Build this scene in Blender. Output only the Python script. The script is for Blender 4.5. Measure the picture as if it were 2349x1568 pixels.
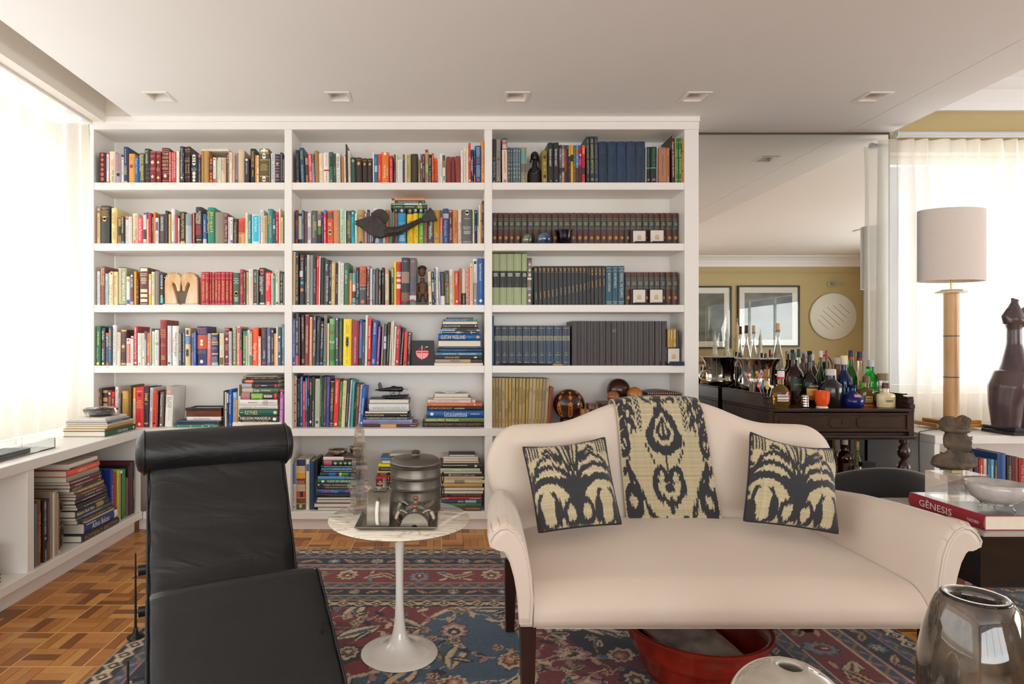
import bpy, math, random
import numpy as np
from mathutils import Vector, Matrix
for _o in list(bpy.data.objects): bpy.data.objects.remove(_o)
S = bpy.context.scene; COL = S.collection
RND = random.Random(7); NR = np.random.RandomState(11)
PI = math.pi
# ---------------------------------------------------------------- camera, world, daylight, added fill lights, exposure
F, U0, V0, CY, CH = 1380.0, 1018.0, 793.0, -3.795, 1.16
cam = bpy.data.objects.new('camera', bpy.data.cameras.new('camera')); COL.objects.link(cam)
cam.location = (0, CY, CH); cam.rotation_euler = (PI/2, 0, 0)
cam.data.sensor_width = 36.0; cam.data.lens = 36.0*F/2349.0
cam.data.shift_x = (1174.5-U0)/2349.0; cam.data.shift_y = (V0-784.0)/2349.0
cam.data.clip_start = 0.05; S.camera = cam
W = bpy.data.worlds.new('daylight'); S.world = W; W.use_nodes = True
W.node_tree.nodes['Background'].inputs[0].default_value = (0.93, 0.97, 1.0, 1)
W.node_tree.nodes['Background'].inputs[1].default_value = 0.75
def area(name, loc, rot, sx, sy, watts, col=(.95, .98, 1.0)):
    l = bpy.data.lights.new(name, 'AREA'); l.shape = 'RECTANGLE'; l.size = sx; l.size_y = sy; l.energy = watts; l.color = col
    o = bpy.data.objects.new(name, l); COL.objects.link(o); o.location = loc; o.rotation_euler = rot; return o
area('daylight_left_window', (-2.78, -2.9, 1.45), (0, -PI/2-.35, 0), 1.7, 6.2, 125)
area('daylight_back_window', (4.9, 0.70, 1.55), (-PI/2-.3, 0, 0), 3.7, 1.7, 60)
area('added_fill_right', (8.75, -3.1, 1.4), (0, PI/2+.35, 0), 1.9, 5.0, 225)  # fill light behind an added opening in the unseen right wall
area('added_fill_far', (0.6, -8.1, 1.4), (PI/2+.35, 0, 0), 5.4, 1.9, 185)  # frontal fill, added behind the camera through an invented opening
S.view_settings.view_transform = 'Standard'; S.view_settings.look = 'None'
S.view_settings.exposure = 0.24; S.view_settings.gamma = 1.0; S.view_settings.use_curve_mapping = False
S.cycles.use_denoising = True
S.cycles.max_bounces = 14; S.cycles.diffuse_bounces = 8; S.cycles.transparent_max_bounces = 16; S.cycles.transmission_bounces = 12
S.cycles.sample_clamp_indirect = 6.0; S.cycles.caustics_reflective = False; S.cycles.caustics_refractive = False
# ---------------------------------------------------------------- helpers
def P(u, v, d): return Vector(((u-U0)*d/F, CY+d, CH-(v-V0)*d/F))       # a pixel of the photograph at a distance d
def PX(u, d): return (u-U0)*d/F
def PZ(v, d): return CH-(v-V0)*d/F
def lin(c): return c/12.92 if c <= .04045 else ((c+.055)/1.055)**2.4
def rgb(h): return tuple(lin(int(h[i:i+2], 16)/255.0) for i in (0, 2, 4))
MATS = {}
def nodes_of(m): m.use_nodes = True; return m.node_tree.nodes, m.node_tree.links
def mat(name, hexc='808080', rough=.5, metal=0, noise=0, nscale=20, bump=0, bscale=200, trans=0, ior=1.45, coat=0, sheen=0, alpha=None, stretch=None, col2=None, emit=0, sss=0):
    if name in MATS: return MATS[name]
    m = bpy.data.materials.new(name); N, L = nodes_of(m); b = N['Principled BSDF']
    c = rgb(hexc); b.inputs['Base Color'].default_value = (*c, 1)
    b.inputs['Roughness'].default_value = rough; b.inputs['Metallic'].default_value = metal
    b.inputs['IOR'].default_value = ior; b.inputs['Transmission Weight'].default_value = trans
    b.inputs['Coat Weight'].default_value = coat; b.inputs['Sheen Weight'].default_value = sheen
    if sss: b.inputs['Subsurface Weight'].default_value = sss; b.inputs['Subsurface Radius'].default_value = (.03, .02, .012)
    if emit: b.inputs['Emission Color'].default_value = (*c, 1); b.inputs['Emission Strength'].default_value = emit
    tc = N.new('ShaderNodeTexCoord'); src = tc.outputs['Object']
    if stretch:
        mp = N.new('ShaderNodeMapping'); mp.inputs['Scale'].default_value = stretch; L.new(src, mp.inputs[0]); src = mp.outputs[0]
    if noise:
        n = N.new('ShaderNodeTexNoise'); n.inputs['Scale'].default_value = nscale; n.inputs['Detail'].default_value = 5; L.new(src, n.inputs['Vector'])
        r = N.new('ShaderNodeValToRGB'); c2 = rgb(col2) if col2 else tuple(x*(1-noise) for x in c); c1 = c if col2 else tuple(min(1, x*(1+noise*.6)) for x in c)
        r.color_ramp.elements[0].color = (*c2, 1); r.color_ramp.elements[1].color = (*c1, 1)
        r.color_ramp.elements[0].position = .32; r.color_ramp.elements[1].position = .68
        L.new(n.outputs['Fac'], r.inputs[0]); L.new(r.outputs[0], b.inputs['Base Color'])
    if bump:
        n2 = N.new('ShaderNodeTexNoise'); n2.inputs['Scale'].default_value = bscale; n2.inputs['Detail'].default_value = 3; L.new(src, n2.inputs['Vector'])
        bp = N.new('ShaderNodeBump'); bp.inputs['Strength'].default_value = bump; bp.inputs['Distance'].default_value = .002
        L.new(n2.outputs['Fac'], bp.inputs['Height']); L.new(bp.outputs[0], b.inputs['Normal'])
    MATS[name] = m; return m
def vcol(name, rough=.5, bump=0, bscale=300, coat=0, sheen=0, noise=.06, nscale=60, metal=0):   # colour comes from the mesh's own colour attribute
    if name in MATS: return MATS[name]
    m = bpy.data.materials.new(name); N, L = nodes_of(m); b = N['Principled BSDF']
    a = N.new('ShaderNodeAttribute'); a.attribute_name = 'Col'
    tc = N.new('ShaderNodeTexCoord'); n = N.new('ShaderNodeTexNoise'); n.inputs['Scale'].default_value = nscale; L.new(tc.outputs['Object'], n.inputs['Vector'])
    mr = N.new('ShaderNodeMapRange'); mr.inputs['To Min'].default_value = 1-noise; mr.inputs['To Max'].default_value = 1+noise; L.new(n.outputs['Fac'], mr.inputs[0])
    mx = N.new('ShaderNodeVectorMath'); mx.operation = 'SCALE'; L.new(a.outputs['Color'], mx.inputs[0]); L.new(mr.outputs[0], mx.inputs['Scale'])
    L.new(mx.outputs[0], b.inputs['Base Color'])
    b.inputs['Roughness'].default_value = rough; b.inputs['Coat Weight'].default_value = coat; b.inputs['Sheen Weight'].default_value = sheen; b.inputs['Metallic'].default_value = metal
    if bump:
        n2 = N.new('ShaderNodeTexNoise'); n2.inputs['Scale'].default_value = bscale; L.new(tc.outputs['Object'], n2.inputs['Vector'])
        bp = N.new('ShaderNodeBump'); bp.inputs['Strength'].default_value = bump; bp.inputs['Distance'].default_value = .002
        L.new(n2.outputs['Fac'], bp.inputs['Height']); L.new(bp.outputs[0], b.inputs['Normal'])
    MATS[name] = m; return m
def glass(name, hexc='ffffff', rough=.0, ior=1.45, thin=False):
    if name in MATS: return MATS[name]
    m = mat(name, hexc, rough, trans=1.0, ior=ior)
    if thin:                                        # clear enough for daylight to pass: a share of straight transparency
        N, L = nodes_of(m); t = N.new('ShaderNodeBsdfTransparent'); t.inputs[0].default_value = (*[.55+.45*c for c in rgb(hexc)], 1)
        mx = N.new('ShaderNodeMixShader'); mx.inputs[0].default_value = .5; o = N['Material Output']; b = N['Principled BSDF']
        L.new(b.outputs[0], mx.inputs[1]); L.new(t.outputs[0], mx.inputs[2]); L.new(mx.outputs[0], o.inputs[0])
    return m
ORG = {}
def org(o): return ORG.get(o.name, Vector((0, 0, 0))) if o else Vector((0, 0, 0))
def tag(o, label, cat=None, group=None, kind=None):
    if label: o['label'] = label
    if cat: o['category'] = cat
    if group: o['group'] = group
    if kind: o['kind'] = kind
    return o
def thing(name, label, cat, loc=(0, 0, 0), group=None):
    o = bpy.data.objects.new(name, None); o.empty_display_size = .05; COL.objects.link(o); o.location = loc; ORG[o.name] = Vector(loc)
    return tag(o, label, cat, group)
class MB:
    def __init__(s): s.v = []; s.f = []; s.m = []; s.c = []
    def add(s, vs, fs, m=0, c=None):
        k = len(s.v); s.v += [tuple(x) for x in vs]
        for f in fs: s.f.append(tuple(i+k for i in f)); s.m.append(m); s.c.append(c)
        return s
    def box(s, lo, hi, m=0, c=None, bev=0):
        x0, y0, z0 = lo; x1, y1, z1 = hi
        if bev <= 0:
            return s.add([(x0,y0,z0),(x1,y0,z0),(x1,y1,z0),(x0,y1,z0),(x0,y0,z1),(x1,y0,z1),(x1,y1,z1),(x0,y1,z1)],
                     [(0,3,2,1),(4,5,6,7),(0,1,5,4),(1,2,6,5),(2,3,7,6),(3,0,4,7)], m, c)
        b = min(bev, (x1-x0)*.45, (y1-y0)*.45, (z1-z0)*.45)
        vs = []; 
        def ring(i, z): return [(x0+i,y0,z),(x1-i,y0,z),(x1,y0+i,z),(x1,y1-i,z),(x1-i,y1,z),(x0+i,y1,z),(x0,y1-i,z),(x0,y0+i,z)]
        def ins(z): return [(x0+b,y0+b,z),(x1-b,y0+b,z),(x1-b,y0+b,z),(x1-b,y1-b,z),(x1-b,y1-b,z),(x0+b,y1-b,z),(x0+b,y1-b,z),(x0+b,y0+b,z)]
        return s.loft([ins(z0), ring(b, z0+b), ring(b, z1-b), ins(z1)], m, c, cap=True)
    def loft(s, rings, m=0, c=None, closed=True, cap=False):
        n = len(rings[0]); vs = [p for r in rings for p in r]; fs = []
        for i in range(len(rings)-1):
            for j in range(n if closed else n-1):
                a = i*n+j; b = i*n+(j+1) % n; fs.append((a, b, b+n, a+n))
        if cap: fs.append(tuple(range(n))[::-1]); fs.append(tuple((len(rings)-1)*n+j for j in range(n)))
        return s.add(vs, fs, m, c)
    def tube(s, pts, r, n=8, m=0, c=None, cap=True, closed=False):
        pts = [Vector(p) for p in pts]; rings = []; k = len(pts); up = None
        for i, p in enumerate(pts):
            a = pts[(i-1) % k] if (closed or i > 0) else p; b = pts[(i+1) % k] if (closed or i < k-1) else p
            t = (b-a).normalized()
            if up is None: up = Vector((0, 0, 1)) if abs(t.z) < .9 else Vector((0, 1, 0))
            x = t.cross(up)
            if x.length < 1e-6: x = t.orthogonal()
            x.normalize(); y = x.cross(t).normalized(); up = y
            rr = r[i] if isinstance(r, (list, tuple)) else r
            rings.append([p+x*math.cos(2*PI*j/n)*rr+y*math.sin(2*PI*j/n)*rr for j in range(n)])
        if closed: rings.append(rings[0])
        return s.loft(rings, m, c, cap=cap and not closed)
    def lathe(s, prof, c0=(0, 0, 0), n=24, m=0, c=None, sx=1, sy=1, cap=True, rot=0):
        rings = [[(c0[0]+r*math.cos(2*PI*j/n+rot)*sx, c0[1]+r*math.sin(2*PI*j/n+rot)*sy, c0[2]+z) for j in range(n)] for r, z in prof]
        return s.loft(rings, m, c, cap=cap)
    def prism(s, poly, y0, y1, m=0, c=None):        # polygon in x-z pushed along y
        n = len(poly); return s.loft([[(x, y0, z) for x, z in poly], [(x, y1, z) for x, z in poly]], m, c, cap=True)
    def ell(s, c0, r, n=16, k=10, m=0, c=None, rot=None):
        rings = []
        for i in range(k+1):
            t = PI*i/k; rr = max(math.sin(t), 1e-4)
            ring = [Vector((r[0]*rr*math.cos(2*PI*j/n), r[1]*rr*math.sin(2*PI*j/n), -r[2]*math.cos(t))) for j in range(n)]
            if rot: ring = [rot @ q for q in ring]
            rings.append([Vector(c0)+q for q in ring])
        return s.loft(rings, m, c)
    def xf(s, M, k0=0):
        s.v = s.v[:k0]+[tuple(M @ Vector(p)) for p in s.v[k0:]]; return s
    def build(s, name, mats, parent=None, smooth=0, loc=None, mods=None):
        me = bpy.data.meshes.new(name); o0 = org(parent); L = Vector(loc) if loc is not None else Vector((0, 0, 0))
        off = (o0+L) if parent else L
        me.from_pydata([(x-off.x, y-off.y, z-off.z) for x, y, z in s.v], [], s.f)
        for mm in (mats if isinstance(mats, (list, tuple)) else [mats]): me.materials.append(mm)
        me.polygons.foreach_set('material_index', s.m)
        if any(c is not None for c in s.c):
            at = me.color_attributes.new('Col', 'FLOAT_COLOR', 'CORNER'); arr = []
            for f, c in zip(s.f, s.c): arr += list((*(c or (.5, .5, .5)), 1))*len(f)
            at.data.foreach_set('color', arr)
        if smooth: me.polygons.foreach_set('use_smooth', [True]*len(s.f))
        me.update()
        if smooth and smooth < 180: me.set_sharp_from_angle(angle=math.radians(smooth))
        o = bpy.data.objects.new(name, me); COL.objects.link(o); o.location = L
        if parent: o.parent = parent
        ORG[o.name] = off.copy()
        for t, kw in (mods or []):
            md = o.modifiers.new(t.lower(), t)
            for k, x in kw.items(): setattr(md, k, x)
        return o
def struct(mb, name, mats, parent=None, smooth=0, **k):
    o = mb.build(name, mats, parent, smooth, **k)
    if not parent: o['kind'] = 'structure'
    return o
def spline(pts, n=8):                                # Catmull-Rom through the points
    pts = [Vector(p) for p in pts]; out = []
    for i in range(len(pts)-1):
        a = pts[max(i-1, 0)]; b = pts[i]; c = pts[i+1]; d = pts[min(i+2, len(pts)-1)]
        for k in range(n):
            t = k/n; out.append(.5*((2*b)+(c-a)*t+(2*a-5*b+4*c-d)*t*t+(3*b-a-3*c+d)*t**3))
    out.append(pts[-1]); return out
def copy_tree(o, parent=None):
    c = o.copy(); COL.objects.link(c); ORG[c.name] = org(o)
    if parent: c.parent = parent; c.matrix_parent_inverse = o.matrix_parent_inverse
    for ch in list(o.children): copy_tree(ch, c)
    return c
# letters: each glyph is meshed once, words are put together from them
GL = {}
def glyph(ch):
    if ch in GL: return GL[ch]
    def tomesh(t):
        cu = bpy.data.curves.new('g', 'FONT'); cu.body = t; cu.resolution_u = 2; ob = bpy.data.objects.new('g', cu); COL.objects.link(ob)
        me = bpy.data.meshes.new_from_object(ob.evaluated_get(bpy.context.evaluated_depsgraph_get())) if False else ob.to_mesh()
        v = [(p.co.x, p.co.y) for p in me.vertices]; f = [tuple(p.vertices) for p in me.polygons]
        ob.to_mesh_clear(); bpy.data.objects.remove(ob); bpy.data.curves.remove(cu); return v, f
    if ch == ' ': GL[ch] = ([], [], .3); return GL[ch]
    v, f = tomesh(ch); v2, _ = tomesh(ch+'I'); vi, _ = tomesh('I')
    adv = max(x for x, y in v2)-max(x for x, y in vi) if v2 else .5
    GL[ch] = (v, f, adv); return GL[ch]
def text2d(t):
    vs, fs, x = [], [], 0
    for ch in t:
        v, f, a = glyph(ch); k = len(vs); vs += [(p+x, q) for p, q in v]; fs += [tuple(i+k for i in g) for g in f]; x += a
    if not vs: return vs, fs, 0
    lo = min(p for p, q in vs); return [(p-lo, q) for p, q in vs], fs, max(p for p, q in vs)-lo
def flat_text(mb, t, size_x, height, M, m=0, c=None):  # text in the x-y plane, centred, width size_x, cap height 'height', moved by M
    v, f, w = text2d(t)
    if not v: return
    mb.add([M @ Vector((p*size_x/w-size_x/2, (q-.36)*height/.72, 0)) for p, q in v], f, m, c)
WHITE = lambda: mat('white_lacquer', 'e9e6e1', .32, noise=.015, nscale=3)
# ---------------------------------------------------------------- the room shell
YB, ZC, ZU = .265, 2.60, 2.95
plaster = mat('ceiling_paint', 'ecebe8', .7, noise=.012, nscale=1.5)
plaster2 = mat('upper_ceiling_paint', 'e3e2df', .7, noise=.012, nscale=1.5)
khaki = mat('khaki_paint', 'b5a476', .65, noise=.03, nscale=2)
offwhite = mat('wall_paint', 'e6e0d6', .65, noise=.02, nscale=2)
# floor: a slab, and the parquet laid on it plank by plank
floor = struct(MB().box((-2.7, -8.0, -.08), (8.6, .5, -.006)), 'floor', mat('joint_wood', '7a4a20', .6))
wood = [mat('parquet_%d' % i, c, .36, noise=.22, nscale=9, col2=c2, stretch=st, coat=.15) for i, (c, c2, st) in enumerate([
    ('b97a3a','9c6129',(3,30,3)),('c98c48','b07334',(3,30,3)),('a2642a','86501f',(3,30,3)),('d29a56','bd8240',(3,30,3)),('8a5426','6f421c',(3,30,3)),('c08040','a96b2e',(3,30,3))])]
T0, TX, TY = .2588, -1.8254, -1.10
RUG = (-1.238, 1.837, -2.9, -.389)
_pl = {}
def plank_mesh(axis, k):
    if (axis, k) in _pl: return _pl[axis, k]
    a, b = (T0/2-.0035)/2-.0004, (T0/2-.0035)/6-.0004
    hx, hy = (a, b) if axis == 0 else (b, a)
    me = bpy.data.meshes.new('plank'); x, y, t = hx, hy, .0006
    me.from_pydata([(-x,-y,-.005),(x,-y,-.005),(x,y,-.005),(-x,y,-.005),(-x+t,-y+t,0),(x-t,-y+t,0),(x-t,y-t,0),(-x+t,y-t,0)], [], [(4,5,6,7),(0,1,5,4),(1,2,6,5),(2,3,7,6),(3,0,4,7)])
    me.materials.append(wood[k]); _pl[axis, k] = me; return me
cand = []; strip = MB(); rest = MB()
for i in range(-4, 41):
    for j in range(-27, 7):
        x0, y0 = TX+i*T0, TY+j*T0
        if x0 < -2.6 or x0 > 8.3 or y0 < -7.9 or y0 > .2: continue
        strip.box((x0-.0035, y0+.0036, -.006), (x0+.0035, y0+T0-.0036, -.0001)); strip.box((x0-.0035, y0-.0035, -.006), (x0+T0-.0036, y0+.0035, -.0001))
        for qx in (0, 1):
            for qy in (0, 1):
                cx, cy = x0+.0035+(T0/2-.0035)*(qx+.5), y0+.0035+(T0/2-.0035)*(qy+.5); ax = 0 if (qx != qy) == (True) else 1
                ax = 1 if (qx, qy) in ((0, 1), (1, 0)) else 0
                for k in (-1, 0, 1):
                    o = (T0/2-.0035)/3*k; px, py = (cx, cy+o) if ax == 0 else (cx+o, cy)
                    d = py-CY; vis = 0
                    if d > 1.2:
                        u, v = U0+px*F/d, V0+CH*F/d
                        covered = RUG[0]+.03 < px < RUG[1]-.03 and RUG[2] < py < RUG[3]-.02
                        if 0 < u < 2349 and 1195 < v < 1580 and not covered and (px > -1.95) and not (1245 < u < 2000): vis = 1/d**3
                    cand.append((vis, px, py, ax, RND.randrange(6)))
cand.sort(key=lambda t: -t[0])
for n_, (vis, px, py, ax, k) in enumerate(cand):
    if n_ < 300 and vis > 0:
        o = bpy.data.objects.new('plank', plank_mesh(ax, k)); COL.objects.link(o); o.location = (px, py, 0); o.parent = floor
    else:
        me = plank_mesh(ax, k); rest.add([(p.co.x+px, p.co.y+py, p.co.z) for p in me.vertices], [tuple(f.vertices) for f in me.polygons], k)
o = rest.build('parquet', wood, floor); o['kind'] = 'stuff'
o = strip.build('inlay_strip', mat('inlay_wood', 'dda763', .4, noise=.1, nscale=12), floor); o['kind'] = 'stuff'
# ceiling, cut open for the five square downlights
LX = [PX(u, 3.48) for u in (366, 777, 1185, 1595, 2004)]; LY = CY+3.48; LH = .058
xs = sorted([-1.96, 2.7145]+[x+s*LH for x in LX for s in (-1, 1)]); ys = [-7.9, LY-LH, LY+LH, YB]
mb = MB()
for i in range(len(xs)-1):
    for j in range(3):
        if j == 1 and any(abs((xs[i]+xs[i+1])/2-x) < .01 for x in LX): continue
        mb.box((xs[i], ys[j], ZC), (xs[i+1], ys[j+1], ZC+.12))
mb.box((2.7195, -7.9, ZC), (3.02, YB, ZC+.30)); mb.box((2.7145, -7.9, ZC+.012), (2.7195, YB, ZC+.12))
ceiling = struct(mb, 'ceiling', plaster)
struct(MB().box((3.02, -7.9, ZU), (8.6, .5, ZU+.1)), 'ceiling_2', plaster2)
struct(MB().box((-2.7, -7.9, 2.90), (-1.96, .5, 2.98)).box((-1.9605, -7.9, ZC+.118), (-1.95, YB, 2.98)).box((-2.5, -7.9, 2.565), (-2.13, -.001, 2.90)).box((-2.13, -.001, ZC), (-1.96, .03, 2.90)), 'ceiling_3', offwhite)
# walls
struct(MB().box((-2.72, -7.9, 0), (-2.5, .5, .86)).box((-2.72, -7.9, 2.46), (-2.5, .5, 3.0)).box((-2.72, .16, .86), (-2.5, .5, 2.46)).box((-2.72, -7.9, .86), (-2.5, -6.05, 2.46)), 'wall_left', offwhite)
struct(MB().box((-2.72, YB+.02, 0), (2.98, .5, 3.05)).box((2.98, YB+.02, 0), (8.6, .5, .84)).box((6.75, YB+.02, .84), (8.6, .5, 2.47)), 'wall_back', offwhite)
struct(MB().box((2.98, YB+.02, 2.47), (8.6, .5, 3.05)).box((3.006, YB-.005, 2.56), (8.6, YB+.02, 2.6)), 'wall_back_upper', khaki)
struct(MB().box((-2.72, -8.0, 0), (-2.1, -7.78, 3.05)).box((3.3, -8.0, 0), (8.6, -7.78, 3.05)).box((-2.1, -8.0, 0), (3.3, -7.78, .5)).box((-2.1, -8.0, 2.5), (3.3, -7.78, 3.05)), 'wall_far', khaki)
struct(MB().box((8.4, -7.9, 0), (8.6, .5, .55)).box((8.4, -7.9, 2.45), (8.6, .5, 3.05)).box((8.4, -.5, .55), (8.6, .5, 2.45)).box((8.4, -7.9, .55), (8.6, -5.7, 2.45)), 'wall_right', khaki)
# crown mouldings of the higher ceiling
def cove(mb, p0, p1, n):                              # quarter-round cove from the wall to the ceiling, n = into the room
    p0, p1, n = Vector(p0), Vector(p1), Vector(n); prof = [(0, -.02), (0, -.20), (.02, -.20), (.03, -.15), (.07, -.08), (.14, -.03), (.20, -.02), (.20, 0), (0, 0)]
    mb.loft([[p+n*a+Vector((0, 0, b)) for a, b in prof] for p in (p0, p1)], cap=True)
mb = MB(); cove(mb, (1.5, -7.78, ZU), (8.4, -7.78, ZU), (0, 1, 0)); cove(mb, (8.4, -7.78, ZU), (8.4, YB+.02, ZU), (-1, 0, 0)); cove(mb, (8.4, YB+.02, ZU), (3.02, YB+.02, ZU), (0, -1, 0))
struct(mb, 'trim_1', mat('crown_paint', 'e4e6e6', .6))
struct(MB().box((1.5, -7.78, ZU-.32), (8.4, -7.755, ZU-.30)), 'trim_2', khaki)
# tall mirror on the back wall beside the bookcase
mirm = bpy.data.materials.new('mirror_glass'); N, L = nodes_of(mirm); N['Principled BSDF'].inputs['Metallic'].default_value = 1
N['Principled BSDF'].inputs['Base Color'].default_value = (.86, .89, .86, 1); N['Principled BSDF'].inputs['Roughness'].default_value = .0
mr = thing('wall_mirror', 'tall frameless wall mirror behind the dark wooden drinks cabinet', 'mirror', (2.36, YB, 0))
MB().box((1.70, YB, .004), (3.003, YB+.012, 2.585)).build('mirror_pane', mirm, mr)
MB().box((1.70, YB-.001, 2.585), (3.006, YB+.014, 2.598)).build('top_channel', mat('bronze_channel', '6a563a', .4, metal=.6), mr)
MB().box((3.003, YB-.003, .004), (3.008, YB+.014, 2.585)).build('edge_trim', mat('dark_edge', '4a4338', .4), mr)
# downlights
for k, x in enumerate(LX):
    t = thing('downlight', ['square recessed ceiling downlight nearest the left window','square recessed ceiling downlight above the left of the middle shelves','square recessed ceiling downlight above the right of the middle shelves','square recessed ceiling downlight above the right bookcase panel','square recessed ceiling downlight in front of the wall mirror'][k], 'ceiling light', (x, LY, ZC), 'row of square downlights')
    m = MB(); a, b = LH+.012, LH-.004
    for s in (-1, 1):
        m.box((x-a, LY+s*(a+b)/2-(a-b)/2, ZC-.004), (x+a, LY+s*(a+b)/2+(a-b)/2, ZC+.004)); m.box((x+s*(a+b)/2-(a-b)/2, LY-b, ZC-.004), (x+s*(a+b)/2+(a-b)/2, LY+b, ZC+.004))
    m.build('trim_ring', WHITE(), t)
    q = lambda r, z: [(x-r, LY-r, z), (x+r, LY-r, z), (x+r, LY+r, z), (x-r, LY+r, z)]
    MB().loft([q(b, ZC+.002), q(.034, ZC+.05), q(.034, ZC+.09)]).build('housing', mat('downlight_inner', 'e4e0da', .5), t)
    r = MB().lathe([(.031, .042), (.026, .055), (.012, .075), (.001, .08)], (x, LY, ZC), 20).build('reflector', mat('reflector_metal', 'd8d8d8', .12, metal=1), t, 60)
    MB().ell((x, LY, ZC+.058), (.010, .010, .013), 10, 6).build('bulb', mat('bulb_glow', 'fff2dd', .3, emit=3.0), t, 180)
# sheer curtains
def sheer(name, hexc, tr):
    m = bpy.data.materials.new(name); N, L = nodes_of(m); o = N['Material Output']; N.remove(N['Principled BSDF'])
    c = (*rgb(hexc), 1); tc = N.new('ShaderNodeTexCoord'); mp = N.new('ShaderNodeMapping'); mp.inputs['Scale'].default_value = (240, 240, 240); L.new(tc.outputs['Object'], mp.inputs[0])
    w = N.new('ShaderNodeTexNoise'); w.inputs['Scale'].default_value = 1; w.inputs['Detail'].default_value = 2; L.new(mp.outputs[0], w.inputs['Vector'])
    tl = N.new('ShaderNodeBsdfTranslucent'); tl.inputs[0].default_value = c; df = N.new('ShaderNodeBsdfDiffuse'); df.inputs[0].default_value = c
    tp = N.new('ShaderNodeBsdfTransparent'); m1 = N.new('ShaderNodeMixShader'); m1.inputs[0].default_value = .42; L.new(tl.outputs[0], m1.inputs[1]); L.new(df.outputs[0], m1.inputs[2])
    mr = N.new('ShaderNodeMapRange'); mr.inputs['To Min'].default_value = tr-.07; mr.inputs['To Max'].default_value = tr+.07; L.new(w.outputs['Fac'], mr.inputs[0])
    m2 = N.new('ShaderNodeMixShader'); L.new(mr.outputs[0], m2.inputs[0]); L.new(m1.outputs[0], m2.inputs[1]); L.new(tp.outputs[0], m2.inputs[2]); L.new(m2.outputs[0], o.inputs[0]); return m
linen = sheer('sheer_linen', 'f1ece2', .34)
def curtain(a0, a1, zt, zb, pos, wav, amp, seed):
    rr = random.Random(seed); n = int((a1-a0)/.012); ph = [rr.uniform(0, 6.28) for _ in range(4)]
    rows = [zt, zt-.05, zt-.10, zt-.16, zt-.35, zt-.7, zt-1.1, zt-1.5, zb+.12, zb]; out = []
    for k, z in enumerate(rows):
        t = min(1, max(0, (zt-z)/.25)); r = []
        for i in range(n+1):
            a = a0+(a1-a0)*i/n; w = 2*PI*a/wav
            f = math.sin(w+.9*math.sin(.35*w+ph[0])+.25*t*math.sin(2.1*w+ph[1]))
            f = f/(abs(f)**.35+1e-6) if k < 4 else f
            r.append((a+.012*t*math.sin(w*1.3+ph[2]+z), pos+amp*(.55+.45*t)*f*(1+.25*math.sin(.23*w+ph[3])), z))
        out.append(r)
    return out
t = thing('curtain', 'long white sheer pleated curtain hanging above the white worktop', 'curtain', (-2.25, -2.9, .645))
rows = curtain(-6.0, -.02, 2.548, .652, -2.235, .185, .036, 3)
MB().loft([[(p, a, z) for a, p, z in r] for r in rows], closed=False).build('curtain_fabric', linen, t, 180)
MB().box((-2.262, -6.1, 2.550), (-2.205, -.02, 2.5645)).build('curtain_track', WHITE(), t)
t = thing('curtain', 'white sheer pleated curtain hanging behind the alabaster lamp', 'curtain', (4.8, .19, .645))
rows = curtain(2.88, 6.7, 2.525, .66, .185, .115, .030, 9)
MB().loft([[(a, p, z) for a, p, z in r] for r in rows], closed=False).build('curtain_fabric', linen, t, 180)
MB().tube([(2.975, .15, 2.545), (6.9, .15, 2.545)], .018, 14).build('curtain_rod', mat('rod_grey', 'c9cdd0', .3), t, 60)
MB().tube([(2.962, .15, 2.545), (2.9745, .15, 2.545)], .024, 16).build('rod_end_cap', mat('rod_grey', 'c9cdd0', .3), t, 60)
for nm, bx in (('window_1', ('x', -2.6, -6.05, .16, .86, 2.46)), ('window_2', ('y', .42, 2.98, 6.75, .84, 2.47)), ('added_window_3', ('x', 8.5, -5.7, -.5, .55, 2.45)), ('added_window_4', ('y', -7.9, -2.1, 3.3, .5, 2.5))):  # last two are unseen, added to let fill light in
    ax, p, a0, a1, z0, z1 = bx; m = MB(); g = MB(); n = 4
    def bar(m, s0, s1, q0, q1, w=.025):
        m.box((p-w, s0, q0), (p+w, s1, q1)) if ax == 'x' else m.box((s0, p-w, q0), (s1, p+w, q1))
    bar(m, a0, a1, z0, z0+.05); bar(m, a0, a1, z1-.05, z1)
    for i in range(n+1):
        s = a0+(a1-a0-.05)*i/n; bar(m, s, s+.05, z0+.05, z1-.05)
    w = struct(m, nm, mat('window_frame_white', 'e8e8e8', .4))
    for i in range(n):
        g = MB(); s = a0+(a1-a0-.05)*i/n+.05; e = a0+(a1-a0-.05)*(i+1)/n; bar(g, s, e, z0+.05, z1-.05, .002)
        m_ = MATS.get('window_pane')
        if not m_:
            m_ = bpy.data.materials.new('window_pane'); N, L = nodes_of(m_); gb = N.new('ShaderNodeBsdfGlossy'); gb.inputs['Roughness'].default_value = 0; tb = N.new('ShaderNodeBsdfTransparent'); mx = N.new('ShaderNodeMixShader'); mx.inputs[0].default_value = .05
            L.new(tb.outputs[0], mx.inputs[1]); L.new(gb.outputs[0], mx.inputs[2]); L.new(mx.outputs[0], N['Material Output'].inputs[0]); MATS['window_pane'] = m_
        g.build('pane', m_, w)
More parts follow.
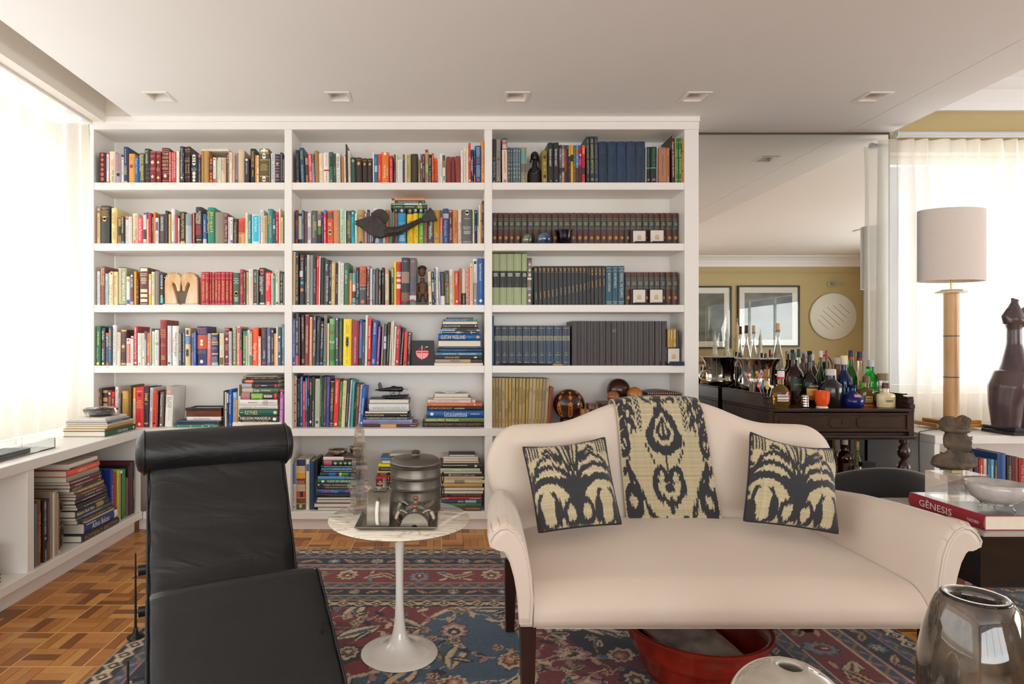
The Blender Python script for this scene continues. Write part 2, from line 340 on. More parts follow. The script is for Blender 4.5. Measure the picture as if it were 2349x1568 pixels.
# ---------------------------------------------------------------- built-in bookcase
SH = {'top': PZ(418, 3.795), 'second': PZ(557.7, 3.795), 'third': PZ(698.8, 3.795), 'fourth': PZ(838.2, 3.795), 'fifth': .6416, 'lower': .122}
bc = thing('bookcase', 'white built-in bookcase of three bays filling the back wall', 'bookcase', (-.3, 0, 0))
wl = WHITE(); YBK = .245
def fx(u): return (u-U0)*3.795/F
upx = [(-2.232, -2.208), (fx(652.5), fx(669.5)), (fx(1111.5), fx(1129)), (fx(1570.5), fx(1603))]
ZT = PZ(297, 3.795)
for i, (a, b) in enumerate(upx):
    m = MB().box((a, 0, .6416), (b, YBK, ZT+.0), bev=.002); m.build('upright', wl, bc)
    if i: MB().box((a, -.03, .0755), (b, YBK, .595), bev=.002).build('upright', wl, bc)
for i in range(3):
    a, b = upx[i][1]+.0005, upx[i+1][0]-.0005
    for s in ('top', 'second', 'third', 'fourth'): MB().box((a, .002, SH[s]-.046), (b, YBK, SH[s]), bev=.002).build('shelf', wl, bc)
    MB().box((max(a, -1.884), -.0295, .075), (b, YBK, .122), bev=.002).build('shelf', wl, bc)
    MB().box((a if i else -1.884, YBK, .1), (b, YBK+.012, .6)).box((a, YBK, .6), (b, YBK+.012, ZT)).build('back_panel', wl, bc)
MB().box((-1.884, -.03, .595), (upx[3][1], YBK, .6416), bev=.0025).build('ledge', wl, bc)
MB().box((-2.232, -.004, ZT), (upx[3][1]+.0, YBK, ZC-.03)).box((-2.232, -.018, ZC-.03), (upx[3][1], YBK, ZC)).build('top_fascia', wl, bc)
MB().box((-1.93, .016, 0), (upx[3][1]-.01, .05, .075)).build('kick_board', wl, bc)
MB().box((upx[3][1]-.004, .0, 0), (upx[3][1], YBK+.02, .6)).build('end_panel', wl, bc)
# ---------------------------------------------------------------- low unit under the left window, with its worktop
wt = tag(MB().box((-2.44, -4.6, .5925), (-1.8845, .24, .6405), bev=.0025).build('worktop', wl, None), 'long white worktop under the left window with books and ashtray', 'worktop')
lc = thing('low_cabinet', 'low white open cabinet under the left window, full of art books', 'cabinet', (-2.1, -2, 0))
XF = -1.885
MB().box((-2.44, -4.6, .084), (XF, -.031, .127), bev=.002).build('shelf', wl, lc)
for y in (-1.067, -2.4, -3.7): MB().box((-2.43, y, .127), (XF-.004, y+.047, .5925), bev=.002).build('divider', wl, lc)
MB().box((-2.44, -4.6, .127), (-2.428, -.031, .5925)).box((-2.428, -.043, .127), (XF-.012, -.031, .5925)).build('back_panel', wl, lc)
MB().box((-1.95, -4.6, 0), (-1.936, -.031, .084)).build('kick_board', wl, lc)
# ---- book tables: every line is one book: left right top colour lettering-colour lean | what is printed on the spine
BOOK_ROWS = []
def ROW(bay, shelf, x0, y0, s, base, text): BOOK_ROWS.append((bay, shelf, x0, y0, s, base, text))
ROW('left', 'top', 210, 320, 10.213, 997, """
170 335 305 352430 e0563a 0|o 8 24 40 56 72 88
337 405 315 d94038 777777 0|p 4 96 c=e6e2e2;l 12 60
410 553 278 e6d6be e8854a 0|u 25 58:O TAMBOR;u 60 97 c=6b5a40:Gunter Grass
567 695 340 a59ba8 c03a48 0|d 2 60:DINOSAUR FEATHER;o 72 c=2a2a2a
697 745 405 e9e5e0 d06060 0|o 8;l 20 70 c=999999
748 850 170 25426b e6cf6a 0|l 6 46 c=b3a45a;d 52 78:CONVERGE;p 96 99
855 1003 330 e6a04c b23a40 0|o 43;l 12 22 c=c08a40
1010 1103 405 2a6aae a8d0ee 0|d 8 65:Roger's Version
1115 1233 318 67625c f2ee40 0|d 6 92 x=66:ELENA FERRANTE;l 8 62 x=25 c=dddddd
1236 1365 212 363937 d8d8c8 0|d 6 44:la commedia;b 60 72 86 c=8a8460
1368 1498 268 8a2c3e e8cf96 0|b 3;h 14 20:AGOSTO/BOX;o 36 81;h 52 60:O NOME/DA ROSA
1508 1620 270 862a3c e8cf96 0|b 3;h 14 20:AGOSTO/BOX;o 36 84;h 50 64:A/FESTA/DO
1628 1808 190 651c28 e6cda0 0|b 5 10 68 73 93 98;h 12 64:THE/AUTHOR'S/COLLECTED/GREAT/WORKS;o 80
1815 1868 288 c73c40 f0e6e0 0|d 4 96:LOLITA ESTUPENDA
1869 1917 290 c4383d f0e6e0 0|d 4 90:LOLITA VENHO DO BURACO
1918 1978 290 c73f42 f0e6e0 0|d 4 84:LOLITA CONTO DE EVA
1980 2055 275 ece5dc c8b090 0|l 20 50
2070 2165 160 20354e d8c888 0|l 5 18;b 20 24 76 80 92;d 28 74:Os Mais Shakespeares;o 86
2170 2240 165 47272a c8b090 0|b 14 32 50 72 84;h 3 12:A;h 34 44:O;l 52 72
2245 2310 165 47272a c8b090 0|b 14 32 50 72 84;h 3 12:A;h 34 44:O;l 52 72
""")
ROW('left', 'top', 430, 320, 10.213, 1004, """
80 235 340 1d3350 dcd8b4 0|o 8 16 26 34 68 80 92;h 46 60:The/Illustrated/Charlotte/Bronte
250 310 350 382c34 c9b6bc 0|s 0 11 c=d0566c;d 18 98:A WINTER'S MOOSE
318 385 283 ad8446 6b5030 0|
387 500 270 b88e50 6b5030 0|
505 605 412 88282e c88a60 0|o 12 24 66 78 92;p 28 54 c=2a2020;hl 32 50
607 665 425 ece5de 888888 0|s 84 100 c=e05038;o 8 c=d04030;l 35 80
672 720 465 aec97c f0f0d0 0|l 5 90
722 778 420 e6e6e4 666666 0|l 5 90
780 895 428 e2c7a0 c96a4a 0|u 4 66 x=66:THE INFORMATION TECHNIQUES;u 4 50 x=30 c=7a6a50:NEW SECURITY
902 965 318 35383c 4aa0c0 0|u 40 98:A.S. Byatt & Possession;u 4 34 c=d8d8d0:A.S. Byatt
966 990 250 c6a272 b09060 0|
992 1046 305 ead8c4 8a5a4a 0|l 5 34;l 55 72 c=d08060
1047 1103 340 debb9a 7a6858 0|u 3 52:PICCADILLY
1112 1170 310 988c9e 665a70 0|l 10 70;s 88 100 c=6a6078
1175 1320 235 d6bd9c c0a888 0|
1325 1440 435 363838 d8d8d8 0|o 7;d 18 64:SECRETS THE WINDOW
1460 1585 205 2c282e d8b050 0|p 6 54 c=3a3024;d 7 54:THE FATHER'S CASE;l 62 82 c=d8c040
1587 1615 365 ee8020 ffe0c0 0|l 12 80
1617 1665 365 ead8ae 4a4030 0|u 6 45:Quincas;o 70
1675 1905 210 655a38 e0c878 0|p 3 9 c=e2e2da;b 12 13 32 33 80 81 98;o 5 18 24 86 92 c=f0f0ea;h 44 64:JANE/AUSTEN/SEVEN/NOVELS
1908 1946 430 42403a d8d8d4 0|l 4 96
1950 2050 315 d2d2d4 8a8a90 0|l 4 28;l 36 92
2052 2165 345 3a384a cfc8b8 0|b 10 20 30 40 50 60 70 80 90;o 34 c=f0a030;o 76 c=e06070
2168 2225 300 352e32 b0a8a0 0|l 5 92
2228 2265 440 333333 e0e0e0 0|l 5 90
""")
ROW('left', 'second', 210, 460, 10.213, 995, """
125 200 185 d2b288 9a7a54 0|p 6 13 c=7a6064;d 24 84:The Architect of Ideas
205 412 118 3b3b39 e0b95a 0|p 6 29;p 7 28 c=3b3b39;h 8 27:The/Raj Quartet/PAUL/SCOTT;o 33 37
450 583 170 e6d090 a8843c 0|d 13 48 x=66:INVERNO;d 15 44 x=28:EM MADRI;d 56 88:C.J. SANSOM
625 692 370 b08a5a 3a2e22 0|o 6;s 36 70 c=4a3826;l 40 95 c=2a2018
697 765 372 37352f e0e0da 0|d 3 62:Kingsbridge Notre Egypte;s 92 98 c=4aa0c8
768 870 372 dcd5d0 b0a8a0 0|o 7 c=dc5050;l 34 90
885 940 376 e4e2e0 999999 0|l 5 92
945 1075 300 e8d5b4 e0763a 0|u 6 46:amores em fuga;u 50 88 c=7a6048:Lobato;o 94
1090 1205 395 e0556c f0e0d8 0|d 6 88:Ana Sa de Tierra Lana
1210 1282 288 e4e0dc d89090 0|s 0 4 c=3a3234;o 6 c=e06060;d 18 46:prague;s 54 86 c=4a4846;o 97
1284 1326 265 d6cfa8 8a8060 0|s 0 22 c=2a62b0
1330 1398 288 cf3038 7a1c20 0|b 8 90;d 16 80:A LONG DATE TALE OF MURDER
1402 1446 375 6a6468 e0e0e0 0|d 3 54:Chronicles of Avenues
1452 1488 265 dd8840 b0602a 0|
1495 1565 405 e2e0e2 6a5070 0|p 16 50 c=7a5a86;u 60 92 c=6a6a70:LES PARIS
1575 1715 312 4a4949 e4e4e4 0|d 8 58:ORHAN PAMUK;d 60 92 c=a8585a:CEVDET BEY
1722 1778 233 383d42 999999 0|
1795 1846 305 c47448 e8d880 0|p 3 97 c=e6cf70;l 10 92 c=8a7a40
1850 1940 185 dddbd7 9a9a98 0|l 32 64;p 94 98 c=aaaaaa
1945 2025 340 a8433e 8a302e 0|
2026 2052 408 e6e2e0 d09090 0|s 50 96 c=e0b0a8
2058 2190 260 2e2e2e ddb866 0|u 4 84:Siddartha LeMort Helian;p 92 99
2200 2345 308 a9b0b4 808890 0|s 0 40 c=8a949a;l 52 58
""")
ROW('left', 'second', 430, 460, 10.213, 1003, """
120 175 285 8c3030 e8d0b0 0|l 2 98 
190 340 150 36343a e8dcc0 0|d 12 46 x=65:NORMAN;d 18 46 x=25:MAILER;d 50 76 x=65 c=e04838:ANCIENT;d 50 76 x=25 c=e04838:EVENINGS;p 89 91 c=e8d090
348 438 308 38659c e0e8f0 0|d 22 60 x=60:amin maalouf;s 84 100 c=c8c8c6;l 10 70 x=30 c=6a8ab8
460 625 155 2b8a6c ecb650 0|d 14 68 x=66:Brazil;d 12 72 x=18:Ernest Hanbury
640 862 272 8b8271 7a7260 0|
868 942 295 74323a ecd8cc 0|b 4 9 24 30 88 92;u 40 80:A ninja religiao
952 1008 388 d9d7cf 8a8a84 0|l 15 90
1010 1062 392 dedee0 666666 0|o 12;l 24 70;s 87 98 c=6a70b4
1075 1172 420 34373a c9b070 0|d 16 96:O Aconcagua Adventure
1185 1350 410 e2543c 6a2c22 0|s 56 100 c=e0a468;d 14 62 x=66:THE GIRL WHO;d 14 66 x=30:PLAYED WITH FIRE;d 72 98 x=30:LARSSON
1355 1418 288 ead9be e0a050 0|u 6 50:Paris y Verano
1420 1498 326 1f8b8e e8eef0 0|o 7 c=d05050;d 22 84:Diamond Ladies
1507 1690 330 e2e6ea e8f4f8 0|p 3 97 c=20bfdc;d 10 60 x=58:Bad Oye Protagonist;p 93 97 c=c8e8f0
1700 1785 212 dddddd 8a8a8a 0|l 6 66
1787 1872 352 c7a878 8a7048 0|l 8 50;l 52 95
1880 2000 195 2e8d95 d8c030 0|d 6 44 x=26:fernanda;d 20 84 x=66:torres e nova york
1993 2058 310 3b5468 dfe4ea 0|d 18 35:Paul Auster;p 38 51 c=d8d4e6;d 54 68:The stories
2062 2142 268 b02f3e e8c890 0|b 5 20;d 30 90:Auden Selected Letters
2147 2178 180 ead9b8 b09870 0|
2180 2238 392 e0c49c 8a6a4a 0|u 18 96:L'HERITAGE DES CELTES
2240 2265 350 5a5640 333333 0|
""")
ROW('left', 'third', 210, 600, 10.213, 998, """
135 203 228 d3cdc8 8a7a78 0|u 10 96:Trois Coeurs Poudre
215 318 110 8b5340 e8c48a 0|d 5 50 x=66:BAD HERMES;l 6 48 x=22
322 390 278 a8cad4 c09090 0|o 5;d 24 96 c=4a7a92:Edney Silvestre
393 436 255 e8cfae 8a6a50 0|d 38 68:Saints Among
438 508 232 ead0ac b08a60 0|o 6 c=4a4a3a;u 36 96:TRAVEL
512 603 232 ecd3a2 9a7a50 0|d 12 40:Ignez;u 45 76 x=45:ORLANDO
610 800 125 aeb08f f0efe0 0|s 0 2 c=2a2a26;d 13 90 x=66:TOM WOLFE;l 5 92 x=48 c=5a5a40;s 98 100 c=3a3a34
803 885 345 e4e0dc d07a48 0|p 8 18 c=dda070;p 82 96 c=4a58a8
890 982 280 4b4b50 e8e8e8 0|o 7;d 15 44:LORD MORD;d 50 86 c=c04848:VIKTOR ARNAR;p 89 99 c=b0b0b0
990 1040 228 f0a030 c07820 0|
1042 1090 400 5a4028 e0a040 0|o 30 50 70
1115 1320 135 6a3431 ecdfc0 0|p 2 10;h 14 24:JOHN/STEINBECK;hl 26 44;p 58 66;p 71 79;p 84 92;h 94 99:Amazon
1335 1385 285 f0c030 b09020 0|s 20 64 c=ece0c8;l 22 60 c=b0a080
1388 1465 235 e8e0d0 5aa0c0 0|d 6 40:GEORGES SIMENON;d 44 74 c=e06848:LE TESTAMENT
1490 1590 220 837a68 6a6250 0|
1605 1690 285 2c3750 e0e0e4 0|d 5 40:ELIF SHAFAK;o 46 c=e8a080;o 72 c=e0b060;p 76 94 c=58c0c8
""")
ROW('left', 'third', 430, 600, 10.213, 1005, """
305 420 240 b5283a e8b46a 0|b 5 19 96;hl 9 17;d 28 86:UM PASSAROLO MISTICO;
422 502 238 ad2538 e8b46a 0|b 5 19 96;d 32 82:SOB DUPLA GUERRA
504 552 240 b02538 e8b46a 0|b 5 19 96;d 38 86:NA NOITE
565 622 252 ad2538 e8b46a 0|b 5 19 96;d 26 84:COMO SENHOR
628 705 238 b3283a e8b46a 0|b 5 19 96;d 26 86:MORTE ABREU
708 782 236 ad2538 e8b46a 0|b 5 19 96;d 28 86:O VERMELHO E LEVE
788 885 238 b3283a e8b46a 0|b 5 19 96;d 28 86:NUM PORTUGUES
888 968 240 ad2538 e8b46a 0|b 5 19 96;d 28 86:SOL POR GUEIRA
970 1048 240 b3283a e8b46a 0|b 5 19 96;d 28 86:COMISSARIO LINS
1065 1222 262 445c4e e8e8e0 0|hl 15 20;h 21 34:CIEN ANOS/DE/SOLEDAD;o 62 65 c=d8b830;hl 75 90
1225 1312 180 a82a40 e8a860 0|b 5 18 96;d 46 70:MAYOR
1314 1366 240 4a3a40 d8b840 0|l 4 14 c=dddddd;l 16 50;s 56 86 c=7a4040;o 95 c=dddddd
1370 1432 245 d3c0a0 8a7a60 0|d 4 68:O PRISIONEIRO
1435 1538 175 dfd9cc b0aaa0 0|l 4 12;l 20 80
1545 1620 180 35383a e0e0e0 0|d 6 38:ISABEL ALLENDE;d 42 90 c=e08850:INES DE MINHA ALMA;p 95 99
1622 1660 190 6a7068 a8a880 0|l 4 66
1668 1810 140 3e3c3c e8e4d8 0|o 8 14 c=e07040;d 24 72 x=60:Sombras en el tiempo;d 22 64 x=28:JORDI SIERRA I FABRA;p 94 98
1815 1958 248 ea3438 f0f0f0 0|d 4 56 x=42:Antonio Munoz Molina;d 4 40 x=74 c=f0e0c0:El jinete polaco;o 95 c=f0c0b0
1960 2000 275 e4e4e2 8a8a8a 0|l 6 94
2003 2048 315 2d8e74 c0e0d0 0|s 4 10 c=e0b050;l 20 96
2055 2155 190 d8d3c2 6a6a60 0|d 3 36:eduardo pitta;o 95
2160 2235 238 3b3d40 d0d0c8 0|d 6 26:Saul Tavares;o 36 c=c0b050;d 44 86:Marcelino o Eterno;p 95 99
2238 2265 280 5a5a68 d0d0d8 0|l 5 95
""")
ROW('left', 'fourth', 205, 725, 9.996, 1118, """
155 260 228 286a4c dcd440 -5|d 14 48 x=55:ISLAND STRANGERS;d 56 82 x=42 c=a8b050:Robert Wilson;o 95
265 355 270 3e4144 e4e4e4 -4|d 8 32:Lara Avelar;d 40 55 c=d04048:Deus na;d 56 86:Sua Grande Dama;o 95
360 440 380 48566a e6e6e6 -3|s 0 9 c=f06030;d 11 42:@POLITICS;s 92 100 c=f06030
442 515 255 405468 e0c060 -2|d 5 50:THE WORLD MYSTERIES;o 55 c=e09080;d 59 90 c=48a8d8:CRISTINA PERI;
520 615 202 dededa 9a9a94 -6|d 6 94:JOHN GRISHAM AND TESTAMENT
632 712 370 e6d0c0 8a7468 -10|d 4 56:Nick Farrel and Mary
715 838 310 584238 d8b27a -10|s 0 5 c=d8b070;p 8 88 c=6a4c48;p 12 38 c=584238;o 47;p 62 86 c=4a3a34;s 93 98 c=d8b070
848 948 505 e8e4de e05858 0|o 8;p 20 90 c=e2605c;l 24 88 c=f0d0c8
950 1002 455 e6e0da d84040 0|p 4 10;l 40 90 c=aaaaaa
1003 1092 232 b94048 f2e4e0 0|d 20 84:Estudos de Historia do Cabo Verde;l 3 18;o 93
1098 1190 388 e2e0d8 9a9a90 0|d 6 38:Jean Racine;l 44 70 c=d8c080;o 95
1195 1258 388 e6e2d6 a8a090 0|l 5 55;o 76
1260 1305 345 9a9c9c d8d8d8 0|s 0 24 c=5a5e62;l 30 90
1310 1385 380 ee6c34 fadcc8 0|d 32 70:Relato de Prisioneiro;o 96
1387 1425 280 9aa0a4 d8c840 0|s 38 56 c=b0a840;l 5 90
1430 1490 345 dfe4d0 90b090 0|l 10 94
1495 1590 315 e2e0de 9a9a9a 0|p 34 43 c=b4a4a8;l 8 30;l 46 84
1592 1616 420 48342c 888888 0|
1618 1765 85 8c2f30 e6a868 0|s 0 4 c=a04038;h 20 40:HISTORY/OF THE/PRESS/OFFICE;h 51 58:BY/WILSON;hl 78 88
1778 1868 218 dddde0 c8a0a0 0|l 18 74;o 94 c=444444
1888 2035 220 e2e2e0 5a5a58 0|d 18 78 x=66:Henry Kissinger;d 30 66 x=22 c=d07878:Sobre a China
2037 2105 392 5b6668 d8c860 0|d 2 56:DEMOCRACY;l 60 86 c=dddddd
2130 2190 330 48506a b0b8d0 0|l 8 90
2195 2310 270 e2c68c 4a4a6a 0|o 8 14;s 22 43 c=3a78b8;h 24 42 c=f0f0f4:Michael/H. Hart/The/100;o 60 66 72
""")
ROW('left', 'fourth', 430, 725, 9.996, 1120, """
80 140 392 8090b4 c05060 0|o 7;s 12 58 c=5a6a98;u 50 92:The Trouble with Africa
143 195 342 2456a8 a8c8e8 0|l 5 90
200 440 230 302c64 d89078 0|h 3 19:Historia/da Musica/Ocidental;s 22 58 c=c8532e;o 38 46 c=e8d8c0;h 60 70:Donald J. Grout/Claude V. Palisca;o 90 c=f0e0d0
442 545 392 d8747a e8e4e0 -6|s 0 22 c=9a8c98;d 2 48:PHILIP BOULD;u 50 78 c=f0a060:rossinante
552 698 390 3b3566 ecd8a0 0|s 0 4 c=e0d040;h 12 24:SEX/ROMA;s 26 30 c=d8b880;s 33 35 c=e8c890;h 44 50 c=d0c8d8:PETER/FRANKOPAN;s 62 66 c=d8b880;h 72 88 c=e0dcd8:A NEW/HISTORY/OF THE/WORLD;s 90 100 c=a8c0c0
718 830 390 e2dfc4 d8c070 0|d 4 42:PARSIFAL;l 50 70 c=a0a088;p 75 98 c=7a6c3c
842 948 265 7c2638 e6c58e 0|b 3 5 95;h 12 18:HERMAN/HESSE;o 30 77;h 43 60:O LIVRO/DAS/FABULAS/DE/NOEL
950 1012 345 bfc8da 9098b0 0|l 5 90
1020 1125 235 8a8468 ecebe0 0|d 6 58:LUNES EN GRAND TOUR;s 0 8 c=a8b088;l 62 88;o 93 c=e0c060
1132 1200 235 ee9078 f4ddd0 -4|s 0 20 c=e8e2de;p 3 18 c=c05050;d 22 60:Maravilhas;l 70 88;o 92
1205 1240 280 4a484c e04868 0|o 18;l 32 52 c=dddddd;s 57 100 c=e04880
1262 1335 338 279262 d8e060 -6|d 12 78:LA ROUTE DE LA SOIE;o 90
1340 1366 340 e8d8d0 c07070 0|s 0 14 c=3a6a80;l 20 90
1370 1418 310 e4e0e0 c09898 0|l 10 96
1422 1475 345 cfd4b8 b04848 0|s 0 2 c=2e8a70;o 5;l 10 60;s 70 100 c=3a9078
1480 1620 260 f55c26 ffd8c0 0|d 42 86:Rutger Bregman
1628 1680 465 e2deda b04050 0|o 5;l 36 90 c=aaaaaa
1685 1805 258 45454a d8d4d4 0|d 5 30 c=b04050:Alejandro;d 36 60 c=b04050:as ultimas;u 60 82:Alexandre;p 90 96 c=b04050
1812 1905 262 6a6890 f0f0f4 0|u 22 92:Scandinavian politics today
1915 1975 280 3e4248 d8d8d8 0|o 8;l 25 55;u 70 90:Francis Bacon
1980 2030 395 f0a040 f8e0c0 0|l 10 90
2035 2070 245 ece4d4 a89880 0|
2075 2150 262 485a6c e8e8ee 0|o 25 76;d 38 64:Scandinavia
2155 2213 182 5a8090 c8e0e4 0|d 8 56:VISITE UNIVERSITAIRE;o 92
""")
ROW('left', 'fifth', 205, 850, 9.996, 1235, """
118 185 480 f0781e 8a3a10 0|o 8 c=f8e0c8;l 14 90
190 282 403 4a4140 c8b8a8 0|o 20 c=e05038;u 28 90 x=35:Toscana;u 28 90 x=72:Italia
288 405 450 35332f c9a868 0|s 0 7 c=c8a060;s 7 18 c=24302f;s 20 31 c=b8975a;s 36 48 c=b8975a;s 60 70 c=b8975a
412 502 448 7d3038 e8a040 -2|o 9 c=e8d8d8;u 18 75:Camus Sartre Poesia
508 572 480 cf333c 4a2024 0|p 15 36 c=3a2a2c;hl 18 34 c=ddcccc
583 658 368 ece4e2 c04850 -5|u 6 94:SEGUNDO LIVRO POPULAR
660 720 535 6e6b66 d8d8d4 -5|d 14 96:Documents 1945
735 880 465 d0a552 b0803a -8|d 22 84 x=66:A DISTANT MIRROR;d 22 84 x=30:BARBARA TUCHMAN
915 955 335 7a5c34 2a2418 -10|s 0 4 c=3a5a3a;l 6 96
1005 1060 388 ead2bc 9a8070 -8|s 0 28 c=f09a38;l 34 94
1068 1250 375 d8282f e8c060 -8|h 9 12 c=f4e0d8:SPENCE;o 20 c=702020;h 32 54:THE/SEARCH/FOR/MODERN/CHINA;o 93 c=f4e0d8
1255 1370 372 302f33 c0985a -12|p 16 34;p 18 32 c=302f33;o 22 28;hl 40 45;p 89 93
1382 1448 392 dcdfe4 58595c -18|u 4 50:Understanding the Federal;l 60 96
1452 1562 462 f04a2e 4a2018 -22|d 5 48:RED STAR OVER CHINA;d 52 84:EDGAR SNOW;o 90
1565 1588 470 3a3634 d0d0d0 -22|l 10 96
1608 1695 488 7a6a60 e8e0d8 -25|d 8 40:Mil novecentos;l 42 72;o 94
1755 1925 370 ece8e2 a09890 -40|s 0 21 c=b8a4a0;o 12 c=e0b060;d 25 54 x=64:BLAIR;d 25 52 x=25:EFFECT;d 58 84 x=55 c=c0b8b4:ANTHONY SELDON
""")
ROW('left', 'fifth', 430, 850, 9.996, 1215, """
822 858 460 302e2c a8a8a8 0|l 40 70
860 892 490 e0d8c8 302c2a 0|s 50 52 c=302c2a
895 942 500 322f30 e8e4dc -4|p 2 30 c=d8d4cc;l 40 56 c=40a0a8;p 75 96 c=4a4a4c
948 1012 432 1259c8 f0f2f8 -6|d 14 66:Swedish Grammar;p 90 96 c=4a80d8
1030 1118 500 9cd0e6 b04058 -8|d 14 92 x=64:ALMOST NEARLY PERFECT;l 10 86 x=28 c=3a78a0
1120 1146 640 f0a838 905a18 -10|s -30 4 c=3a50a8;l 15 90
1150 1178 330 e0d2c2 a89880 -4|
1180 1215 578 e0dede c09090 -8|l 20 80
2115 2207 430 b85cb0 f0dcf0 -20|s 5 12 c=3a2a2a;o 9 c=f0b060;u 24 96:INTERNATIONAL RELATIONS
""")
ROW('middle', 'top', 662, 315, 10.213, 1065, """
155 240 288 2d2e30 6a6a6c 12|d 12 52:Marcos Tavares;l 58 84;o 95 c=a86040
240 345 237 28506a a8b868 35|d 8 34:MARGARET;d 48 98 c=b8c8d0:THE AMBIGUOUS PALACE OF
370 450 398 493a3e e8c060 25|p 12 36 c=b0a0a0;d 14 35 c=5a4a4a:VOLVER;d 72 99:VERSAILLES
452 533 385 ee5540 fae6e0 25|u 4 42:O Dono do Mar;u 62 90:jose sarney
537 586 380 8c9cc8 e8e8f0 22|s 3 32 c=2a3040;u 4 30:Jose Sarney;u 38 72 c=4a5a8a:Master of the Sea
593 690 307 a37c45 8a6838 20|
690 815 370 eddcc6 eaa050 12|u 4 50 x=64:DOMINGO;u 12 42 x=26 c=eabf90:ROMEO;u 55 95 x=64 c=c8b868:Vice Osso;u 60 90 x=26 c=c8b868:verdade
818 940 362 e6e2de b08890 10|l 4 46;s 56 61 c=b8282e;l 64 96 c=c05060
942 1040 340 3e7350 1e3a28 8|b 4 16;o 20 28 36 44;o 94 c=8aa870
1045 1098 380 40444a 8ab0b8 10|d 46 74:MANAUS
1102 1205 375 e8dfcc 3a3a3a 10|d 12 50:PEDRO NAVA;d 56 99 c=58b0c0:BAU DE OSSOS
1225 1288 452 b57c40 9a6430 8|
1290 1330 380 e6d4cc a07878 14|o 6 c=5a4a6a;l 24 80
1332 1362 158 302a2c 6a6468 28|
1372 1440 310 dcd4bc a87868 14|l 6 30;l 38 80
1442 1570 466 24433a 9ab098 12|o 14;l 20 95 c=5a7058
1575 1705 472 3a2a22 c8984a 12|s 0 4 c=6a3a20;h 7 12:MARIO;o 24
1718 1835 485 3a2a24 c8984a 10|s 0 4 c=6a3a20;h 7 13:MARIO;o 24
1838 1960 485 3a2c26 c8984a 6|s 0 4 c=6a4028;h 7 13:MARIO;o 24
1970 2000 340 dfe4ea 8a9ab0 8|l 20 95
2008 2083 400 1b7294 a8d8e8 8|d 14 36 c=70a0b0:Rubem A;p 40 62 c=9ac8d8;
2088 2168 390 e3453a f4d8d0 4|d 12 38 c=a04858:BERNARDO;u 40 86:BALTAZAR PACHECO BORGES
2170 2345 345 de782c f6dcb8 4|u 42 84 x=40:Machado de Assis;u 50 76 x=78:Dom Casmurro;o 5
""")
ROW('middle', 'top', 885, 315, 10.213, 1075, """
80 165 422 cf2848 f0b8c0 5|u 12 40:LYA LUFT;d 46 94:O SILENCIO DO REI
186 225 402 33302c b8b0a0 5|l 2 28 c=a8a040;l 58 98
226 278 402 dccdb0 9a8a70 2|l 30 90
280 340 520 e4e2e0 c0bab4 2|l 10 95
342 395 512 dfe0e2 8898a8 2|l 10 95
398 440 402 3a3d3e d0c860 2|d 4 22:D. Murat;l 60 84 c=803038
442 490 400 e9dccc c09078 2|l 6 95
492 585 400 b4a866 7a6c34 0|h 4 13:THE/SEVEN/DIALS;d 36 80:Uma Guerra Total
587 750 380 3f362d 564a3e 5|
757 810 530 7a7556 d8d8c0 5|l 60 96
815 850 395 9a3850 d8b8a0 10|s 30 50 c=d8b870;o 64 c=e05870;l 70 95
855 912 395 2f2729 c8b8b8 5|d 6 34:VARGAS LLOSA;d 42 84:ELOGIO DA MADRASTA
912 1000 280 c09064 4a3a30 2|o 5;s 45 69 c=98b87c;l 72 96
1003 1072 400 2d2226 d0c8cc 4|d 13 42:Maldar;p 48 53 c=6a5a64;d 58 99:Poemas de Kay
1073 1128 378 aa4034 e6c08a 6|d 6 92:MARCOS TUMIN O ULTIMO
1122 1210 485 f06426 5a2010 6|l 12 40;d 42 88:NARRA TOMO;o 95
1215 1232 345 d8d4d0 b0aca8 8|
1235 1265 505 dedcda a8a8a8 6|l 10 95
1267 1320 380 e4e2de d88888 6|u 28 48:Filipe;l 50 80 c=6a6a6a
1327 1390 380 d8d8d0 3a3a3a 8|s 5 24 c=4a4e50;s 24 48 c=8a7a58;o 80 88;l 78 96
1412 1518 452 83332c 6a2420 8|
1526 1622 452 80302a 6a2420 8|
1632 1745 440 8c3a30 6a2420 12|
1755 1805 305 e6e3df b8a8a4 5|l 6 28;l 48 70 c=d89090
1812 1905 250 e4d8be 9a8e78 6|l 10 96
1907 1932 250 efe9dc 8a6a58 4|
1940 1990 127 d93f35 f4e8e4 4|d 36 48:Plauf;l 46 60 c=8a2020;p 92 96
1996 2062 280 20346e d8e0ec 2|d 22 78 x=60:Lembrar Argonauta;l 30 66 x=22;b 96
2068 2086 295 2e7a4c 7a4a3a 4|s 30 76 c=5a3040;s 76 100 c=e0a860
2088 2235 195 20558c a8c8e0 6|hl 3 30;hl 32 48 c=c06058;hl 52 84;o 92 c=c04848
2240 2310 65 dd8a30 f4dcb0 5|s 24 60 c=c87024;u 24 64:CANTOS OUTONAIS;l 78 90
""")
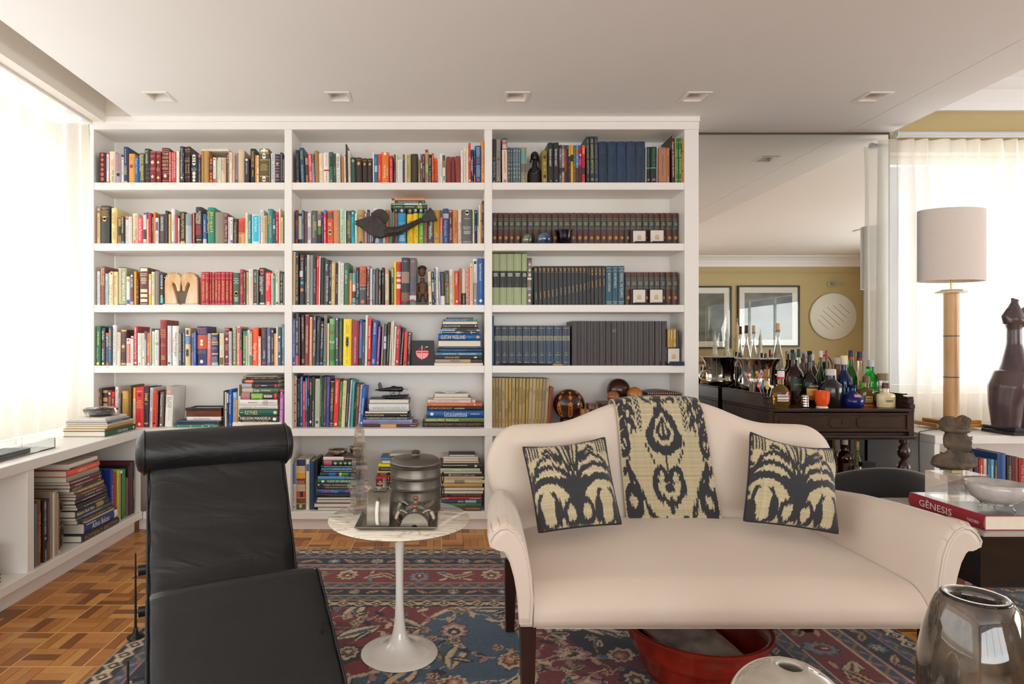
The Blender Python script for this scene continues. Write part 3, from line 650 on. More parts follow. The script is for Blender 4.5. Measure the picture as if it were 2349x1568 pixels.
ROW('middle', 'second', 662, 445, 10.213, 1160, """
162 217 375 3c3c3e b8a8a8 0|s 0 14 c=8a2430;s 30 46 c=9a4a30;s 46 62 c=6a4a34;s 63 82 c=463a70;s 83 94 c=b83038
220 315 365 d5c6ae 3a3634 0|b 5;p 10 18 c=3a3634;s 84 100 c=3c3a36
316 360 380 1e5a92 a8d0e8 0|l 5 25;u 40 84:OURIVES DE ENGANO
362 428 402 7d5040 5a3428 0|d 4 20:Braudel;l 38 90
432 520 440 dcdcdc 9a94a8 0|l 10 20;p 44 84 c=b4aec0
525 672 382 5d6264 d8cf80 0|u 13 78 x=38:HISTORIA DA MODERNIDADE A CRITICA;u 32 58 x=66:GLEN RIDGE;o 92 c=5a58a0
676 772 390 c48a28 e8e8e8 0|p 10 28 c=6a6a90;s 28 70 c=5a3a20;p 28 46 c=c8c0b8;p 48 74 c=508a3a;s 70 100 c=26292a
778 815 420 3a2f52 a8a0c8 0|o 14;l 40 90
815 880 370 dd2a50 f4dcd8 6|s 0 12 c=4a90c8;d 22 58:UNDERCOVER;d 64 98:UGANDA SUN
888 1035 380 e2663e 4a3a34 6|s 5 24 c=8a5a48;u 26 84 x=42:Brazil, the State and More Orders;o 40 60 66 c=a8b080
1045 1188 372 c98a5c f0dcb0 4|h 51 55:DIZ/QUE
1195 1315 337 b4dcc4 6a8a7c 4|d 8 30 x=58:Catherine Higgins;d 46 88 x=48 c=3a3a38:New Mexican in the Tropics;p 93 98 c=d8c040
1320 1345 378 e8e0cc d09080 2|l 50 88
1348 1466 388 4f565b c8c878 4|u 26 68 x=34:REALEZAS E BAIRROS;u 13 80 x=68:UMA HISTORIA DA BUROCRACIA;l 92 95
1467 1540 376 10b2c4 08687c 4|s 0 20 c=0a8a8c;o 9 c=d8f0f0;u 38 80:UNIVERSO BORGES
1550 1612 446 ddd8cc a8a090 4|l 70 95
1618 1765 366 b5995c 6a5630 2|hl 14 19;b 20 27;o 96 c=4a3a20
1770 1838 440 b87a88 f0d8dc 2|u 60 94:O nome das aguas;o 6
1840 1900 366 332f2f d8c0a8 2|l 8 22 c=c08060;u 62 96:STANDARD SUL
1902 1928 390 e4e4e4 a8a8a8 2|s 92 100 c=888888
1930 1998 430 2f5a9e d8d8e8 2|l 20 90
2002 2120 330 dedde0 9aa0a8 2|s 94 100 c=c8c4c4
2122 2200 400 3a7fb4 a8c8e0 2|s 94 100 c=4a8ac0
2204 2265 390 ddd0b8 a09070 2|
2268 2345 370 cc6a44 b05028 2|s 94 100 c=e0a080
""")
ROW('middle', 'second', 885, 445, 10.213, 1160, """
60 142 380 748e74 4a6048 5|l 10 90
150 175 430 7a9078 4a6048 5|
176 200 370 9a6a5c 7a4a40 4|
205 275 350 82584a 5aa0d0 4|s 0 12 c=22211f;o 4;l 40 70
280 470 348 1590c4 e0eef4 4|s 0 12 c=22211f;o 4 c=a8c8d0;h 38 41:CHARLES;h 43 45:DUBY;hl 73 90
490 640 348 ecc010 9a8420 4|s 0 14 c=1f1f1f;o 4 c=909898;h 8 12 c=e0e0e0:A/OPS;u 32 36:R;u 76 90:Moral III
643 755 348 ecc415 9a8420 4|s 0 12 c=1f1f1f;o 4 c=9ac0b0;u 58 80:Le Roi;
765 885 348 6fae40 d0e8b0 4|s 0 12 c=1f211d;o 4 c=90c0a8;u 48 72:Jacques le Goff;hl 79 84
890 972 350 95624e 6a3c2c 2|s 0 12 c=2c2624;o 4 c=5a90c0;u 40 80:HISTORIA
980 1115 370 3f4242 e4e4e0 3|d 32 76 x=60:HISTORIA DA VIDA;u 48 84 x=36:CURSO DAS IDEIAS;p 93 98 c=7a74a0
1118 1265 370 c0922e 8a6218 3|d 26 68 x=62:INTERNATIONAL REPORT;l 32 62 x=38;p 80 84 c=7a74a0
1270 1330 375 e06048 f0d0c0 2|s 0 20 c=5a4a50;l 25 62;s 64 100 c=b09080
1335 1475 340 274b80 9ab8d8 2|s 14 27 c=a8a8a6;b 15 18 22 26 c=c8c8c6;d 32 76:Antologia poetica;l 80 94
1480 1556 368 6c2236 e8c8d0 1|o 5;l 24 40;u 52 86:Italo Moriconi
1560 1690 370 cb8950 8a4e20 1|u 22 80 x=42:Os Contos do Noite Verde;l 35 66 x=66
1695 1772 355 e2d2ca 4a4038 1|u 36 92:Milton Norris Homenagem
1778 2030 360 5f5e5b d8d8d6 1|o 7 11;hl 24 28;h 47 57 c=f0f0f0:Pensamento/Diplomatico/Brasileiro;hl 60 70;p 90 93 c=9a9ac8
2035 2076 368 bfc8a8 8a9a70 1|o 30 40 c=6a9ab8;s 68 100 c=ddd6c0
2078 2142 370 27355e c8d0e0 0|o 7;l 45 60
2146 2168 410 4f9a68 d8e0d0 0|s 44 100 c=dcd8d0
2172 2222 258 e7d2b4 b09878 -8|l 50 70
2225 2262 190 f0a020 8a5a10 -10|s 42 45 c=4a2a18
2270 2312 152 3f3a4a d8d0d0 -4|s 0 10 c=4a4478;u 10 26:BRITISH;l 55 64;u 66 84:PARENTES
""")
ROW('middle', 'third', 662, 570, 10.213, 1310, """
80 150 75 d3bf9c a8906a -8|
165 235 105 2d2f31 d09a58 -8|o 7;u 22 80:IVAN KRAL NASE PRAHA;p 84 92 c=8a7458
250 380 145 2e3033 c8c8cc -4|l 14 50;p 32 44 x=25 c=c0c4c8;o 8 c=b84848;o 56 c=38a0d0;o 70 c=c08848
385 428 195 2c2c2e c0c0c0 -4|l 20 30;l 54 74
430 492 150 b5b3ab 8a7a58 -8|l 10 62;o 95 c=333333;l 66 90 c=3a3a3a
495 575 155 8a9298 b08a58 -8|l 8 82
580 650 178 2b2c2f b0b4b8 -10|u 26 76:UNE ANTHOLOGIE
650 722 178 dd2e33 f6e8e4 -16|d 7 22:Mucha;s 60 100 c=d8443f
724 745 180 ece8ea c0b8b8 -20|
750 838 205 2c2d30 55565a -16|
840 960 258 3a3e43 e8e8e8 -18|d 10 25 x=50:Slavnosti;u 36 92 x=60:PRAZSKY HRAD PRAGUE CASTLE
962 1005 275 2d2f33 d8d8d8 -14|d 10 38:Prague Castle;l 46 58;p 92 97
1008 1100 308 c8a468 f0e0c0 -12|d 6 34:PRAHA;d 44 64:PRAGUE;u 70 96:PRAG
1112 1160 342 2b2c2e c8b89a -12|d 26 74:JOSEF SUDEK
1165 1222 302 dedad6 b8b4b0 -12|
1225 1300 338 e4e2de 6a6a66 -14|d 5 97:VII. Novy domov salon 7th New Zen Salon
1308 1412 332 3e6e4c e4e8dc -8|d 18 50:vecir update a rise
1415 1490 572 f47a24 ffdcb0 -6|s 0 20 c=8a8a86;l 25 90
1498 1572 575 66bcc4 3a7a80 -6|l 5 30;s 36 56 c=dcd8cc;s 58 78 c=4a4848;o 94 c=26363a
1578 1655 440 25272b d0d4d8 -6|l 10 40 c=7a90b0;u 42 78:Prague Gold;p 86 98 c=5a5c60
1662 1820 412 c7694a 8f4634 -6|d 11 48 w=80:PRAGUE;s 52 100 c=45525f;h 55 62 c=d0ccc8:SAYER;o 92 c=e07048
1835 1910 402 5c2e2a e0c0b0 -8|s 0 8 c=b09088;b 26 42 84;d 46 78:the fog & plague;l 6 22
1912 1965 462 c0d6d8 80a0a8 -6|o 88 c=d04050;l 62 70
1968 2035 476 75728a e4e4ec -10|d 16 84:KAFKOV metaliceh prozkum
2045 2100 455 595344 9a9070 -6|l 8 92
2115 2170 505 28292b d0d0cc -10|d 4 44:CAFÉS LITERARIOS;o 58 64 70 76 82 c=e0a050;l 86 97
2178 2240 440 2e2a2c d0c8c8 -10|d 14 22:PRAG;l 26 44
2255 2349 470 e0d0aa c87858 0|s 0 14 c=d8a088;h 21 24:AGNES;d 32 72 c=6a5a48 x=30:THE LANDS OF THE BOHEMIAN KINGDOM;s 86 100 c=d8a088
""")
ROW('middle', 'third', 885, 580, 10.213, 1215, """
133 185 345 2f5878 d8d0a0 0|p 2 26 c=b8b090;l 42 95
180 250 205 f0cd18 c8a010 0|
252 358 208 e23034 2a2224 -8|s 23 62 c=e6e0e0;s 34 40 c=e23034;s 46 52 c=e23034;u 5 30 w=80:Naprej!;l 68 86 c=a02024
368 550 110 38363c e0dcdc -8|h 6 10:Muzeul/Pavlov;s 30 54 c=9a8278;s 54 72 c=2f3036;s 74 92 c=7a6050;p 88 94 x=50 w=36 c=b02228
555 718 112 6e6068 e0dcdc -8|h 6 10:Muzeul/Pavlov;s 40 72 c=565a64;s 80 90 c=c8ccd0;p 88 94 x=45 w=42 c=b02228;s 94 100 c=6c7080
985 1055 440 e7d6b8 d0785a 25|u 5 22 c=c8a898:Celia;p 29 44 c=a8b8a8;d 48 74:O SANGUE ONEGRO;o 94 c=333333
1068 1120 440 2a2a2a d8d8d0 20|l 4 16;p 24 30 c=70a088;p 32 60 c=c8c4c0;d 36 70 x=66 c=d8b030:PEREGRINACOES;l 84 92
1122 1165 362 2458a0 d8e4f0 20|d 4 24:Jorge Reis;d 32 84:O Baron veio pro Dorintro;o 96
1168 1225 325 e8dcc6 a89c88 15|l 8 60;l 82 88
1235 1265 440 a8b4d0 e4e4ee 20|s 0 30 c=6a80b8;l 10 92
1270 1375 440 33373a 788078 12|s 73 100 c=e2e0dc;d 6 30:Isaac Bashev;l 34 66 
1380 1475 410 49443a d8d0c0 12|d 10 32 x=60:THE LIBERTY OF MARTIN;p 36 43 c=d83828;u 46 94 x=66 c=e8dc20:MONTENEGRO;u 50 94 x=26 c=a8a068:A HISTORY OF
1478 1575 380 dedbd6 8a8884 10|d 18 68:Guia de viagem de Patmos;l 84 96
1580 1605 430 f0b020 a87810 6|
1608 1712 422 cf2f3c f0c8b8 8|d 6 34 x=58:Anna Karenina;l 10 44 x=38;o 90
1718 1768 360 a4652c 6a3c14 -4|l 10 90;p 92 98
1770 1878 375 e2c8bc 6a5a58 4|s 67 100 c=3c3937;l 74 96 c=b0aca8
1880 1922 362 c9b290 7a4a3a 2|o 10 24 38 52 66 80 94
1924 1968 370 d9485a f0c0c4 2|d 4 96:la Alma y las Palabras de Bea
1970 2040 240 e3ca9e a8885a 2|o 10 c=7a6a50;l 16 90
2042 2145 135 dcdde0 6a6a70 2|p 5 11 w=60 c=2c2c30;u 30 56 x=40:NABUCCO;s 52 100 c=9a94a0;o 90 c=d8d4d8
2150 2310 125 1d559c e4ecf6 -2|d 11 48:Seguranca Internacional;d 50 76 c=6a94c4:Perspectivas Brasileiras;o 91
""")
ROW('middle', 'fourth', 662, 715, 10.213, 1258, """
48 135 160 3a5fae e8e8c8 0|d 4 52 c=d8d860:The Netherlands at its best;d 54 82:Frans Lemmens;p 93 97 w=50 c=d8b040
150 235 30 46474a d8d8d8 -4|l 15 28;d 35 56:TEXTILES;l 62 76;s 81 100 c=c86068
238 268 118 6a3430 b08888 0|l 2 76
285 370 75 2a2826 c8c4b0 10|d 5 50:LECOURIEUX DU TEMPS 3;p 87 95 c=7a7a60
378 480 62 8b2c3b e8dfa0 -12|b 2;u 22 76:A DIVINA COMEDIA DE SALVADOR DALI;b 98 c=c88060
492 560 118 dc9562 f4dcc0 -14|l 6 90;o 3
575 650 88 464d53 dcdce0 -20|l 3 9;d 28 82:PINTURA VIRREYNAL
655 760 128 33383d c098c8 -35|d 6 30 x=38:Clusters;s 94 98 c=3a5a80
760 830 220 262222 dcdcdc -30|o 9 c=f0a040;d 15 62:ETNOGRAFIA DE AFRIQUE;d 65 82 c=28a8e0:DANSE DE BALI;p 93 97 c=4aa0d8
838 910 82 84847c 4a4a48 -25|l 8 88;o 94 c=3a3a38
900 950 268 ecd3a2 b89a68 -10|l 10 85
952 1085 158 5d9a5c ecf0e8 -4|s 0 12 c=84bc74;o 30 c=8a6050;h 46 54:Perfil;s 66 90 c=447a4c
1098 1165 138 57575d e4e4e8 -2|o 3;l 20 36 c=7a7a80;d 42 66:MERIDIONAL ART;p 87 90 c=88b0d8
1175 1262 152 34505a b8b838 -10|p 8 90 w=40 c=8a9030;l 10 88 c=2a3a20
1285 1480 168 f4d810 c8a018 -15|l 10 32 x=38 c=b09018;l 14 32 x=60 c=e09020;o 42 47 52 57 c=6a5a58;l 60 82 c=e07828;l 88 96 c=b09018
1490 1655 205 9a2c3a e8c8c8 -25|u 36 94:KULTURWEGE DER STADT RIO DE JANEIRO
1668 1735 168 3a7cc0 c87890 -25|s 0 12 c=1a5a9c;d 10 44:Fauvism Matisse;s 84 100 c=322c2c
1735 1800 238 5c6062 3a3c3c -30|l 6 44;l 56 70 c=c0c0c0
1808 1860 80 e0ded8 b8b4b0 -25|l 40 62;l 92 97
1862 1945 148 e04840 f6e8e4 -25|d 16 38:matisse;l 42 64;p 87 91 c=4a2c2c
1972 2085 195 1f4d9c e4eaf6 -45|d 6 32 x=50:HENRI MATISSE;l 36 54 c=5a80c0;p 86 96 w=46 c=8aa8d8
2098 2165 340 8a4a90 d8a8d0 -50|l 8 80;o 93 c=e8b030
2200 2240 280 9a9a96 444444 -40|s 66 100 c=a89870;l 5 60
2235 2300 282 5e5c58 e4dcd8 -30|s 30 60 c=d8d0dc;o 44 c=3a3a3a
2322 2425 240 28282a 78b0c8 -40|l 30 90
""")
ROW('middle', 'fourth', 885, 715, 10.213, 1255, """
122 160 245 dec79a a08a60 -45|l 10 30;o 90
163 192 215 e9e6dc b8b4a8 -30|
190 258 338 e2ddd6 b8b2aa -45|l 10 50;o 90
265 345 315 c52c36 f0c8c4 -45|d 10 24:Chair;d 34 56:Arte en;o 90
345 380 350 302c2e c8c4c4 -40|l 10 45
378 438 362 2d282a d8d4d4 -65|u 14 96:Arte Mundo Precolombino Memoria
440 518 465 e43a32 a02020 -35|p 86 97 w=40 c=6a1c1c
530 595 472 29211f c8b8a0 -35|p 3 8 c=e0a898;d 10 66 x=60:CALDERA Y FIESTAS;l 12 48 x=26;p 88 97 c=6a6460
""")
ROW('middle', 'fifth', 662, 850, 10.213, 1305, """
80 155 112 d0a888 5a4436 0|o 18 36 54 72 88
158 185 75 39465c d0d4d8 0|s 6 10 c=d8d8d0;l 12 95
190 262 185 1d3947 9ab0b0 -4|p 12 40 w=60 c=7a9090;p 14 38 w=40 c=1d3947;d 48 80:A ENVERNI CHUVA
268 335 135 3c4a88 c8d0e8 -4|d 2 32:Hundertwasser;l 34 80;o 94
330 380 248 ee3c32 f8d8d0 -2|l 6 44;p 54 62 c=f08070
385 430 168 5a92d8 b8d8f0 0|s 0 5 c=1a78c8;d 10 30:New York;s 66 88 c=4a5088;s 88 100 c=5a78b0
435 490 138 292123 d8d4d0 0|p 4 26 c=b02a30;l 44 58;o 94 c=d83a3a
492 550 165 2a282e e8e8ec -8|d 9 34:JACKSON;p 87 92
555 610 140 2e2d2f d8d4c8 -8|l 48 66;d 68 98:biografia de museu
615 735 190 c5c3a2 8ab0a0 -14|p 5 82 w=42 c=a3b7a1;o 90 c=2a4a98
738 780 135 285c40 b0c8b0 -16|l 16 80
788 822 145 2c3836 9aa8a8 -18|l 50 95
826 888 140 46413f a89880 -24|l 26 76;o 94 c=c0a890
898 970 140 4a4590 8a84c0 -26|l 20 60
975 1080 240 43403e e4c888 -32|s 0 2 c=d8a060;o 8 c=2a2626;d 16 66:THE VICTORIAN VISION;l 68 84 c=8a8478;h 90 94 c=e8e4dc:V&A;s 96 97 c=d8a060
1085 1200 205 e63430 f8e4e0 -42|d 5 50 x=52:Form Follows Freedom;o 94
1212 1275 248 35803c a8c878 -48|d 22 56:RAVISSANTE;p 89 93 c=58a058
1278 1368 230 e0cda0 b89a64 -55|d 6 34:Blood Traffic;l 40 64
1378 1450 205 35373a b0b0b0 -62|l 30 90
1455 1495 210 ced4da 6a9a4a -75|o 26 54 82 c=4a8a3a;l 10 90 c=444444
1500 1558 240 3aa0a4 90d0d0 -60|d 4 16:Catas
1575 1608 315 2c2c2e c8c0b0 -72|l 42 58
1610 1678 305 6d4534 e8c870 -60|d 8 52:DE FOUCAULT O ALQUIMISTA
1682 1728 330 cfcad2 8a7a80 -65|l 10 55;o 65 c=b05050
1735 1805 365 1268c8 d8e8f8 -72|d 30 70:FOTOGRAFIAS OLA RINDAL;o 90
""")
ROW('right', 'top', 1120, 300, 10.213, 1213, """
95 182 192 2b2a2e 9a9a9e 0|o 45 c=5a5a5e;u 52 88:TECNNE;p 96 99 w=50
184 298 192 8f8c80 5a574e 0|d 26 41 w=40:ARTE;o 46;l 53 86;p 96 99 w=40 c=3a3834
318 445 168 30536a e0c4b8 10|s 0 4 c=2e5870;p 5 24 c=d8a8b0;p 7 14 c=cc5a58;s 26 100 c=e0c4b4;l 30 78 c=8a5a50;o 96 c=8a7a70
458 515 385 4c5458 a8a49c 0|b 20 26 30 36;o 10 48 60 72 84
520 575 392 5a7078 b0aaa0 0|b 20 26 30 36;o 10 48 60 72 84
580 640 392 566a72 b0aaa0 0|b 20 26 30 36;o 10 48 60 72 84
645 700 390 5a747e b0aaa0 0|b 20 26 30 36;o 10 48 60 72 84
704 758 390 5c7680 b0aaa0 0|b 20 26 30 36;o 10 48 60 72 84
772 806 382 9a9478 5a5648 0|s 8 44 c=6aa09a;s 46 70 c=7a6a60;o 76 88
808 868 382 9c987a 5a5648 0|s 8 44 c=68a49c;s 46 70 c=7c6c60;o 76 88
872 905 385 96906e 5a5648 0|s 46 72 c=6c6058;o 12 30 80
1262 1385 450 8a7838 4a4020 6|o 18 c=6a5a28;o 22 80 c=3a3418;o 40 60 92 c=a8944c
1405 1530 270 242424 dcdcd8 4|d 16 58:Germania en espanol;p 93 96 w=12
1534 1660 270 232323 dcdcd8 4|d 16 58:Germania en espanol;p 93 96 w=12
1670 1724 322 6a5a62 d0b8a8 0|s 0 10 c=3a2a2a;s 10 40 c=7a7a90;s 60 76 c=26242a;o 28 84
1728 1788 330 a88a82 e0c8b8 0|s 0 10 c=6a6a80;o 24 52 78 c=d8c0b8;s 60 70 c=3a2c2c
1790 1832 340 8a3a2a d0a080 0|s 0 12 c=5a2424;o 46 c=c85a30;s 70 100 c=3c2424
1834 1878 332 2c2e2a c8c8b0 0|d 3 10:1977
1882 1930 335 b09a58 3a3028 0|s 30 100 c=2e2622;o 44 60 78 c=9a7038
1932 1990 335 e09a38 a8601a 0|s 26 44 c=26242a;o 50 c=e0602a
1993 2052 340 4a6a42 b8a848 0|o 10 24 38 52 c=6a9a4a;o 68 82 94 c=8a7a58
2056 2118 332 4a8cc8 d87a3a 0|s 12 24 c=c0603a;o 34 50 c=e09a60;s 60 100 c=5a3430
2122 2198 335 9a2450 e0d0d0 0|s 16 18 c=4a2a70;o 26 c=f0e0d8;s 36 52 c=c0308a;s 56 100 c=5a2030
2202 2270 340 d06a38 c02030 0|o 10 18 c=e0a060;s 24 60 c=b82028;s 60 78 c=4a2030;s 80 96 c=b82838
""")
ROW('right', 'top', 1345, 300, 9.996, 1187, """
0 75 130 24333f b0a46a 12|d 6 80:OS GRANDES ARTISTAS;p 90 96 w=60 c=5a5a4a
80 172 128 243440 c8b868 12|d 6 80:OS GRANDES ARTISTAS;p 90 96 w=60 c=8a8050
180 268 130 26394a 7a7a70 12|d 6 80:OS GRANDES ARTISTAS;p 90 96 w=60 c=5a6068
280 475 242 1d3049 3a4a60 10|hl 13 30;hl 62 70
482 692 242 1b324c 3a4a60 10|hl 13 33;hl 63 71
698 912 242 1c3554 3a4a60 4|hl 13 33;hl 62 70
918 1132 240 20344f 3a4a60 -4|hl 13 33;hl 65 70
1138 1358 242 1d3048 34445a -12|hl 12 32;hl 65 68
1372 1385 362 d8dcd4 9a9a90 -6|
1386 1478 362 242523 3a8a6a 0|d 4 54:WERKAUSGABE DER;s 57 60 c=38b090;hl 88 94 c=c8c8c8
1482 1618 362 242523 3a8a6a 0|d 4 54:WERKAUSGABE DER;s 57 60 c=38b090;hl 88 94 c=c8c8c8
1622 1634 356 d4d6ce 9a9a90 -6|
1658 1835 385 a9735a 6a4432 0|l 22 80;b 4 97
1840 1918 388 b07e50 6a4432 0|l 22 80;b 4
1950 2022 120 3c2226 e0d8d4 12|p 2 4 w=30;d 13 88:Imagens da Diplomacia Brasileira
2028 2048 168 d08a28 7a4a18 10|
2050 2112 172 1f7a3c d8d890 0|b 8 10 c=b8b040;d 25 42:Fotografia;l 46 80;o 93 c=d88a40
2120 2184 172 1c763a d8d890 0|b 8 10 c=b8b040;d 25 42:Fotografia;l 46 80;o 93 c=d88a40
2190 2212 180 c8862a 3a2c1c 0|s 10 34 c=2e2a20
2216 2268 212 b5793c 5a3a20 0|o 26 72 c=4a3020
""")
def _set(xs, yt, col, tc, spec): return "\n".join("%d %d %d %s %s 0|%s" % (a+2, b-1, yt, col[i%len(col)], tc, spec(i)) for i,(a,b) in enumerate(zip(xs[:-1], xs[1:])))
_br = ['4a2a24','46281f','4c2c26','502f28','47281f']
_bs = lambda i: "s 2 4 c=6a4028;s 18 50 c=%s;b 18 23 46 50 c=8a7a56;hl 28 40 c=b0a070;o 77 c=b07a3c" % ['343a3a','303838','2f3c46','39403c'][i%4]
ROW('right', 'second', 1120, 475, 10.213, 845, _set([92,212,350,485,618,780,922,1060,1222,1362,1498,1640,1765,1925,2075,2215,2350], 132, _br, 'b0a070', _bs))
ROW('right', 'second', 1345, 475, 9.996, 828, _set([55,190,335,472,612,748,885,1015,1145,1290,1430,1565,1705,1830,1985,2115], 132, _br, 'b0a070', _bs))
ROW('right', 'third', 1120, 570, 10.213, 1303, """
95 256 122 9aa67c e4e8e0 -4|s 33 65 c=232820;hl 37 44 c=e8e8e0;l 60 61 c=8aa068
258 428 122 9ca87e e4e8e0 -4|s 33 65 c=232820;hl 37 44 c=e8e8e0;l 60 61 c=8aa068
430 602 122 9aa67c e4e8e0 -5|s 33 65 c=232820;hl 37 44 c=e8e8e0;l 60 61 c=8aa068
604 782 122 9da97f e4e8e0 -6|s 33 65 c=232820;hl 37 44 c=e8e8e0;l 60 61 c=8aa068
792 918 126 a0ac84 e4e8e0 -8|s 33 65 c=232820;hl 37 44 c=e8e8e0;l 60 61 c=8aa068
922 1030 215 7a6a62 d8d4d0 -10|s 0 6 c=5a4e50;o 14 26 36 c=d0ccd0;s 42 46 c=e0dcd8;s 62 68 c=8aa0b8;o 78 90 c=d0ccd0
1036 1056 490 24402c 6a8a6a -18|
"""+"\n".join("%d %d 408 %s 9a7444 14|b 6 15 c=b08a50;o 10;l %d %d c=b08a50" % (a, a+w, c, 68-i*2, 86-i*2) for i,(a,w,c) in enumerate([(1064,98,'232326'),(1172,84,'26262a'),(1262,96,'232328'),(1362,90,'26272c'),(1456,94,'232a30'),(1554,90,'22242a'),(1648,98,'24262c'),(1750,90,'22252b'),(1844,88,'22262e'),(1936,86,'22262c'),(2026,90,'232730'),(2120,84,'22242a'),(2206,88,'22242a'),(2298,84,'22242a')])))
ROW('right', 'third', 1345, 590, 9.996, 1076, "\n".join("%d %d 195 22242a 9a7444 8|b 7 16 c=b08a50;o 12 21;l %d %d c=b08a50" % (a, a+82, 40-i*2, 58-i*2) for i,a in enumerate([4,94,184,272,360]))+"""
456 598 195 1d5068 c8d0c0 0|b 5 13 90 96;h 7 12:I;d 18 65:BELGIUM'S COMMAND;hl 92 94
602 728 195 1c4e66 c8d0c0 0|b 5 13 90 96;h 7 12:II;d 18 56:PAX BRITANNICA;hl 92 94
734 880 195 1e526a c8d0c0 0|b 5 13 90 96;h 7 12:III;d 18 80:FAREWELL THE TRUMPETS;hl 92 94
"""+_set([898,1020,1165,1318,1440,1560,1698,1830,1975,2110], 338, _br, 'b0a070', _bs))
_bl = ['29333f','2b3140','2c3b46','2c3a4a','2b3c50','323a4c','2e4050','2c405a','2f435a','343c52']
ROW('right', 'fourth', 1120, 715, 10.213, 1245, """
92 136 85 16406c 1e5080 0|
"""+"\n".join("%d %d 322 %s b8b090 0|hl 6 7;s 26 38 c=8a8a78;hl 28 37 c=3a4450;h 66 70:%d;hl 72 75;hl 91 93" % (a+2, b-2, _bl[i], i+1) for i,(a,b) in enumerate(zip([142,306,472,645,812,990,1168,1352,1535,1738],[304,470,640,808,988,1165,1348,1530,1732,1918])))+"\n"+_set([1960,2160,2310,2460], 215, ['33262a','362a2c'], '4a3a3c', lambda i: ""))
ROW('right', 'fourth', 1345, 715, 9.996, 1217, _set([152,302,448,575,702,862,1020,1178,1308,1442,1580,1735,1858], 212, ['342729','372b2b','33282a'], '6a5a58', lambda i: "hl 18 26 c=8a7a78" if i==3 else ""))
ROW('right', 'fourth', 1345, 715, 9.996, 812, """
1858 1912 388 ae8a2c e8d8b0 0|l 10 55
1914 1978 388 a8842a e8d8b0 0|l 10 55
1982 2060 388 b08c30 e8d8b0 0|l 10 55;hl 78 92
2064 2118 425 24303e 3a4858 0|
""")
ROW('right', 'fifth', 1120, 850, 7.83, 992, "\n".join("%d %d %d %s 2a2620 %d|d %d %d:%s;l 84 92 c=6a5a3a" % (a, a+w, 128+i*1, c, L, f0, f1, t) for i,(a,w,c,L,f0,f1,t) in enumerate([
(68,56,'a18a5c',2,22,46,'ENGENHO VELHO'),(126,56,'a08856',2,19,40,'SERGIO BUENO'),(186,54,'ab935c',0,22,70,'MUSEU NACIONAL DE BELAS ARTES'),(244,56,'b09c78',0,27,45,'INHOTIM'),(306,52,'b6984f',-2,62,80,'MUSEU PELE'),(368,54,'b2954e',-4,48,70,'MUSEU PAULISTA'),(430,58,'b29b6b',-8,19,46,'PALACIO DA ALVORADA'),(498,52,'a58a42',-12,19,28,'LAPA'),(560,56,'b39c68',-16,18,54,'CASA DE MENEZES ROSA'),(622,52,'b49a5c',-18,22,52,'CASA GRANDE ROSA'),(688,52,'b0934c',-22,23,42,'O TEATRO'),(746,54,'b8a47c',-28,19,27,'LIVRO'),(806,60,'b9a578',-32,25,32,'ITU'),(872,54,'ae965a',-34,23,46,'MACHADO ROSA'),(930,54,'b5994f',-38,22,47,'O MUSEU ROSA'),(990,56,'9a8478',-42,24,46,'MAM EM ROMA'),(1048,56,'b59e68',-46,19,28,'BRASIL')])) + """
1106 1178 295 8a4236 6a2a24 -48|l 10 60
""")
ROW('lower', 'lower', 650, 1000, 7.13, 1222, """
40 130 455 d8d8d8 6a7a98 -4|s 0 44 c=5a7ab0;l 50 86;o 94 c=3a3a3a
165 188 380 d8ccb8 a89880 0|
190 355 382 e0d4b8 e8d8c8 0|s 0 13 c=2c3264;s 14 25 c=cdb68a;s 26 38 c=e0a034;s 38 50 c=7e3a2a;h 42 49:BRASILIANA/DA BIBLIOTECA/NACIONAL;s 51 62 c=c8b090;s 63 76 c=c8522c;p 64 75 x=60 w=34 c=2e2624;s 77 88 c=7c4628;s 89 100 c=41583f;o 93 c=d8b060
368 428 375 ece4d2 8a7a68 0|p 10 24 c=4a70a8;l 40 90 c=d0c8b8
420 510 410 27466a 3a5a80 0|
515 560 380 202226 3a3c40 -6|l 40 90 c=5a8a5a
""")
# ---- lying stacks: left right top bottom colour lettering | spec ('E' = fore edge to the room)
STACKS = []
def STACK(name, x0, y0, s, text): STACKS.append((name, x0, y0, s, text))
STACK('left bay tall pile', 430, 850, 9.996, """
1275 2060 52 70 d8c2a8 a89070|
1285 2050 72 135 38322e c8b08a|o 4 c=d8c8a8;d 22 70:mi ultimo suspiro;d 74 92:LUIS BUNUEL
1248 2085 137 230 44484c c8c8c8|p 8 31 c=e0714e;l 12 28 c=f0d0c0
1248 2070 235 335 37343a e04848|s 0 28 c=b0b0ba;d 38 49:piaf;l 55 70 c=dddddd;p 92 97 c=e03a3a
1248 2078 338 452 55785a f4f4f0|s 0 30 c=c4bca4;d 32 48:Goya;d 53 80:Lion Feuchtwanger
1230 2070 455 615 39322f f0f0f0|s 0 23 c=b87880;p 27 58 c=7aba5a;d 29 56 c=d8d848:Sarney;d 62 84:REGINA;l 62 85;p 90 97 c=e03a3a
1200 2060 622 760 e6e4e0 6a6a6a|l 22 48;l 58 95 c=8a8a84;p 62 75 c=c0bcb8
1185 2070 770 845 dcdad6 c08080|d 6 34:H NAZARBAYEV;l 38 74 c=a8a8a8
1175 2060 850 1015 1d5f4b d8cfa0|d 16 48:KEYNES;l 4 12;o 94 c=e0d8b8
1160 2065 1020 1160 37352f f2f2ee|d 6 82 w=46 x=64:NELSON MANDELA;d 12 76 w=24 x=18 c=d8b060:Conversations with Myself;o 92
1030 2150 1175 1290 e2dad0 b8aca0|d 22 76:FOTOBIOGRAFIA JORGE AMADO
""")
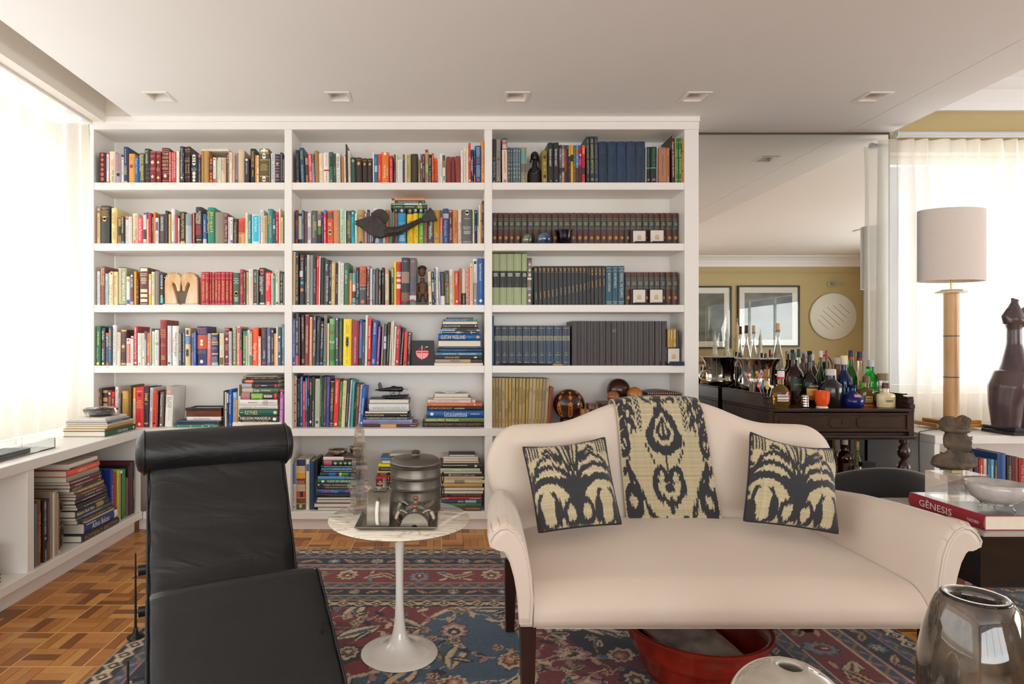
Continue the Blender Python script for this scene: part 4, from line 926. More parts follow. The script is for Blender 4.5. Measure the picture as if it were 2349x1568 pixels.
STACK('left bay low pile', 430, 850, 9.996, """
-15 765 1025 1115 dcdad8 6a6a6a|d 20 48:Francisco Dantas;d 50 68 c=3a3a3a:TRINTA FAXAS
-250 690 1118 1178 2c4060 4a6080|
-290 680 1180 1212 26364a c8d0d8|l 70 94
-300 680 1212 1265 2f8268 e0e0b0|b 10 38 40 65 67 95;o 81
""")
STACK('fourth shelf pile', 885, 715, 10.213, """
1415 2050 85 120 38393a b8b8b8|l 5 95
1345 2140 122 170 4c7c98 c8dce8|d 8 70:NORDENS BLA HAVER;s 88 100 c=6a9a60
1325 2145 178 260 2c2c2c e0dcd8|E
1305 2155 265 330 262524 e0e0e0|d 4 52:A THING OR TWO ABOUT BEER;l 55 88 c=8a7a68;o 94
1285 2180 335 382 2a2a2b d8d8d8|d 4 42:EDVARD MUNCH I BERGEN
1275 2195 384 420 3a4144 c0d0d8|s 0 38 c=9ac0e0;l 68 90;s 92 100 c=c8c8cc
1270 2185 422 482 3a3e3c e8ead8|s 0 6 c=8aa0a4;l 8 60;s 42 52 c=b0907a;s 78 82 c=c0a088;l 82 92
1228 2228 485 645 15599a e8dcc0|d 6 64:GUSTAV VIGELAND;l 70 78 c=6a98c8;o 93 c=d8a860
1218 2228 650 798 3a3436 ddd8d2|E
1250 2245 800 832 2f4a66 8ac0b0|l 10 90
1198 2255 838 938 21395e 5a7090|d 8 66:VIKING NORWAY
1155 2255 940 1012 3c7498 b8d8e8|l 15 46;d 50 88:FERROE ISLANDS
1150 2255 1015 1102 302d2c e0984a|d 21 52:MARIANNE HESKE;p 83 89 w=40 c=e0e0e0
1152 2250 1105 1190 a89a90 2e2a26|d 32 52:VIEWS;s 60 76 c=b8a06a;s 76 100 c=4a3a34
1125 2285 1193 1255 cfc4b4 e0dccf|E
""")
STACK('pile under model seaplane', 662, 850, 10.213, """
1885 2815 645 745 2e3644 e0ddd2|E
1885 2815 750 935 d8d8d8 b0b0b0|d 9 94:www.croatia.hr
1780 2790 938 992 4a4a4c dcdcdc|E
1750 2830 995 1075 25262c d8b890|d 4 44:ALFONS KEYSTONE;d 80 94:Oskar Maria
1745 2840 1078 1138 35352f c8dcd8|d 8 94:CHERISHING HUNGARY'S HERITAGE
1740 2900 1140 1215 7a88b8 b04060|s 34 48 c=5a9ac8;l 14 70;s 94 100 c=6aa0d0
1735 3005 1217 1245 a83a5a e8c0c8|l 30 90
1735 3000 1247 1320 33282a d8c0a0|s 33 62 c=c8a070;l 88 98
""")
STACK('pile under green glass dish', 885, 850, 10.213, """
1140 1935 505 565 d8d4ce e0dcd8|E
1125 1935 567 600 dcd6d2 e4e0dc|E
1105 2005 602 655 8a5a38 c8c8c8|E
985 2100 662 742 e6d0c4 b05a58|d 4 17:Coleccion;d 20 66 c=c08a80:BANCO HISPANO AMERICANO;o 92 c=b84050
968 2262 745 815 d0622f e8a070|l 10 70;o 86 c=e0e0e0
965 2260 820 912 2a2624 b08c50|d 4 45:LENINGRAD;d 50 68 c=f0ece0:Art and Architecture
960 2285 920 1100 15559c dce8f4|d 31 71 x=56:L'art au Luxembourg;l 31 71 x=22;l 78 93;o 9
910 2310 1110 1205 6a7a4a ecebc0|d 2 33:VANISHING AFRICA;d 36 56:Mirella Ricciardi
855 2315 1212 1335 241f1d 8a6a3c|d 4 94:82 CONTEMPORARY CHINESE PAINTERS
""")
STACK('bottom shelf left pile', 650, 1000, 7.13, """
648 1260 340 402 6a463e d8c0b8|s 0 55 c=e0d8d4;l 58 98
640 1260 404 484 252a28 78b898|s 4 24 c=b85a70;o 34 48 60 72 c=88c8a8;s 78 80 c=88c8a8;s 85 87 c=88c8a8
615 1230 490 530 2e3034 c8c8cc|l 8 96
618 1230 535 568 1f9ecb c0e8f4|d 30 62:LIVROES LUIS;d 66 96:LINHAS
610 1230 570 610 2f343a d0d0d4|l 8 96
598 1210 613 672 243a48 1c70c8|s 24 42 c=1e6cc0;s 52 58 c=e8d020;s 59 76 c=3a8a3a
562 1210 675 722 34506a dce8f0|s 0 68 c=5a94c8;d 70 92:SAN EDY
555 1200 725 795 20704a f0f4f0|o 14;d 26 86:FLAVIO DE CARVALHO
552 1200 798 842 3c282a f0e4e0|o 4;d 17 98:Imagens da Diplomacia Brasileira
548 1200 850 890 263034 e8b830|d 21 96:DESTINATIONS OF ECOTOURISM
542 1195 892 975 1f5aa8 e0687a|d 12 36:CAIXA:;d 37 54 c=b8d0e8:150 anos;d 72 96 c=e05a78:HISTORIA
528 1190 980 1032 20262a 5a5f62|d 32 96:Diversidade religiosa no Brasil
550 1190 1035 1072 2e3034 d4d4d4|E
535 1190 1073 1135 34486a c8cad8|E
500 1190 1140 1205 6a6464 c8c4c0|E
555 1190 1208 1268 8a8a8c c8c8c8|E
""")
STACK('pile behind pewter box', 860, 1000, 7.127, """
248 668 250 282 c8c2b4 8a8a80|l 14 66
225 705 283 312 e0a428 9a7018|s 0 24 c=5a5a2c;l 28 96
90 715 312 348 4a6a8a e8e8e0|s 0 22 c=3a84c8;s 30 46 c=d8b8a8;d 74 96:delestilo
108 700 350 415 2e3640 d8d8dc|E
60 700 420 475 e4dc10 b0a820|l 30 60
62 700 480 540 302d26 a8a498|l 6 60
36 690 543 575 d8a060 a87038|
50 690 578 606 2e2624 e0e0e0|l 6 20
40 690 607 634 6a4a44 e0a8a0|l 8 60
15 690 636 700 b81c2a 8a1018|
18 690 704 752 2f2f33 e8e8e8|p 8 12 w=50 c=e0e0e0;l 18 40
22 690 755 798 2a2a2e 8a8a90|l 16 80
18 690 800 870 c8c4bc 7a8ab0|o 10 c=d8a860
12 690 873 938 1b3a78 4a6aa8|l 10 60
0 690 940 975 a85038 d89080|l 5 90
0 690 980 1215 3a2c28 6a5a50|
""")
STACK('bottom shelf right pile', 860, 1000, 7.127, """
1210 1645 228 262 3f3836 e0dcda|E
1108 1690 278 305 d8d0cc e4e0dc|E
1112 1695 308 360 6a5048 e0dcd8|E
1105 1705 362 388 a07a64 c8a890|E
1060 1745 405 490 362f2d d8d4d0|l 8 66 x=60;o 86
1055 1718 500 550 bfcfb4 7a8a78|l 2 40;l 54 96
1060 1750 555 588 4a5458 dce0e4|E
1065 1775 592 640 28292b e8e0d0|d 20 80:SAO LEOPOLDO | a cidade se revela;p 20 24 c=c8a060
1090 1780 645 675 d8bc98 8a6a48|l 10 70
1095 1760 677 702 b8b088 d8d4b8|E
1110 1795 705 762 c9bd90 e4ddc0|d 4 26:ANTIGO;s 28 52 c=8a8068;d 62 90:MARC FERREZ
1105 1760 765 830 bd9c5a e0cc90|b 10 40
1100 1790 838 890 3a3634 d0ccd0|E
1095 1775 892 940 8a8486 c8c4c8|E
1080 1750 945 995 2c2423 b07a50|d 4 14:Rangel;d 26 98:PANTANAL & LLANOS
1075 1745 998 1046 a8202c f0d0d0|d 3 10:na;l 12 20;l 70 96
1100 1750 1048 1108 3a5a78 e0ecf0|d 40 54:BRASIL;s 58 86 c=a8c4dc
1090 1740 1110 1160 3d6a3a c8dcc0|s 0 60 c=4a7a48
1085 1740 1162 1232 5a3424 d8b090|l 60 96
""")
STACK('pile above carved fish', 885, 445, 10.213, """
135 912 85 132 e0a067 a8603a|s 0 9 c=7a2a40;l 12 36;l 40 94
135 912 136 202 3c3e42 dcd8d0|s 0 9 c=c8c0a0;d 20 80:Documentos da Politica Externa;l 93 97
118 960 206 246 6fa682 dfe8e0|s 0 4 c=4a9a5a;s 38 76 c=c8dcd0;s 80 84 c=e8f0e8
118 950 250 345 3d4433 c8c8b0|b 10;l 14 32;l 40 66;p 75 88 c=a89868
""")
STACK('lying across tan books', 430, 320, 10.213, """
325 950 228 252 e2dbc6 b0a890|l 4 70
305 965 256 276 e6dfcc c0b8a0|
""")
# ---------------------------------------------------------------- books
import colorsys
NAMES = [('black','262626'),('charcoal','454547'),('grey','7c7c7c'),('pale grey','b4b4b6'),('white','e2e0dd'),('cream','e4d8bc'),('tan','c0996a'),('beige','cbbba4'),('brown','6a4630'),('dark brown','46302a'),('maroon','6e2430'),('red','cc3038'),('rust','9c4a34'),('orange','e67a30'),('peach','e2bea2'),('yellow','e8cc20'),('mustard','b4923c'),('olive','7c7646'),('green','3c7a48'),('dark green','2a5040'),('lime','a8c04a'),('pale green','b4c8a4'),('teal','2c848a'),('sky blue','6ab0d4'),('blue','2858a8'),('navy','24365a'),('slate blue','56687c'),('pale blue','b0c8da'),('purple','5a4884'),('mauve','9a8aa0'),('pink','d8607c'),('dusty pink','c8908e'),('violet','b060b0')]
def _lab(h):
    r, g, b = rgb(h); l, m, s = .41*r+.54*g+.05*b, .21*r+.68*g+.11*b, .09*r+.28*g+.63*b; l, m, s = [max(x, 0)**(1/3) for x in (l, m, s)]
    return (.21*l+.79*m, 1.98*l-2.43*m+.45*s, .026*l+.78*m-.81*s)
_NL = [(n, _lab(h)) for n, h in NAMES]
def cname(h):
    a = _lab(h); return min(_NL, key=lambda t: (t[1][0]-a[0])**2+1.6*(t[1][1]-a[1])**2+1.6*(t[1][2]-a[2])**2)[0]
paper_m = vcol('book_cover', .42, bump=.12, bscale=500, noise=.07, nscale=45)
print_m = vcol('book_print', .45, noise=.02)
page_m = mat('page_edges', 'e6ddcb', .8, noise=.12, nscale=90, stretch=(30, .5, .5))
def profile(w, hard, n=7):
    b = min(.007, .22*w) if hard else min(.0015, .1*w); return [(-w/2+w*i/(n-1), b*abs(2*i/(n-1)-1)**2.2) for i in range(n)]
def parse(spec):
    out = []
    for it in spec.split(';'):
        it = it.strip()
        if not it: continue
        head, _, txt = it.partition(':'); tk = head.split(); kw = {}; nums = []
        for q in tk[1:]:
            if '=' in q: a, b = q.split('='); kw[a] = b
            else: nums.append(float(q))
        out.append((tk[0], nums, kw, txt))
    return out
def spine_print(w, h, hard, spec, tcol, rr):
    """lettering, bands and labels printed on the spine: quads and letters that follow its curve"""
    deco = MB(); pr = profile(w, hard); lay = [0]
    def yat(x):
        for (a, ya), (b, yb) in zip(pr[:-1], pr[1:]):
            if a <= x <= b+1e-9: return ya+(yb-ya)*(x-a)/(b-a)
        return pr[-1][1]
    def strip(z0, z1, x0, x1, c):
        xs = sorted(set([x0, x1]+[p for p, _ in pr if x0 < p < x1])); e = .00025+lay[0]*.00007
        deco.loft([[(x, yat(x)-e, z0) for x in xs], [(x, yat(x)-e, z1) for x in xs]], c=c, closed=False)
    for kind, nums, kw, txt in parse(spec):
        lay[0] += 1; c = rgb(kw.get('c', tcol)); zf = lambda p: max(0.001, h*(1-p/100.0)); e = .0003+lay[0]*.00007
        xc = (float(kw.get('x', 50))/100-.5)*w; wf = float(kw['w'])/100 if 'w' in kw else None
        if kind == 's': strip(zf(nums[1]), min(h-.0005, zf(nums[0])), -w/2, w/2, c)
        elif kind == 'p': q = (wf or .78)*w/2; strip(zf(nums[1]), zf(nums[0]), max(-w/2, xc-q), min(w/2, xc+q), c)
        elif kind == 'b':
            for p in nums: strip(zf(p)-.0009, zf(p)+.0009, -w*.48, w*.48, c)
        elif kind == 'o':
            for p in nums:
                r = min(.30*w, .011); z = zf(p); z = min(max(z, r), h-r); k = RND.choice((4, 6, 8)); y = min(yat(-r*.8), yat(0))-e-(.0004 if hard else 0)
                deco.add([(xc+r*math.sin(2*PI*i/k), y, z+1.15*r*math.cos(2*PI*i/k)) for i in range(k)], [tuple(range(k))[::-1]], 0, c)
        elif kind in 'du':
            L = (nums[1]-nums[0])/100*h; v, f, W_ = text2d(txt)
            if not v: continue
            sx = L/W_; sy = min(((wf or (.40 if 'x' in kw else .58))*w)/.72, sx*1.9); zc = zf((nums[0]+nums[1])/2); y = -e
            s = 1 if kind == 'd' else -1
            deco.add([(xc+s*(q-.36)*sy, y, zc-s*(p*sx-L/2)) for p, q in v], f, 0, c)
        elif kind == 'h':
            ls = txt.split('/'); n = len(ls); zt, zb = zf(nums[0]), zf(nums[1]); lh = (zt-zb)/n
            for i, t in enumerate(ls):
                v, f, W_ = text2d(t)
                if not v: continue
                sw = min(.84*w, W_*lh*1.35); sy = lh*.72/.72*.95; z = zt-lh*(i+.5)
                deco.add([(xc+p*sw/W_-sw/2, -e, z+(q-.36)*sy) for p, q in v], f, 0, c)
        elif kind == 'l':
            z, zb = zf(nums[0]), zf(nums[1]); t = min(.2*w, .0045)/2; y = -e
            while z > zb+.002:
                q = min(rr.uniform(.004, .016), z-zb); deco.add([(xc-t, y, z), (xc+t, y, z), (xc+t, y, z-q), (xc-t, y, z-q)], [(0, 3, 2, 1)], 0, c); z -= q+.0028
        elif kind == 'hl':
            zt, zb = zf(nums[0]), zf(nums[1]); n = max(1, int((zt-zb)/.0055)); y = -e
            for i in range(n):
                z = zt-(zt-zb)*(i+.5)/n; q = w*rr.uniform(.24, .37); t = .0011
                deco.add([(-q, y, z-t), (q, y, z-t), (q, y, z+t), (-q, y, z+t)], [(0, 1, 2, 3)], 0, c)
    return deco
def make_book(name, w, h, dep, col, tcol, spec, hard, flip=False, pages=None):
    """origin at the middle of the foot of the spine; the spine looks towards -y"""
    rr = random.Random(int(w*1e5)+int(h*1e5)); pr = profile(w, hard); t = min(.0024 if hard else .0012, w*.22); c = rgb(col)
    outer = [(-w/2, dep)]+pr+[(w/2, dep)]; inner = [(-w/2+t, dep)]+[(max(-w/2+t, min(w/2-t, x)), y+t) for x, y in pr]+[(w/2-t, dep)]
    k = len(outer); m = MB()
    for pts, z in ((outer, 0), (inner, 0), (inner, h), (outer, h)): m.v += [(x, y, z) for x, y in pts]
    fs = []
    for i in range(k-1): fs += [(i, i+1, 3*k+i+1, 3*k+i), (k+i+1, k+i, 2*k+i, 2*k+i+1), (i, k+i, k+i+1, i+1), (2*k+i, 3*k+i, 3*k+i+1, 2*k+i+1)]
    fs += [(0, 3*k, 2*k, k), (k-1, 2*k-1, 3*k-1, 4*k-1)]
    for f in fs: m.f.append(f); m.m.append(0); m.c.append(c)
    pg = MB().box((-w/2+t*1.02, pr[0][1]+t*1.05+.0012, .003), (w/2-t*1.02, dep-.003, h-.0035))
    deco = spine_print(w, h, hard, spec, tcol, rr) if spec else None
    if flip:
        R = Matrix.Translation((0, dep, 0)) @ Matrix.Rotation(PI, 4, 'Z')
        for q in (m, pg, deco):
            if q: q.xf(R)
    o = m.build(name, paper_m); p = pg.build('page_block', page_m if not pages else pages, o)
    if deco and deco.v: deco.build('spine_lettering', print_m, o)['kind'] = 'stuff'
    return o
ORD = 'first second third fourth fifth sixth seventh eighth ninth tenth eleventh twelfth thirteenth fourteenth fifteenth sixteenth seventeenth eighteenth nineteenth twentieth'.split()
def ordn(i): return ORD[i] if i < 20 else ('twenty-' if i < 29 else 'thirty-')+ORD[i % 10] if (i+1) % 10 else {29: 'thirtieth', 39: 'fortieth'}[i]
LABELS = []                                        # (object, look, left colour, right colour, place, ordinal)
def look(w, h, hm, col, tcol, spec, kindword):
    s = ('thick ' if w > .034 else 'slim ' if w < .015 else '')+('tall ' if h > hm*1.12 else 'short ' if h < hm*.86 else '')
    ks = {k for k, *_ in parse(spec)}
    x = ' with '+cname(tcol)+' lettering' if ks & set('duhl') else ' with '+cname(tcol)+' ornament' if ks & {'o', 'b'} else ''
    return s+cname(col)+' '+kindword+x
YF = {'fifth': .052, 'lower': .02}
YF2 = {('right','second'): .08, ('right','third'): .065, ('right','fourth'): .03, ('middle','second'): .06}
def yfr(bay, shelf): return YF2.get((bay, shelf), YF.get(shelf, .012))
rows = {}
for bay, shelf, x0, y0, s, base, text in BOOK_ROWS:
    for ln in text.strip().splitlines():
        a, _, spec = ln.partition('|'); a = a.split()
        if len(a) < 6: continue
        xl, xr, yt = [float(q) for q in a[:3]]; d = 3.795+yfr(bay, shelf)
        key = (bay, shelf, base == 812)
        rows.setdefault(key, []).append([PX(x0+xl/s, d), PX(x0+xr/s, d), PZ(y0+yt/s, d), a[3], a[4], float(a[5])/s*d/F, spec, d])
LEAN = {}
for (bay, shelf, mini), lst in rows.items():
    z0 = SH[shelf] if not mini else PZ(715+812/9.996, 3.807)
    lst.sort(key=lambda b: b[0]+b[1]+b[5]); hs = sorted(b[2]-z0 for b in lst); hm = hs[len(hs)//2]
    # neighbours must not share space, at the foot or at the head
    for _ in range(3):
        for a, b in zip(lst[:-1], lst[1:]):
            gap = min(b[0]-a[1], (b[0]+b[5])-(a[1]+a[5]))
            if gap < .0004:
                q = (.0004-gap)/2; wa, wb = a[1]-a[0], b[1]-b[0]
                if wa > wb*2: a[1] -= 2*q
                elif wb > wa*2: b[0] += 2*q
                else: a[1] -= q; b[0] += q
    # a leaning row: make the tilt change smoothly so that boards lie on each other
    hx = upx[{'left': 0, 'middle': 1, 'right': 2, 'lower': 1}[bay]][1]; hx2 = upx[{'left': 1, 'middle': 2, 'right': 3, 'lower': 2}[bay]][0]
    ov = max(0, hx+.001-min(lst[0][0], lst[0][0]+lst[0][5]))
    if ov: lst[0][0] += ov; lst[0][1] += ov*.6
    for a, b in zip(lst[:-1], lst[1:]):
        q = max(a[1]-b[0], a[1]+a[5]-b[0]-b[5])
        if q > 0: b[0] += q; b[1] = max(b[1], b[0]+.0035)
    for k in range(len(lst)-1, -1, -1):
        b = lst[k]; lim = hx2-.001 if k == len(lst)-1 else lst[k+1][0]
        q = max(b[1], b[1]+b[5])-(hx2-.001)
        if q > 0:
            if k: lst[k][0] -= q; lst[k][1] -= q; lst[k-1][1] -= max(0, lst[k-1][1]-lst[k][0])
        break
    for i, (xl, xr, zt, col, tcol, dx, spec, d) in enumerate(lst):
        w = max(.0035, xr-xl); top_ = {'top': ZT, 'second': SH['top']-.046, 'third': SH['second']-.046, 'fourth': SH['third']-.046, 'fifth': SH['fourth']-.046, 'lower': .595}[shelf]; h = min(max(.06, zt-z0), .335, top_-z0-.004-.02*abs(dx)/.03); hard = w > .0165 or RND.random() < .3
        jit = RND.uniform(-.004, .006); dep = min(max(.11, h*.70), .185)-RND.uniform(0, .012)
        if shelf == 'fifth': dep = min(dep, .175)
        if mini: dep = .10
        setv = bay == 'right' and not mini and (shelf in ('second', 'third', 'fourth') or (shelf == 'top' and 't' == 't' and '3a4a60' in tcol) or (shelf == 'fifth'))
        nm = 'bound_volume' if setv and w > .012 else 'hardback' if hard else 'paperback'
        if setv: jit *= .3
        dep = min(dep, YBK-(d-3.795)-.012)
        b = make_book(nm, w*.985, h, dep, col, tcol, spec, hard)
        th = math.atan2(-dx, h); xc = (xl+xr)/2+dx
        b.rotation_euler = (0, th, 0); b.location = (xc, CY+d+jit, z0+.0004+abs(math.sin(th))*w/2)
        lo, hi = hx+.001, hx2-.001
        place = ('top' if shelf == 'top' else shelf)+' shelf '+bay+' bay' if bay != 'lower' else 'bottom shelf middle bay'
        if mini: place = 'on the medal case'
        lc_ = cname(lst[i-1][3]) if i else 'none'; rc_ = cname(lst[i+1][3]) if i < len(lst)-1 else 'none'
        LABELS.append((b, look(w, h, hm, col, tcol, spec, nm.replace('_', ' ')), lc_, rc_, place, i, len(lst)))
        b['category'] = 'book'; b['group'] = 'books on the '+place if not mini else 'small volumes on the medal case'
    # lying stacks
def stack(nm, x0, y0, s, text, zbase, yf, depmax=.185, sort=True):
    items = []
    for ln in text.strip().splitlines():
        a, _, spec = ln.partition('|'); a = a.split(); items.append([float(q) for q in a[:4]]+[a[4], a[5], spec])
    items.sort(key=lambda t: -t[3]); z = zbase; out = []
    for k, (xl, xr, yt, yb, col, tcol, spec) in enumerate(items):
        jit = RND.uniform(-.005, .005); d = 3.795+yf; L = PX(x0+xr/s, d)-PX(x0+xl/s, d); w = (yb-yt)/s*d/F*.978
        dep = min(depmax, max(.12, L*.72)); xc = (PX(x0+xr/s, d)+PX(x0+xl/s, d))/2; flip = spec.strip() == 'E'
        tall = k*0
        b = make_book('art_book', w, L, dep, col, tcol, '' if flip else spec, False if w < .02 else True, flip)
        b.rotation_euler = (0, -PI/2, 0); b.location = (xc+L/2, CY+d+jit, z+w/2+.0003); z += w+.0006
        LABELS.append((b, ('thick ' if w > .03 else 'thin ' if w < .013 else '')+cname(tcol if False else col)+(' book showing its pages' if flip else ' book with '+cname(tcol)+' lettering'), None, None, nm, k, len(items)))
        b['category'] = 'book'; b['group'] = 'books in the '+nm if not nm.startswith('lying') else 'booklets '+nm
    return z
STZ = {}
for nm, x0, y0, s, text in STACKS:
    if nm == 'pile above carved fish': zb, yf = None, .062
    elif 'fourth' in nm: zb, yf = SH['fourth'], .012
    elif 'bottom' in nm or 'pewter' in nm: zb, yf = SH['lower'], -.005
    elif nm.startswith('lying'): zb, yf = None, .014
    else: zb, yf = SH['fifth'], .045
    if zb is None:
        zb = max(b[2] for b in rows[('middle', 'second', False)] if -.31 < b[0] < -.03)+.001 if nm.startswith('pile above') else max(b[2] for b in rows[('left', 'top', False)] if -1.54 < b[0] < -1.46)+.002
    STZ[nm] = stack(nm, x0, y0, s, text, zb, yf)
def finish_labels():
    used = {}
    from collections import Counter
    def cand(e, lv):
        o, lk, a, b, pl, i, n = e
        if a is None:
            top = 'topmost' if i == n-1 else 'bottom one' if i == 0 else ordn(i)+' from below'
            return lk+', '+top+(' in ' if not pl.startswith('lying') else ', ')+pl
        if lv == 0: return lk+', '+pl
        if lv == 1: return lk+', '+('right of a %s one, ' % a if a != 'none' else 'leftmost on ')+pl
        if lv == 2 and 'none' not in (a, b): return lk+', between %s and %s ones, ' % (a, b)+pl
        return lk.replace(' with', ' with')+', '+(ordn(i)+' from left, ')+pl
    todo = LABELS; lv = {id(e): 0 for e in todo}
    for rnd in range(4):
        cs = Counter(cand(e, lv[id(e)]) for e in todo)
        for e in todo:
            if cs[cand(e, lv[id(e)])] > 1: lv[id(e)] = min(3, lv[id(e)]+1)
    for e in todo:
        t = cand(e, lv[id(e)])
        for cut in ('slim ', 'short ', 'tall ', 'thick '):
            if len(t.replace('-', ' ').split()) <= 16: break
            t = t.replace(cut, '', 1)
        for a_, b_ in ((' lettering', ' print'), ('pile behind pewter box', 'pewter box pile'), ('bottom one in', 'lowest in'), (' from below in', ' up in'), ('book showing its pages', 'book, pages outward'), (' shelf ', ' ')):
            if len(t.split()) > 16: t = t.replace(a_, b_, 1)
        if len(t.replace('-', ' ').split()) > 16:
            i_ = t.find(' with '); j_ = t.find(',', i_)
            if i_ > 0 and j_ > 0: t = t[:i_]+t[j_:]
        e[0]['label'] = t
# ---------------------------------------------------------------- things standing on the shelves
def blob(name, mb, m, parent=None, voxel=.004, it=3, loc=None):   # many round pieces grown into one continuous carved surface
    return mb.build(name, m, parent, 180, loc, [('REMESH', dict(mode='VOXEL', voxel_size=voxel, use_smooth_shade=True)), ('SMOOTH', dict(factor=.5, iterations=it))])
onyx = mat('honey_onyx', 'e6d2b2', .35, noise=.25, nscale=14, col2='c58f52', stretch=(1, 1, .35), coat=.3)
hp = [(1750,990),(1750,700),(1752,450),(1775,370),(1840,290),(1930,255),(2030,268),(2110,310),(2140,390),(2132,500),(2115,600),(2112,690),(2075,700),(2040,690),(2030,600),(1990,520),(1955,480),(1930,545),(1970,650),(2010,800),(2048,990)]
for k, (mx, lb) in enumerate(((None, 'carved honey onyx horse head bookend facing right'), (1, 'carved honey onyx horse head bookend facing left beside red volumes'))):
    d = 3.835; pts = [(210+x/10.213, 600+y/10.213) for x, y in hp]
    if mx: pts = [(838-u+.6, v) for u, v in pts][::-1]
    q = [(PX(u, d), PZ(v, d)) for u, v in pts]; z0 = SH['third']; zz = min(z for x, z in q); q = [(x, z-zz+z0+.006) for x, z in q]
    xs_ = [x for x, z in q]; t = thing('horse_bookend', lb, 'bookend', ((min(xs_)+max(xs_))/2, CY+d, z0), 'pair of horse head bookends')
    MB().prism(q, CY+d-.028, CY+d+.028).build('horse_head', onyx, t, 180, mods=[('BEVEL', dict(width=.006, segments=2, limit_method='NONE')), ('REMESH', dict(mode='VOXEL', voxel_size=.0028, use_smooth_shade=True)), ('SMOOTH', dict(factor=.5, iterations=4))])
    MB().box((min(xs_)-.006, CY+d-.035, z0+.0003), (max(xs_)+.008, CY+d+.035, z0+.0065), bev=.0015).build('plinth', mat('onyx_plinth', 'd8cfc0', .35, noise=.1), t)
    mane = MB()
    for i in range(7):
        u = 2 if not mx else -2; a = q[3+0] if not mx else q[-4]
        i0 = [3, 4, 5, 6, 7] if not mx else [-4, -5, -6, -7, -8]; j = i0[min(i//2+0, 4)]; j2 = i0[min(i//2+1, 4)]; f = .5*(i % 2)
        x = q[j][0]*(1-f)+q[j2][0]*f; z = q[j][1]*(1-f)+q[j2][1]*f; mane.box((x-.004, CY+d-.030, z-.006), (x+.004, CY+d+.030, z+.0022))
    mane.build('mane', onyx, t)
# carved dark fish in front of the second shelf
fm = mat('carved_dark_wood', '332c29', .55, noise=.35, nscale=40, bump=.6, bscale=120)
d = 3.822; t = thing('fish_sculpture', 'dark carved wooden bird-headed fish in front of the colourful paperbacks', 'sculpture', (PX(890, d), CY+d, SH['second']))
def pf(x, y, second=False): return ((885 if second else 662)+x/10.213, 445+y/10.213)
b = MB(); yc = CY+d
head = [pf(*a) for a in ((1545,640),(1700,600),(1850,545),(2000,505),(2150,560),(2250,700),(2330,840),(2310,960),(2200,1030),(2060,1020),(1900,930),(1750,820),(1640,750),(1545,700),(1620,680))]
hq = [(PX(u, d), PZ(v, d)) for u, v in head]; MB().prism(hq, yc-.021, yc+.021).build('head', fm, t, 180, mods=[('BEVEL', dict(width=.010, segments=3, limit_method='NONE')), ('REMESH', dict(mode='VOXEL', voxel_size=.003, use_smooth_shade=True)), ('SMOOTH', dict(factor=.5, iterations=5))])
path = [pf(2230, 900), pf(60, 880, 1), pf(250, 870, 1), pf(450, 800, 1), pf(650, 705, 1), pf(850, 600, 1)]
rad = [.024, .028, .026, .021, .016, .013]; pts = [(PX(u, d), yc, PZ(v, d)) for u, v in path]
sp = spline(pts, 6); rr_ = [rad[min(i//6, 4)]*(1-(i % 6)/6)+rad[min(i//6+1, 5)]*((i % 6)/6) for i in range(len(sp))]
MB().tube(sp, rr_, 14).build('body', fm, t, 180)
sc = MB()
for i in range(2, len(sp)-2):
    for a in (-1.0, -.35, .35, 1.0): q = sp[i]; r = rr_[i]; sc.ell((q.x, q.y-math.cos(a)*r, q.z+math.sin(a)*r), (.006, .003, .006), 8, 5)
o = sc.build('scale_relief', fm, t, 180); o['kind'] = 'stuff'
tail = [(PX(u, d), PZ(v, d)) for u, v in (pf(830, 580, 1), pf(870, 510, 1), pf(960, 420, 1), pf(1040, 310, 1), pf(1110, 400, 1), pf(1160, 500, 1), pf(1212, 620, 1), pf(1100, 630, 1), pf(1000, 640, 1), pf(880, 660, 1))]
MB().prism(tail, yc-.008, yc+.008).build('tail_fin', fm, t, mods=[('BEVEL', dict(width=.003, segments=2))])
dz = [(PX(*[pf(2130, 520)[0]][:1], d)+.0555*math.cos(a), PZ(pf(0, 530)[1], d)+.052*math.sin(a)) for a in [2*PI*i/28 for i in range(28)]]
MB().prism(dz, yc+.008, yc+.024).build('fin_disc', fm, t, mods=[('BEVEL', dict(width=.003, segments=2))])
for x, y, sec in ((1985, 1165, 0), (155, 1160, 1)):
    u, v = pf(x, y, sec); MB().tube([(PX(u, d)+.004, yc, SH['second']+.0005), (PX(u, d)+.012, yc, SH['second']+.055)], .0065, 10).build('peg', fm, t, 60)
MB().box((PX(842, d), yc-.02, SH['second']+.0004), (PX(914, d), yc+.02, SH['second']+.004)).build('acrylic_stand', glass('clear_acrylic', 'f4f8f8', .02), t)
for a, r in ((hq[3], .011),): MB().lathe([(r, 0), (r, .002), (r*.7, .002), (r*.7, 0)], (0, 0, 0), 16, cap=False).xf(Matrix.Translation((a[0]-.0, yc-.0225, a[1]-.02)) @ Matrix.Rotation(PI/2, 4, 'X')).build('eye_ring', fm, t, 180)
